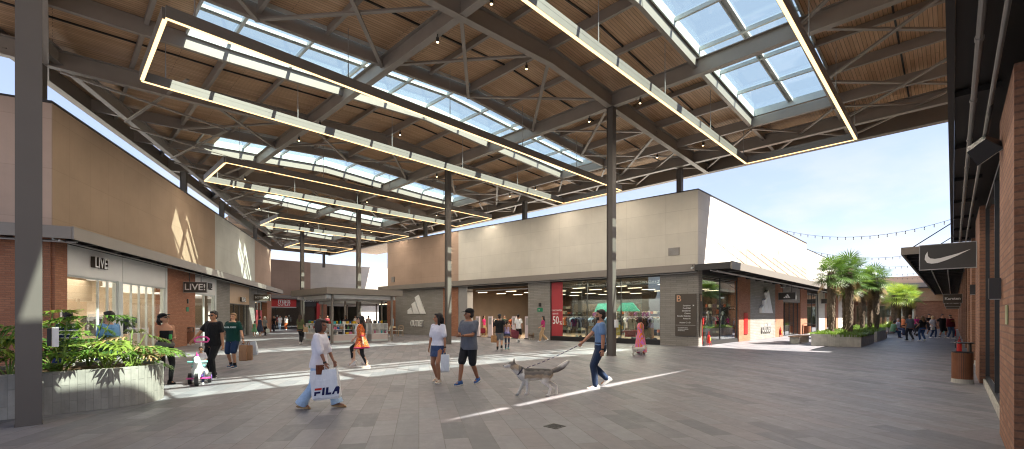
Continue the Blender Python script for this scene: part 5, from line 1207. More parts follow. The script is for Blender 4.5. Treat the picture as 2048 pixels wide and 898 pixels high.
for j, (u_, v0, v1) in enumerate(((34.5, 16, 19.2), (34.5, 20, 23.4), (34.5, 24.2, 27.6), (36.5, 11.5, 15))):
    t = thing('wall_shelf', 'tall stocked wall shelf deep inside the corner shop, %s from the right' % ORD[[3, 2, 1, 0][j] if j < 3 else 0] if j < 3 else 'tall stocked wall shelf behind the wide window near the grey corner', 'shelf', (u_, (v0+v1)/2, 0)); b = MB(); b.box(u_, u_+.05, v0, v1, .05, 2.5)
    for q in range(5): b.box(u_-.4, u_-.002, v0, v1, .3+q*.5, .33+q*.5)
    b.build('shelf_frame', M['dark'], t)
    for q in range(5):
        b = MB(); y = v0+.1
        while y < v1-.25:
            w_ = rr.uniform(.14, .3); b.cur = rr.randrange(5); b.box(u_-.36, u_-.04, y, y+w_, .331+q*.5, .36+q*.5+rr.uniform(.1, .3)); y += w_+rr.uniform(.02, .12)
        b.build('stock', [cloth(x_) for x_ in ('#a8522c', '#2a3550', '#c8bfa8', '#202022', '#6a7a70')], t)
for i in range(3):
    s = 3.0+i*2.4; rail(AW, s-.9, s+.9, -4.2, 2.0, 'high clothes rail at the back of the wide window, %s from the corner' % ORD[i]); fill(AW, s-.85, s+.85, -4.2, 1.92, [('purple', '#5a2a5a'), ('black', '#17181b'), ('grey', '#5c5c60'), ('maroon', '#4a1f26')], '%s back rail of the wide window' % ORD[i], .3)
# ================================================================== PEOPLE AND ANIMALS
SKIN = {}
def skin(c):
    if c in SKIN: return SKIN[c]
    m, nt, out = base('skin_'+c.lstrip('#')); bs = N(nt, 'ShaderNodeBsdfPrincipled'); nt.links.new(bs.outputs[0], out.inputs[0]); k = lin(c)
    f = noisef(nt, uvscaled(nt, 1, 1, True), 14, 4); cc = mixc(nt, f, tuple(x*.88 for x in k), tuple(min(1, x*1.12) for x in k)); nt.links.new(cc, bs.inputs['Base Color'])
    bs.inputs['Roughness'].default_value = .5; bs.inputs['Subsurface Weight'].default_value = .06; bs.inputs['Subsurface Radius'].default_value = (.01, .004, .002)
    SKIN[c] = m; return m
def hairm(c): return mat('hair_'+c.lstrip('#'), lin(c), .5, var=.45, scale=30, bmp=.02, bscale=60)
RQ = []
def rem(mb, name, mats, parent, vox, it=3, post=None):
    o = mb.build(name, mats[0], parent, True, False)
    m = o.modifiers.new('r', 'REMESH'); m.mode = 'VOXEL'; m.voxel_size = vox; m.use_smooth_shade = True
    s = o.modifiers.new('s', 'SMOOTH'); s.factor = .5; s.iterations = it
    RQ.append((o, mats, post)); return o
def finish_remesh():
    bpy.context.view_layer.update(); dg = bpy.context.evaluated_depsgraph_get()
    for o, mats, post in RQ:
        me = bpy.data.meshes.new_from_object(o.evaluated_get(dg), depsgraph=dg); me.name = o.name
        o.modifiers.clear(); old = o.data; o.data = me; bpy.data.meshes.remove(old)
        me.materials.clear()
        for m in mats: me.materials.append(m)
        if post: post(me)
        me.polygons.foreach_set('use_smooth', [True]*len(me.polygons))
    RQ.clear()
def ik(a, b, l1, l2, pole):
    a = Vector(a); b = Vector(b); d = b-a; L = min(d.length, (l1+l2)*.999); d.normalize()
    q = (l1*l1-l2*l2+L*L)/(2*L); hh = math.sqrt(max(0, l1*l1-q*q)); p = Vector(pole); p = (p-d*p.dot(d)).normalized()
    return a+d*q+p*hh, a+d*L
TM = [(.80, .14, .10), (.90, .172, .118), (.98, .165, .112), (1.08, .156, .11), (1.20, .166, .12), (1.31, .184, .122), (1.39, .18, .105), (1.445, .12, .085), (1.49, .062, .062)]
TF = [(.80, .145, .105), (.89, .178, .122), (.97, .162, .108), (1.06, .134, .098), (1.18, .145, .115), (1.28, .155, .128), (1.38, .158, .095), (1.44, .105, .075), (1.49, .052, .052)]
def person(label, pos, h, heading, sex='m', f=12., skin_c='#b98464', hair=('short', '#241c18'), top=('tee', '#333'), bot=('pants', '#222'), shoes='#dddddd',
           legs=(.0, 0, .0, 0), hands=None, lean=0, yaw=0, pitch=0, wide=1., extra=(), sit=None, group=None, curl=.6, belly=0):
    s = h/1.75; vox = .0085 if f < 13 else .011 if f < 17 else .016 if f < 32 else .022
    t = thing('person', label, 'person', (pos[0], pos[1], 0), hd(heading), group); t.scale = (s, s, s)
    fem = sex == 'f'; shx = .148 if fem else .178; hipz = .915 if not sit else sit[0]
    dz = hipz-.915
    LM = Matrix.Translation((0, 0, hipz)) @ Matrix.Rotation(R(-lean), 4, 'X') @ Matrix.Translation((0, 0, -.915))
    def T(p): return LM @ Vector(p)
    TR = TF if fem else TM; n = 18
    def ring(z, hx, hy, add=0, yo=0):
        hx = hx*wide+add; hy = hy*(1+(wide-1)*1.3)+add; b = belly*math.exp(-((z-1.05)/.14)**2)
        return [T((math.cos(2*math.pi*i/n)*hx, math.sin(2*math.pi*i/n)*hy+(b if math.sin(2*math.pi*i/n) > 0 else 0)*max(0, math.sin(2*math.pi*i/n))+yo, z)) for i in range(n)]
    # joints
    hip = {}; knee = {}; ank = {}; sh = {}; elb = {}; wri = {}
    for sd, i in ((-1, 0), (1, 2)):
        hip[sd] = LM @ Vector((sd*.088, 0, .905)) if sit else Vector((sd*.088, 0, .905))
        a = Vector((sd*(.085+(.02 if not fem else 0)), legs[i], .085+legs[i+1])); pole = (sd*.05, 1, .15 if sit else 0)
        if sit: a = Vector((sd*.11, legs[i], .085))
        knee[sd], ank[sd] = ik(hip[sd], a, .435, .425, pole)
    hands = hands or {}
    for sd in (-1, 1):
        sh[sd] = T((sd*shx*(.9+.1*wide), -.01, 1.405))
        tgt = hands.get(sd, (sd*(shx+.075), .04, .86))
        tv = T(tgt) if tgt[2] < 5 and not (len(tgt) > 3) else Vector(tgt[:3])
        elb[sd], wri[sd] = ik(sh[sd], tv, .285, .25, (sd*.45, -1, -.2))
    HM = LM @ Matrix.Translation((0, 0, 1.5)) @ Matrix.Rotation(R(-yaw), 4, 'Z') @ Matrix.Rotation(R(-pitch), 4, 'X') @ Matrix.Translation((0, 0, -1.5))
    H3 = HM.to_3x3()
    def He(c, r): b.ell(HM @ Vector(c), r, 14, 10, H3)
    # ---- body
    b = MB(); b.loft([ring(z, hx, hy) for z, hx, hy in TR])
    b.cone(T((0, -.012, 1.43)), .062 if not fem else .05, HM @ Vector((0, .0, 1.55)), .056 if not fem else .046)
    He((0, -.012, 1.648), (.076, .096, .098)); He((0, .022, 1.598), (.062, .075, .088)); b.cone(HM @ Vector((0, .03, 1.548)), .046, HM @ Vector((0, .062, 1.535)), .032)
    b.cone(HM @ Vector((0, .088, 1.625)), .011, HM @ Vector((0, .112, 1.594)), .017); b.cone(HM @ Vector((-.02, .088, 1.562)), .012, HM @ Vector((.02, .088, 1.562)), .012)
    b.cone(HM @ Vector((-.03, .078, 1.645)), .014, HM @ Vector((.03, .078, 1.645)), .014)
    for sd in (-1, 1):
        He((sd*.078, -.005, 1.605), (.012, .022, .034))
        mid = hip[sd].lerp(knee[sd], .35)
        b.cone(hip[sd], .092*wide, mid, .086*wide); b.cone(mid, .086*wide, knee[sd], .056); b.cone(knee[sd], .054, knee[sd].lerp(ank[sd], .35)+Vector((0, -.012, 0)), .056); b.cone(knee[sd].lerp(ank[sd], .35)+Vector((0, -.012, 0)), .056, ank[sd], .036)
        b.cone(sh[sd], .056, sh[sd].lerp(elb[sd], .4), .05*(.8+.2*wide) if not fem else .042); b.cone(sh[sd].lerp(elb[sd], .4), .05 if not fem else .042, elb[sd], .039 if not fem else .033)
        fm = elb[sd].lerp(wri[sd], .35); b.cone(elb[sd], .039 if not fem else .033, fm, .042 if not fem else .034); b.cone(fm, .042 if not fem else .034, wri[sd], .027 if not fem else .023)
        # foot
        ft = ank[sd]; dn = R(-min(55, max(0, (ft.z-.085)*260))); q = Vector((sd*.03, math.cos(dn), math.sin(dn)))
        b.cone(ft+Vector((0, -.035, -.04)), .036, ft+q*.12+Vector((0, 0, -.05)), .03); 
        # hand: palm, four curled fingers, a thumb leaving the side of the palm
        d = (wri[sd]-elb[sd]).normalized(); side = Vector((0, 1, .0)); side = (side-d*side.dot(d)).normalized(); inn = d.cross(side)*(1 if d.cross(side).dot(Vector((-sd, 0, 0))) > 0 else -1)
        k = .92 if fem else 1.0; p0 = wri[sd]+d*.015; p1 = wri[sd]+d*.085*k
        b.cone(p0, .026*k, p1, .034*k, flat=(1, .5), side=side)
        if f < 17:
            for j, (o_, L_) in enumerate(((-.03, .062), (-.01, .074), (.011, .078), (.031, .07))):
                a0 = p1+side*o_*k+d*.012; c1 = R(25+50*curl); a1 = a0+(d*math.cos(c1*.5)+inn*math.sin(c1*.5))*L_*.55*k; a2 = a1+(d*math.cos(c1*1.6)+inn*math.sin(c1*1.6))*L_*.5*k
                b.cone(a0-d*.015, .0098*k, a1, .0092*k, 8); b.cone(a1, .0092*k, a2, .0078*k, 8)
            a0 = p0+side*.026*k; a1 = a0+(d*.7+side*.55+inn*.3).normalized()*.045*k; a2 = a1+(d*.9+side*.1+inn*.5).normalized()*.032*k
            b.cone(a0, .014*k, a1, .0115*k, 8); b.cone(a1, .0115*k, a2, .0085*k, 8)
        else: b.cone(p1, .03*k, p1+(d+inn*curl*.5).normalized()*.055*k, .02*k, flat=(1, .6), side=side); b.cone(p0+side*.02, .013, p0+side*.045+d*.04, .01, 6)
    HI = HM.inverted(); sm = skin(skin_c); hc = hairm(hair[1])
    lipm = mat('lips_'+skin_c[1:], tuple(x*y for x, y in zip(lin(skin_c), (.75, .45, .45))), .4); beard = 'beard' in extra
    def post(me):
        if f > 32 and not beard: return
        for p in me.polygons:
            q = HI @ p.center
            if q.z < 1.5 or q.y < .03: continue
            if abs(abs(q.x)-.031) < .017 and abs(q.z-1.622) < .008: p.material_index = 1
            elif abs(abs(q.x)-.032) < .02 and abs(q.z-1.643) < .006 and q.y > .05: p.material_index = 1
            elif abs(q.x) < .024 and abs(q.z-1.563) < .007 and q.y > .075: p.material_index = 2
            elif beard and 1.512 < q.z < 1.578 and q.y > .022 and not (abs(q.x) < .024 and abs(q.z-1.563) < .007): p.material_index = 1
    rem(b, 'body', [sm, hc, lipm], t, vox, 2, post)
    # ---- clothes
    def sleeve(b, frac, add, c2=None):
        for sd in (-1, 1):
            a = sh[sd]+Vector((-sd*.01, 0, .004)); L = frac*.535; e = elb[sd]; r0 = (.062 if not fem else .052)+add
            b.cone(T((sd*shx*.6, -.01, 1.41)), .055+add*.4, a, r0)
            if L <= .285: b.cone(a, r0, sh[sd].lerp(e, L/.285), r0*.93+.006)
            else:
                b.cone(a, r0, e, .047+add); q = e.lerp(wri[sd], min(1, (L-.285)/.25)); b.cone(e, .047+add, q, .036+add)
    kind, tc_ = top[0], top[1]; add = {'tee': .02, 'shirt': .026, 'long': .022, 'tank': .008, 'fit': .01, 'tunic': .026, 'dress': .014, 'halter': .006}.get(kind, .018)
    hem = top[2] if len(top) > 2 else {'tee': .84, 'shirt': .84, 'long': .86, 'tank': .98, 'fit': .95, 'tunic': .68, 'dress': .25, 'halter': 1.0}.get(kind, .86)
    tm_ = cloth(tc_, top[3] if len(top) > 3 else 'c'); b = MB(); rr_ = []
    if kind in ('tunic', 'dress'):
        for z in (hem, hem+(1-hem)*.35, hem+(1-hem)*.7):
            q = (1-z)/(1-hem); st = abs(legs[0]-legs[2])*(.12 if kind == 'tunic' else .3)*q; rr_.append(ring(z, (.172+(.035 if kind == 'tunic' else .06)*q+(.06*q if kind == 'dress' else 0)), (.12+.05*q+st), add))
        lo = 1.0
    else: lo = hem; hx0, hy0 = None, None
    zs = [z for z in [r_[0] for r_ in TR] if z > lo+.02 and z < 1.46]
    def ipol(z):
        for (a, ax, ay), (c, cx_, cy_) in zip(TR, TR[1:]):
            if a <= z <= c: q = (z-a)/(c-a); return ax+(cx_-ax)*q, ay+(cy_-ay)*q
        return TR[0][1:]
    top_end = 1.33 if kind in ('tank', 'halter') else 1.455
    if kind not in ('tunic', 'dress'): hx, hy = ipol(max(lo, .9)); rr_.append(ring(lo, hx, hy, add+.008))
    for z in zs:
        if z < top_end: hx, hy = ipol(z); rr_.append(ring(z, hx, hy, add if z < 1.4 else add*.6))
    hx, hy = ipol(top_end); rr_.append(ring(top_end, hx, hy, add*.45)); b.loft(rr_)
    if kind in ('tank', 'halter'):
        for sd in (-1, 1): b.cone(T((sd*.09, .07, 1.3)), .02, T((sd*(.05 if kind == 'halter' else .09), .0, 1.46)), .014); b.cone(T((sd*.09, -.07, 1.3)), .02, T((sd*(.05 if kind == 'halter' else .09), .0, 1.46)), .014)
    sl = {'tee': .32, 'shirt': .58, 'long': .98, 'fit': .3, 'tunic': .6, 'half': .42}.get(kind, 0)
    if kind == 'tee' and fem: sl = .36
    if sl: sleeve(b, sl, add*.8)
    rem(b, 'dress' if kind in ('dress', 'tunic') else 'shirt', [tm_], t, max(vox, .010), 2)
    if kind == 'tunic' and len(top) > 4:
        b = MB(); st = abs(legs[0]-legs[2])*.12; b.loft([ring(hem-.005, .209, .172+st, add), ring(hem+.05, .205, .166+st, add+.004)]); b.build('hem_band', cloth(top[4]), t, True, False)
        b = MB()
        for sd in (-1, 1): q = elb[sd].lerp(wri[sd], .18); b.tube(q, elb[sd].lerp(wri[sd], .28), .063, .061, 10)
        b.build('cuff_band', cloth(top[4]), t, True, False)
    bk = bot[0]; bm_ = cloth(bot[1] if len(bot) > 1 else '#888888', 'denim' if bk in ('jeans', 'flare') or (len(bot) > 2 and bot[2] == 'denim') else 'c')
    if bk not in ('none',):
        b = MB(); ad = {'leggings': .006, 'skirt': .016}.get(bk, .016)
        wz = 1.03 if not sit else 1.0
        b.loft([ring(z, *ipol(max(.8, z)), ad) for z in (.82, .9, .97, wz)])
        if bk == 'skirt':
            hz = bot[3] if len(bot) > 3 else .60; st = abs(legs[0]-legs[2])*.25; b = MB(); b.loft([ring(hz, .19, .135+st, ad), ring(.8, .185, .13, ad), ring(.9, *ipol(.9), ad), ring(1.03, *ipol(1.03), ad)])
        else:
            prof = {'pants': (.1, .078, .064), 'jeans': (.098, .072, .058), 'flare': (.097, .072, .115), 'leggings': (.096, .062, .044), 'shorts': (.108, .09, 0), 'wide': (.105, .095, .08)}[bk]
            for sd in (-1, 1):
                kn = knee[sd]
                if bk == 'shorts':
                    e = hip[sd].lerp(kn, bot[3] if len(bot) > 3 else .92); b.cone(hip[sd], prof[0]*wide, e, prof[1]*(.5+.5*wide))
                else:
                    m_ = hip[sd].lerp(kn, .4); b.cone(hip[sd], prof[0]*wide, m_, (prof[0]*.6+prof[1]*.4)*wide); b.cone(m_, (prof[0]*.6+prof[1]*.4)*wide, kn, prof[1]); end = kn.lerp(ank[sd], .80 if bk == 'leggings' and len(bot) > 3 else .97)
                    if bk == 'flare': mm_ = kn.lerp(ank[sd], .45); b.cone(kn, .072, mm_, .08); dd = (ank[sd]-kn).normalized(); b.tube(mm_, kn.lerp(ank[sd], 1.06), .082, .122, 14)
                    else: b.cone(kn, prof[1], kn.lerp(ank[sd], .4)+Vector((0, -.008, 0)), (prof[1]+prof[2])*.5+.004); b.cone(kn.lerp(ank[sd], .4)+Vector((0, -.008, 0)), (prof[1]+prof[2])*.5+.004, end, prof[2])
        rem(b, 'skirt' if bk == 'skirt' else 'shorts' if bk == 'shorts' else 'trousers', [bm_], t, max(vox, .010), 2)
    # ---- shoes
    for sd in (-1, 1):
        ft = ank[sd]; dn = R(-min(55, max(0, (ft.z-.085)*260))); m = Matrix.Translation(ft) @ Matrix.Rotation(-sd*R(6), 4, 'Z') @ Matrix.Rotation(dn, 4, 'X'); b = MB(); so_ = MB()
        if 'sandal' in extra: prof = [(-.075, .034, -.062), (0, .036, -.05), (.08, .043, -.055), (.145, .04, -.06), (.175, .02, -.064)]
        else: prof = [(-.088, .03, -.02), (-.06, .04, .015), (0, .042, .02), (.06, .046, -.012), (.125, .045, -.035), (.165, .034, -.046), (.185, .012, -.058)]
        b.loft([[(-w_, y, -.07), (w_, y, -.07), (w_*1.0, y, -.05), (w_*.72, y, z_), (-w_*.72, y, z_), (-w_*1.0, y, -.05)] for y, w_, z_ in prof]); b.xf(m)
        o = b.build('shoe', cloth(shoes), t, True, False)
        so_.loft([[(-w_, y, -.086), (w_, y, -.086), (w_, y, -.068), (-w_, y, -.068)] for y, w_ in ((-.095, .03), (-.06, .045), (.06, .051), (.13, .05), (.19, .018))]); so_.xf(m)
        so_.build('sole', M['white'] if shoes not in ('#17181a', '#a88860') else cloth(shoes), o, False, False)
        if 'socks' in extra: MB().tube(ft+Vector((0, 0, -.01)), ft.lerp(knee[sd], .2), .046, .05, 10).build('sock', cloth('#1a1a1c' if 'darksocks' in extra else '#d8d8d8'), t, True, False)
    # ---- hair
    hk = hair[0]; b = MB()
    def Hb(c, r): b.ell(HM @ Vector(c), r, 14, 10, H3)
    if hk != 'bald':
        Hb((0, -.026, 1.668), (.086, .096, .092)); Hb((0, .03, 1.708), (.066, .062, .036)); Hb((0, -.05, 1.61), (.078, .068, .085))
        if hk == 'bob':
            Hb((0, -.04, 1.62), (.098, .095, .12)); Hb((-.075, .005, 1.585), (.03, .06, .10)); Hb((.075, .005, 1.585), (.03, .06, .10)); Hb((0, -.06, 1.53), (.085, .06, .075))
        if hk == 'long':
            Hb((0, -.03, 1.655), (.092, .1, .1))
            for sd in (-1, 1): b.cone(HM @ Vector((sd*.075, -.015, 1.62)), .032, HM @ Vector((sd*.085, -.02, 1.47)), .034); b.cone(HM @ Vector((sd*.085, -.02, 1.47)), .034, T((sd*.09, .06 if sd > 0 else -.09, 1.26)), .022)
            b.cone(HM @ Vector((0, -.08, 1.6)), .07, T((0, -.115, 1.4)), .075, flat=(1.25, .6), side=(1, 0, 0)); b.cone(T((0, -.115, 1.4)), .075, T((0, -.13, 1.2)), .045, flat=(1.25, .55), side=(1, 0, 0))
        if hk == 'pony': b.cone(HM @ Vector((0, -.11, 1.68)), .035, HM @ Vector((0, -.16, 1.6)), .04); b.cone(HM @ Vector((0, -.16, 1.6)), .04, T((0, -.15, 1.32)), .025)
        if hk == 'bun': Hb((0, -.11, 1.71), (.05, .05, .05))
        rem(b, 'hair', [hc], t, max(vox*.9, .009), 2)
    for e in extra:
        if e.startswith('cap'):
            cm = cloth(e.split(':')[1]); b = MB(); b.ell(HM @ Vector((0, -.018, 1.69)), (.094, .112, .076), 16, 8, H3)
            br_ = [HM @ Vector((math.sin(a)*.085, .05+math.cos(a)*.135, 1.693-.03*math.cos(a))) for a in [R(-75+15*i) for i in range(11)]]; c0 = HM @ Vector((0, .04, 1.70))
            k = len(br_); up = H3 @ Vector((0, 0, .009)); b.add([c0]+br_+[c0+up]+[p+up for p in br_], [(0, i+2, i+1) for i in range(k-1)]+[(k+1, k+2+i, k+3+i) for i in range(k-1)]+[(1+i, 2+i, k+3+i, k+2+i) for i in range(k-1)])
            b.build('cap', cm, t, True, False)
        if e == 'glasses':
            b = MB()
            for sd in (-1, 1): b.box(sd*.034-.027, sd*.034+.027, .094, .1, 1.605, 1.642)
            b.box(-.08, .08, .09, .094, 1.632, 1.64)
            for sd in (-1, 1): b.box(sd*.079-.002, sd*.079+.002, 0, .094, 1.63, 1.638)
            b.xf(HM); b.build('glasses', M['black'], t, False, False)
        if e.startswith('watch'): sd = -1 if e[-1] == 'L' else 1; p = elb[sd].lerp(wri[sd], .9); MB().tube(p, p+(wri[sd]-elb[sd]).normalized()*.03, .033, .033, 10).build('watch', M['black'], t, True, False)
        if e.startswith('waist'): MB().loft([ring(.93, *ipol(.93), .035), ring(.985, *ipol(.985), .045), ring(1.05, *ipol(1.05), .03)]).build('tied_jumper', cloth(e.split(':')[1]), t, True, False)
        if e.startswith('chest'):
            _, wd, cl_, sz = e.split(':'); me = text_mesh(wd, float(sz), .004, .003)
            mm_ = LM @ Matrix(((-1, 0, 0, 0), (0, 0, 1, .155*(1+(wide-1)*1.3)), (0, 1, 0, 1.29), (0, 0, 0, 1))); me.transform(mm_); me.materials.clear(); me.materials.append(cloth(cl_)); o = bpy.data.objects.new('lettering', me); COL.objects.link(o); o.parent = t
    MW = Matrix.Translation((pos[0], pos[1], 0)) @ Matrix.Rotation(hd(heading), 4, 'Z') @ Matrix.Diagonal((s, s, s, 1))
    return dict(t=t, wri={k: MW @ (wri[k]+(wri[k]-elb[k]).normalized()*.07) for k in wri}, MW=MW, f=f)
def px_(p, f): return at((p-1024)/900*f, f)
FWD = Vector((CS, SN, 0)); RGT = Vector((SN, -CS, 0))
def bag(label, hand, w_, h, d, col, name='shopping_bag', handle='#c8c4bc', drop=.14, yaw=0, grp=None, tilt=0):
    c = Vector(hand)-Vector((0, 0, drop)); t = thing(name, label, 'bag', (c.x, c.y, c.z), R(44.4-90+yaw), grp)       # local X = viewer's right, Y = away
    b = MB(); b.loft([[(-w_*.46, -d*.3, -h), (w_*.46, -d*.3, -h), (w_*.46, d*.3, -h), (-w_*.46, d*.3, -h)], [(-w_*.5, -d*.5, -h*.92), (w_*.5, -d*.5, -h*.92), (w_*.5, d*.5, -h*.92), (-w_*.5, d*.5, -h*.92)], [(-w_*.5, -d*.5, -h*.35), (w_*.5, -d*.5, -h*.35), (w_*.5, d*.5, -h*.35), (-w_*.5, d*.5, -h*.35)], [(-w_*.48, -d*.32, 0), (w_*.48, -d*.32, 0), (w_*.48, d*.32, 0), (-w_*.48, d*.32, 0)]])
    if tilt: b.xf(Matrix.Rotation(R(tilt), 4, 'Y'))
    b.build('bag_body', cloth(col), t, False, False)
    b = MB()
    for q in (-.3, .3): b.path([(-w_*.2, d*q, 0), (-w_*.04, d*q*.3, drop*.95), (w_*.04, d*q*.3, drop*.95), (w_*.2, d*q, 0)], .006, 5)
    b.build('handle', cloth(handle), t, False, False); return t

# ---- walkers in front
p = person('woman in white shirt and flared pale jeans walking right with a large white bag', px_(638, 8.05), 1.60, 92, 'f', 8.05, '#8e5f48', ('bob', '#2a1a15'), ('shirt', '#e6e3ea', .80), ('flare', '#a9c3df'), '#a88860', (.33, .0, -.30, .03), {1: (.2, .25, .82), -1: (-.12, .28, .84)}, 4, 6, -2, 1.06, ('watchR', 'sandal'), curl=.9)
hnd = (p['wri'][1]+p['wri'][-1])*.5-FWD*.14
t = bag('large white carrier bag with FILA in navy and red letters', hnd+RGT*(-.06), .47, .52, .12, '#e4e6ea', drop=.06, tilt=-6)
nav = cloth('#1c2250'); rd = cloth('#c8382e')
def fl(pts, m, nm='lettering'):
    q = [((x+.22*y-.24)*.8, (y-.08)*.8) for x, y in pts]; b = MB(); b.plate(q, (0, -.066, -.37), (1, 0, 0), (0, 0, 1), .004); b.xf(Matrix.Rotation(R(-6), 4, 'Y')); b.build(nm, m, t, False, False)
fl([(0, .115), (.15, .115), (.15, .16), (.0, .16)], rd); fl([(0, 0), (.045, 0), (.045, .045), (.13, .045), (.13, .085), (0, .085)], nav); fl([(.17, 0), (.22, 0), (.22, .16), (.17, .16)], nav)
fl([(.25, 0), (.37, 0), (.37, .045), (.3, .045), (.3, .16), (.25, .16)], nav); fl([(.385, 0), (.43, 0), (.452, .055), (.50, .055), (.50, 0), (.545, 0), (.545, .13), (.52, .16), (.46, .16)], nav)
tag(MB().loft([[hnd+Vector((math.cos(a)*.07, math.sin(a)*.07, 0))+RGT*-.13+Vector((0, 0, z)) for a in [i*math.pi/5 for i in range(10)]] for z in (-.14, .02)]).build('brown_purse', cloth('#6a3a24')), 'small brown purse held over the big white carrier bag', 'purse')
person('woman in orange patterned tunic and black leggings walking left', px_(723, 14.3), 1.66, 268, 'f', 14.3, '#c59a80', ('long', '#1c1513'), ('tunic', '#d07030', .66, 'print', '#a02850'), ('leggings', '#1c1c20', 'c', 1), '#d8b8a4', (-.22, .0, .32, .16), {1: (.2, .3, .98), -1: (-.24, -.12, .88)}, 2, 0, 0, 1)
person('woman in white blouse and white shorts half hidden behind the orange tunic', px_(719, 15.2), 1.64, 268, 'f', 15.2, '#d0a488', ('long', '#2a1d18'), ('tee', '#e4e2e0', .86), ('shorts', '#e0dedc', 'c', .55), '#e8e6e4', (.18, 0, -.2, .05), None, 2)
p = person('woman in white top and denim skirt walking beside a man in a cap', px_(876, 11.2), 1.73, 202, 'f', 11.2, '#a87658', ('long', '#191211'), ('half', '#e2e2ee', .93), ('skirt', '#31456b', 'denim', .66), '#cdbfae', (.10, 0, -.10, .02), {1: (.25, .02, .84), -1: (-.24, .06, .86)}, 0, 58, 0, 1.0, ('watchL',))
bag('white and blue plastic bag in the hand of the woman in a denim skirt', p['wri'][-1], .2, .42, .12, '#dfe4ea', drop=.1)
p = person('man in grey t-shirt, black shorts and dark cap, hands together', px_(938, 10.95), 1.83, 205, 'm', 10.95, '#9a6a4e', ('short', '#1e1815'), ('tee', '#656a75', .80), ('shorts', '#25262a'), '#25508c', (-.22, .03, .24, 0), {1: (.10, .32, 1.12), -1: (-.06, .33, 1.13)}, 0, 52, 0, 1.12, ('cap:#17181b',), belly=.04)
p = person('bearded man in pale blue knit top and navy trousers walking a husky', px_(1201, 10.25), 1.80, 271, 'm', 10.25, '#b98466', ('short', '#17110f'), ('fit', '#6f8fb8', .96), ('pants', '#2a3a55'), '#e6e4e2', (.13, 0, -.16, .12), {1: (.12, .42, .97), -1: (-.25, .0, .86)}, 0, 6, 0, 1.0, ('watchL', 'beard'))
HAND = p['wri'][1]
person('woman in black cap and halter top looking at her phone by the planter', px_(330, 10.9), 1.72, 122, 'f', 10.9, '#bb8768', ('pony', '#2a1d16'), ('halter', '#15161a'), ('leggings', '#16171a'), '#17181a', (.08, 0, -.05, 0), {1: (.1, .3, 1.12), -1: (-.08, .3, 1.12)}, 2, -30, -22, 1.02, ('cap:#121318', 'glasses', 'waist:#6e6c68'))
x, y = px_(341, 10.62); t = thing('green_bottle', 'small green drink bottle in the hand of the woman in a black cap', 'bottle', (x, y, 1.1)); MB().lathe([(.03, 0), (.033, .02), (.033, .1), (.025, .12)], 10).build('bottle_body', cloth('#4fae5c'), t, world=False); MB().lathe([(.027, .12), (.027, .2), (0, .205)], 10).build('cap', M['black'], t, world=False)
p = person('man in black t-shirt and glasses pushing a pink and white trike', px_(427, 12.0), 1.79, 190, 'm', 12.0, '#b07f60', ('short', '#1a1513'), ('tee', '#17181a', .84), ('pants', '#1d1e20'), '#202123', (.12, 0, -.10, .03), {1: (.30, .34, .98), -1: (-.3, .02, .87)}, 0, 0, 0, 1.14, ('glasses',), belly=.04)
p = person('man in dark green t-shirt and navy shorts carrying paper bags', px_(466, 14.4), 1.75, 178, 'm', 14.4, '#c79878', ('short', '#8a6a48'), ('tee', '#0f4038', .84), ('shorts', '#22395a'), '#34506e', (.08, 0, -.08, .02), {-1: (-.36, .08, .9), 1: (.34, .0, .9)}, 0, 0, -4, 1.16, ('socks', 'darksocks', 'chest:BRAZIL FORTE:#c8d8d0:.062', 'watchL'))
bag('brown paper bag, larger one, held by the man in green', p['wri'][-1]+FWD*.02, .24, .5, .14, '#a9815f', 'paper_bag', '#8a6848', .12); bag('brown paper bag, right one, held by the man in green', p['wri'][-1]+RGT*.13+FWD*.05, .22, .48, .13, '#9c7757', 'paper_bag', '#8a6848', .13, 15); bag('pale plastic bag behind the paper bags of the man in green', p['wri'][-1]+RGT*.16+FWD*.18, .26, .44, .1, '#cfd6dc', drop=.02, tilt=-10)
person('man in light blue t-shirt facing left behind the planter', px_(217, 9.9), 1.76, 268, 'm', 9.9, '#b98a6c', ('short', '#1d1613'), ('tee', '#6f9fd0', .84), ('pants', '#2a3d66'), '#444444', (.1, 0, -.1, 0), None, 0, 0, 0, 1.1)
person('man in navy and white striped polo half hidden behind the fern leaves', px_(134, 10.0), 1.76, 275, 'm', 10.0, '#a87a5c', ('short', '#1d1613'), ('tee', '#1d2a4c', .84, 'stripe'), ('pants', '#2a3d66'), '#444444', (.1, 0, -.1, 0), None, 0, 10, 0, 1.08)
p = person('woman with long hair in olive top and black trousers seen from behind', px_(601, 26.5), 1.74, 5, 'f', 26.5, '#b98a6c', ('long', '#3a2519'), ('tee', '#59603f', .88), ('jeans', '#1b1b20'), '#c8c4c0', (.12, 0, -.12, .04), None, 0, 0, 0, 1.08)
bag('beige shoulder bag at the hip of the woman in olive', p['wri'][1]+Vector((0, 0, .3)), .34, .3, .14, '#b89a78', 'handbag', '#7a5a3c', .1)
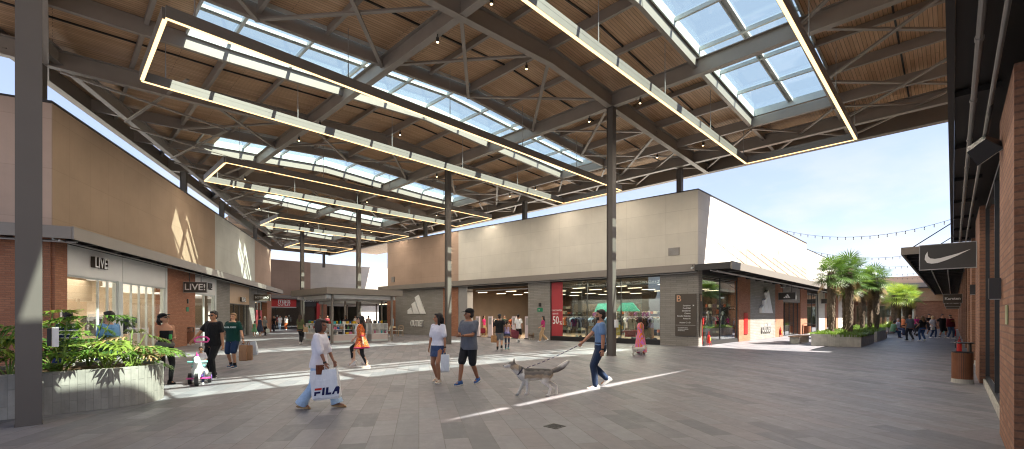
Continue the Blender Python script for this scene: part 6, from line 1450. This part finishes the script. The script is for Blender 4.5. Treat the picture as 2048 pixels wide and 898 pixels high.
# ---- middle distance
person('small girl in pale green dress walking with two women', px_(509, 35.8), 1.25, 330, 'f', 35.8, '#b98a6c', ('short', '#241914'), ('dress', '#6fa07a', .55), ('none',), '#e0d8d0', (.12, 0, -.1, .03))
person('woman in long navy sleeveless dress seen from behind', px_(520, 36.2), 1.64, 350, 'f', 36.2, '#b98a6c', ('bun', '#2c1d16'), ('dress', '#3a4258', .42), ('none',), '#d8c8b8', (.1, 0, -.1, .02))
p = person('grey haired woman in dark patterned clothes beside the navy dress', px_(530, 37.0), 1.62, 10, 'f', 37.0, '#c09070', ('bob', '#b8b0a4'), ('tee', '#4a4a50', .84, 'stripe'), ('pants', '#22242a'), '#303030', (.1, 0, -.1, .02), None, 0, 0, 0, 1.12)
bag('white and green carrier bag held by the grey haired woman', p['wri'][1], .26, .4, .12, '#cfd8d0')
person('person in white t-shirt and pale jeans inside the far dark shop entrance', px_(560, 54), 1.72, 180, 'm', 54, '#b98a6c', ('short', '#241914'), ('tee', '#e2e0dc', .84), ('jeans', '#a8b8c8'), '#e8e8e8', (.1, 0, -.1, 0))
person('person in white top and orange trousers in the far shop entrance', px_(572, 53.5), 1.7, 170, 'f', 53.5, '#b07f60', ('bun', '#3a2a20'), ('tee', '#e0dcd6', .9), ('pants', '#a8562c'), '#e8e8e8', (.12, 0, -.1, .03))
p = person('man in black t-shirt and grey shorts seen from behind near the entrance', px_(999, 21.8), 1.74, 3, 'm', 21.8, '#b98a6c', ('short', '#1d1613'), ('tee', '#1a1b1e', .84), ('shorts', '#85888a'), '#2a2c30', (.1, 0, -.1, .06), {1: (.36, .02, 1.02), -1: (-.27, .03, .88)}, 0, 0, 0, 1.06, ('cap:#3a3a3c', 'socks', 'darksocks'))
bag('brown paper bag carried by the man in grey shorts', p['wri'][-1], .28, .34, .15, '#a98058', 'paper_bag', '#8a6848', .1)
person('girl in lilac top with a lilac jumper round her waist', px_(1014, 21.9), 1.48, 5, 'f', 21.9, '#b98a6c', ('pony', '#2a1c16'), ('tank', '#c8b4d0', 1.0), ('leggings', '#4a5266'), '#58a8a8', (.1, 0, -.1, .05), None, 0, 0, 0, .96, ('waist:#8f8ac0',))
p = person('man in white t-shirt and black shorts walking into the shop', px_(1037, 28.6), 1.76, 25, 'm', 28.6, '#a87a5c', ('short', '#17110f'), ('tee', '#e4e4e4', .84), ('shorts', '#1a1a1d'), '#d8dcde', (.2, 0, -.22, .1), None, 0, 0, 0, 1.02)
bag('dark red carrier bag beside the man in black shorts', p['wri'][-1]-FWD*.1, .62, .5, .16, '#7a3c48', drop=.06, tilt=16)
p = person('woman in bright pink top inside the shop entrance', px_(968, 37.5), 1.68, 120, 'f', 37.5, '#c09070', ('long', '#2a1c16'), ('tee', '#c02868', .92), ('wide', '#b8966c'), '#e0dcd4', (.1, 0, -.1, .02))
bag('dark red carrier bag held by the woman in bright pink inside the shop', p['wri'][1], .4, .42, .14, '#7a2838')
person('woman in pink top and beige trousers walking left past the grey pier', px_(1086, 28.8), 1.66, 268, 'f', 28.8, '#c09070', ('long', '#17110f'), ('tee', '#b02c6c', .98), ('wide', '#b89a78'), '#e4e4e8', (.22, 0, -.26, .1), {-1: (-.15, .22, .98), 1: (.15, .22, .98)}, 0)
person('woman in long orange and pink swirl dress with a small white dog', px_(1281, 19.4), 1.63, 80, 'f', 19.4, '#a87658', ('bob', '#241713'), ('dress', '#e08040', .10, 'swirl'), ('none',), '#8a6048', (.12, 0, -.12, .03), None, 0, 0, 0, 1.1)
person('man in dark t-shirt and pale shorts by the brick end of the corner shop', px_(784, 36.8), 1.76, 265, 'm', 36.8, '#a87a5c', ('short', '#1d1613'), ('tee', '#2c323a', .84), ('shorts', '#b4ac9c'), '#c8c8c8', (.05, 0, -.05, 0))
for i, (px, f, a, hr, c, l, st) in enumerate(((748, 38.6, 200, 'short', '#22262e', 'seated person in black at a cafe table left of the brick end', 1), (760, 38.2, 120, 'short', '#26343c', 'seated man in dark teal at the nearer cafe table', 1), (737, 40, 10, 'short', '#b8a8a4', 'standing man in pale shirt by the cafe tables', 0), (691, 33.2, 190, 'pony', '#4a4650', 'shop keeper in grey behind the kiosk counter', 0), (640, 34, 170, 'short', '#385068', 'customer in blue on the far side of the kiosk', 0), (548, 47, 200, 'short', '#202024', 'person in black standing by the red shop sign', 0), (655, 44, 150, 'bun', '#803038', 'woman in dark red under the second kiosk roof', 0), (711, 45, 210, 'short', '#d8d4cc', 'person in white under the second kiosk roof', 0), (1009, 36.2, 200, 'short', '#3a4a3a', 'man in dark green among the racks behind the entrance', 0), (925, 41, 170, 'long', '#18181c', 'woman in black deep inside the shop entrance', 0))):
    person(l, px_(px, f), 1.7, a, 'f' if hr in ('pony', 'bun', 'long') else 'm', max(f, 33), '#b98a6c', (hr, '#221813'), ('tee', c), ('jeans', '#22283a'), '#2a2a2a', (.42, 0, .42, 0) if st else (.05, 0, -.05, 0), None, 0, 0, 0, 1, (), (.5,) if st else None)
# ---- people on the walk at the right
p = person('seated man in green and white stripes on the bench by the second planter', px_(1785.5, 33.9), 1.72, 100, 'm', 33, '#9a6c50', ('short', '#17110f'), ('tee', '#2f8a5a', .86, 'stripe'), ('jeans', '#31496e'), '#2a3a5c', (.5, 0, .42, 0), {1: (.14, .3, 1.0), -1: (-.14, .3, 1.0)}, 10, 0, 0, 1.15, (), (.52,))
person('older man in white shirt and jeans sitting behind the man in stripes', px_(1795, 38.5), 1.72, 150, 'm', 38.5, '#b98a6c', ('short', '#a8a4a0'), ('tee', '#c8ccd4'), ('jeans', '#3a4a66'), '#303030', (.45, 0, .45, 0), None, 5, 0, 0, 1.1, (), (.62,))
person('blonde woman in orange top and black leggings standing by the bench', px_(1806.5, 39.5), 1.66, 100, 'f', 39.5, '#c09070', ('bob', '#c0a880'), ('tee', '#e08858', .9), ('leggings', '#202024'), '#8a5a48', (.16, 0, -.16, .03), {1: (.1, .3, 1.15), -1: (-.1, .3, 1.15)})
person('man in grey t-shirt and dark jeans walking away along the walk', px_(1820, 30.3), 1.74, 5, 'm', 30.3, '#a87a5c', ('bald', '#5a463a'), ('tee', '#6c727c', .84), ('jeans', '#262c38'), '#2a2a2c', (.12, 0, -.12, .06), None, 0, 0, 0, 1.18)
person('woman in bright pink top pushing a stroller towards the viewer', px_(1833, 38.6), 1.68, 185, 'f', 38.6, '#b98a6c', ('pony', '#241813'), ('tee', '#b82a72', .88), ('leggings', '#1d1d20'), '#303030', (.1, 0, -.1, .02), {1: (.18, .36, 1.02), -1: (-.18, .36, 1.02)}, 3, 0, 0, 1.08)
person('woman with long fair hair in black top and jeans walking away', px_(1845, 29.7), 1.66, 5, 'f', 29.7, '#c09070', ('long', '#6a5238'), ('tee', '#1a1a1d', .92), ('jeans', '#34507c'), '#d8d8d8', (.1, 0, -.1, .04), {-1: (-.34, .05, .98), 1: (.26, .03, .88)}, 0, 0, 0, 1.12)
person('tall man in black t-shirt behind the woman with the white handbag', px_(1858.5, 37.5), 1.82, 180, 'm', 37.5, '#c09070', ('short', '#3a2a20'), ('tee', '#1b1c1f', .84), ('shorts', '#24262c'), '#e0e0e0', (.1, 0, -.1, .02), {1: (.1, .3, 1.12), -1: (-.1, .3, 1.12)})
p = person('woman with short blonde hair in white t-shirt and jeans walking towards the viewer', px_(1866, 33.6), 1.66, 182, 'f', 33.6, '#c09070', ('bob', '#c8b084'), ('tee', '#d8d4d8', .88), ('jeans', '#30466c'), '#e0e0e0', (.12, 0, -.12, .03), {1: (.24, .2, 1.0), -1: (-.26, .03, .88)}, 0, 0, 0, 1.12)
bag('small white handbag at the hip of the blonde woman in white', p['wri'][1], .24, .2, .1, '#d8d4cc', 'handbag', '#d8d4cc', .1)
p = person('man in black sports shirt and black shorts with white socks', px_(1885, 34.4), 1.78, 184, 'm', 34.4, '#b07f60', ('short', '#17110f'), ('tee', '#19191c', .84), ('shorts', '#17171a'), '#222226', (.14, 0, -.14, .03), {1: (.38, .02, 1.0), -1: (-.3, .03, .87)}, 0, 0, 0, 1.18, ('socks',))
bag('white plastic bag between the man in black and the man in maroon', p['wri'][-1], .26, .3, .16, '#d8dcd8'); bag('turquoise bag beside the white one on the right walk', p['wri'][-1]+FWD*.25+RGT*.05, .26, .3, .12, '#58b0b0', drop=.16)
person('man in maroon sweatshirt and jeans close to the right wall', px_(1901, 33.0), 1.74, 186, 'm', 33.0, '#a87a5c', ('short', '#17110f'), ('long', '#6a2028', .86), ('jeans', '#3c5070'), '#d0c8c0', (.1, 0, -.08, .02), None, 0, 0, 0, 1.22, ('chest:BOSTON:#c8a850:.07', 'beard'))
# stroller
x, y = px_(1833.5, 37.4); t = thing('stroller', 'dark folding pushchair in front of the woman in bright pink', 'stroller', (x, y, 0), hd(185))
b = MB(); b.loft([[(-.2, -.1, .35), (.2, -.1, .35), (.2, .25, .38), (-.2, .25, .38)], [(-.21, -.2, .75), (.21, -.2, .75), (.2, -.1, .78), (-.2, -.1, .78)]]); b.build('seat', cloth('#2a2a2e'), t, world=False); MB().ell((0, -.1, .82), (.22, .22, .16)).build('hood', cloth('#34343a'), t, True, False)
b = MB()
for q in (-.22, .22): b.path([(q, -.4, 1.0), (q, .05, .45), (q, .3, .1)], .014, 5); b.path([(q, .05, .45), (q, -.3, .1)], .014, 5)
b.build('frame', M['dark'], t, world=False)
for q in (-.22, .22):
    for e in (-.3, .3): MB().tube((q-.02, e, .09), (q+.02, e, .09), .09, n=12).build('wheel', M['black'], t, world=False)
# ---- trike with a child
x, y = px_(397, 10.85); TZ = hd(152); t = thing('push_trike', 'white unicorn ride on trike with pink push handle and purple wheels', 'ride on toy', (x, y, 0), TZ)
wp = mat('white_plastic', (.78, .77, .76), .3, var=.03); pk = mat('pink_plastic', (.75, .08, .34), .3, var=.03); tq = mat('turquoise_plastic', (.25, .68, .60), .3, var=.03); pu = mat('purple_plastic', (.23, .10, .45), .3, var=.03); tyre = mat('tyre', (.03, .03, .032), .6)
b = MB(); b.cone((0, -.2, .34), .12, (0, .12, .36), .13); b.cone((0, .12, .38), .11, (0, .22, .56), .075); b.ell((0, .26, .62), (.07, .1, .085)); b.cone((0, .3, .6), .06, (0, .38, .57), .045); b.cone((0, .16, .3), .09, (0, .24, .18), .06); b.cone((-.1, -.22, .3), .07, (-.14, -.26, .2), .05); b.cone((.1, -.22, .3), .07, (.14, -.26, .2), .05); rem(b, 'horse_body', [wp], t, .01, 3)
b = MB(); b.ell((0, .2, .7), (.035, .08, .05)); b.ell((0, .13, .6), (.03, .05, .09)); b.cone((0, .27, .70), .018, (0, .3, .8), .006); b.build('mane', pk, t, True, False)
b = MB(); b.tube((-.2, .17, .56), (.2, .17, .56), .022, n=8); b.build('handlebar', tq, t, True, False); b = MB(); b.box(-.13, .13, -.22, .08, .43, .47); b.box(-.14, .14, -.26, -.22, .43, .62); b.build('seat', tq, t, False, False); MB().box(-.09, .09, -.12, .1, .2, .26).build('footrest', pu, t, False, False); MB().box(-.24, .24, -.02, .07, .14, .17).build('step', pk, t, False, False)
for cx_, cy_, r_ in ((-.2, -.26, .13), (.2, -.26, .13), (0, .27, .15)):
    o = MB().tube((cx_-.035, cy_, r_), (cx_+.035, cy_, r_), r_, n=20).build('wheel', tyre, t, False, False); b = MB(); b.tube((cx_-.042, cy_, r_), (cx_+.042, cy_, r_), r_*.55, n=16); b.build('hub', pu if cx_ else wp, o, False, False)
b = MB(); b.tube((0, -.26, .4), (0, -.5, 1.0), .017, n=8); b.build('push_bar', wp, t, True, False)
b = MB(); b.path([(-.13, -.5, 1.0), (-.15, -.55, 1.07), (-.08, -.6, 1.12), (.08, -.6, 1.12), (.15, -.55, 1.07), (.13, -.5, 1.0), (-.13, -.5, 1.0)], .02, 7); b.build('push_handle', pk, t, True, False)
p = (x-.03*math.cos(TZ)+.16*math.sin(TZ), y-.03*math.sin(TZ)-.16*math.cos(TZ))
c = person('toddler in white patterned top riding the unicorn trike', p, .92, 152, 'f', 10.8, '#c09070', ('bun', '#2a1a14'), ('tee', '#d8d4da', .9), ('jeans', '#2c3c58'), '#c8c0c0', (.30, .12, .30, .12), {1: (.16, .34, 1.14), -1: (-.16, .34, 1.14)}, 4, 0, 0, 1.12, (), (.88,))

# ---- dogs
def dog(label, pos, heading, H, colour, mode, vox, tail_up=1, fluffy=0, gait=1, cat='dog'):
    t = thing('dog', label, cat, (pos[0], pos[1], 0), hd(heading)); s = H/.56; t.scale = (s, s, s); b = MB(); F = 1+fluffy
    b.cone((0, .2, .435), .125*F, (0, .02, .44), .115*F); b.cone((0, .02, .44), .115*F, (0, -.2, .455), .095*F); b.cone((0, -.2, .455), .095*F, (0, -.3, .46), .085*F); b.cone((0, .24, .42), .1*F, (0, .29, .46), .085*F)
    b.cone((0, .26, .48), .1*F, (0, .42, .60), .072*F); b.ell((0, .46, .645), (.068*F, .078*F, .066*F)); b.cone((0, .5, .635), .048*F, (0, .57, .618), .036); b.cone((0, .57, .618), .034, (0, .625, .612), .026); b.cone((0, .52, .612), .03, (0, .6, .592), .02)
    for sd in (-1, 1):
        if fluffy > .15: b.cone((sd*.06, .43, .68), .03, (sd*.085, .42, .6), .03)
        else: b.cone((sd*.042, .425, .70), .026, (sd*.046, .42, .775), .007)
        fo = (.10 if sd > 0 else -.06)*gait; lift = 0 if sd > 0 else .03
        e = Vector((sd*.075, .17+fo*.2, .33)); cpt = Vector((sd*.075, .20+fo*.75, .16+lift*.5)); pw = Vector((sd*.075, .22+fo*1.1, .035+lift))
        b.cone((sd*.075, .22, .43), .066*F, e, .046*F); b.cone(e, .043*F, cpt, .03*F); b.cone(cpt, .029*F, pw, .026*F); b.cone(pw, .03, pw+Vector((0, .045, -.012)), .023)
        ho = (-.14 if sd > 0 else .04)*gait; st = Vector((sd*.08, -.2+ho*.3, .31)); hk = Vector((sd*.08, -.36+ho*.8, .19)); pw = Vector((sd*.08, -.33+ho*1.0, .035))
        b.cone((sd*.075, -.27, .44), .085*F, st, .06*F); b.cone(st, .05*F, hk, .028*F); b.cone(hk, .028*F, pw, .025*F); b.cone(pw, .029, pw+Vector((0, .045, -.012)), .022)
    pts = [(0, -.36, .5), (0, -.46, .54), (0, -.58, .61), (0, -.68, .70)] if tail_up == 1 else [(0, -.36, .5), (0, -.42, .62), (0, -.36, .72), (0, -.24, .74)]
    rad = [.035, .052, .058, .036]
    for i in range(3): b.cone(pts[i], rad[i]*F, pts[i+1], rad[i+1]*F)
    def post(me):
        at_ = me.color_attributes.new('coat', 'FLOAT_COLOR', 'POINT')
        for v in me.vertices: at_.data[v.index].color = colour(v.co)+(1,)
    key = 'coat_'+mode
    if key not in MATS:
        m, nt, out = base(key); bs = N(nt, 'ShaderNodeBsdfPrincipled'); nt.links.new(bs.outputs[0], out.inputs[0]); a = N(nt, 'ShaderNodeAttribute', attribute_name='coat')
        vec = uvscaled(nt, 1, 1, True); mp_ = N(nt, 'ShaderNodeMapping'); nt.links.new(vec, mp_.inputs[0]); mp_.inputs['Scale'].default_value = (60, 18, 40); nf = noisef(nt, mp_.outputs[0], 2, 4)
        cc = mixc(nt, ramp(nt, nf, .3, .7), mixc(nt, 1, a.outputs[0], (.84, .83, .82), 'MULTIPLY'), a.outputs[0]); nt.links.new(cc, bs.inputs['Base Color']); bs.inputs['Roughness'].default_value = .85; bump(nt, bs, nf, .02); MATS[key] = m
    rem(b, 'body', [MATS[key]], t, vox/s, 2, post)
    e = MB(); e.ell((0, .64, .622), (.017, .014, .013)); e.build('nose', M['black'], t, True, False)
    for sd in (-1, 1): MB().ell((sd*.035, .525, .665), (.011, .008, .009)).build('eye', M['black'], t, True, False)
    if fluffy > .15:
        fb = MB(); q = random.Random(3)
        for i in range(700):
            y_ = q.uniform(-.42, .5); a = q.uniform(0, 6.28); c_ = Vector((0, y_, .44 if y_ < .3 else .6)); d = Vector((math.cos(a), q.uniform(-.4, .2), math.sin(a)-.4)).normalized(); p_ = c_+Vector((math.cos(a)*.13, 0, math.sin(a)*.12)); w_ = Vector((0, .014, 0)); fb.add([p_-w_, p_+w_, p_+d*.07], [(0, 1, 2)])
        fb.build('coat_tufts', mat('tuft_'+mode, colour(Vector((0, 0, .5))), .9), t, False, False)
    return t
def sst(a, b, x): q = min(1, max(0, (x-a)/(b-a))); return q*q*(3-2*q)
def mixv(a, b, q): return tuple(x+(y-x)*q for x, y in zip(a, b))
def husky(c):
    n = noise.noise(c*14)*.03; W = (.85, .81, .75); G = (.22, .195, .17); D = (.075, .07, .066); Tn = (.52, .40, .28)
    z = c.z+n; col = mixv(W, Tn, sst(.34, .40, z)); col = mixv(col, G, sst(.42, .47, z)); col = mixv(col, D, sst(.52, .55, z) if c.y < .28 else 0)
    if c.y > .33: col = mixv(mixv(W, Tn, sst(.52, .58, z)), G, sst(.63, .67, z)) if c.y < .5 else mixv(W, G, sst(.645, .67, z)); 
    if c.y > .22 and z < .47: col = mixv(col, W, .85)
    if abs(c.y-.235+.0) < .018 and z > .36 and z < .56: col = mixv(col, W, .6)
    if c.y < -.38 and z > .46: col = mixv(G, W, sst(-.52, -.62, c.y) if False else sst(.56, .66, z)) if c.x == c.x else col
    return col
dp = px_(1069, 9.3); DH = dog('grey and white husky walking left on a lead', dp, 268, .56, husky, 'husky', .009, 1, .13)
MWd = Matrix.Translation((dp[0], dp[1], 0)) @ Matrix.Rotation(hd(268), 4, 'Z') @ Matrix.Diagonal((.97, .97, .97, 1))
b = MB(); c0 = Vector((0, .30, .51)); dn = Vector((0, .8, .6)); xx = Vector((1, 0, 0)); yy = dn.cross(xx); b.loft([[c0+dn*e+xx*math.cos(i*math.pi/8)*.108+yy*math.sin(i*math.pi/8)*.108 for i in range(16)] for e in (-.012, .012)], False); tag(b.build('collar', mat('dark_strap', (.03, .025, .05), .6), DH, True, False), None, None)
A = MWd @ Vector((0, .2, .585)); B = HAND; lead = thing('dog_lead', 'purple and white rope lead from the man to the husky', 'dog lead', tuple((A+B)/2)); bl1 = MB(); bl2 = MB(); K = 36
for i in range(K):
    q0, q1 = i/K, (i+1)/K; pa = A.lerp(B, q0)-Vector((0, 0, .12*q0*(1-q0))); pb = A.lerp(B, q1)-Vector((0, 0, .12*q1*(1-q1))); bl1.cur = 0 if i % 3 else 1; bl1.tube(pa, pb, .0085, n=6)
bl1.build('rope', [mat('purple_rope', (.05, .04, .12), .7), mat('pale_rope', (.5, .45, .5), .7)], lead)
dog('small fluffy white dog beside the woman in the swirl dress', px_(1277, 18.7), 92, .33, lambda c: (.74, .70, .64) if c.y < .45 or c.z > .66 else (.62, .52, .4), 'white', .011, 2, .28, .6)
dog('small tan and white dog near the grey pier by the entrance', px_(1063, 30.6), 215, .36, lambda c: mixv((.6, .55, .47), (.34, .24, .16), sst(.4, .5, c.z)), 'tan', .016, 2, .2, .4)
finish_remesh()
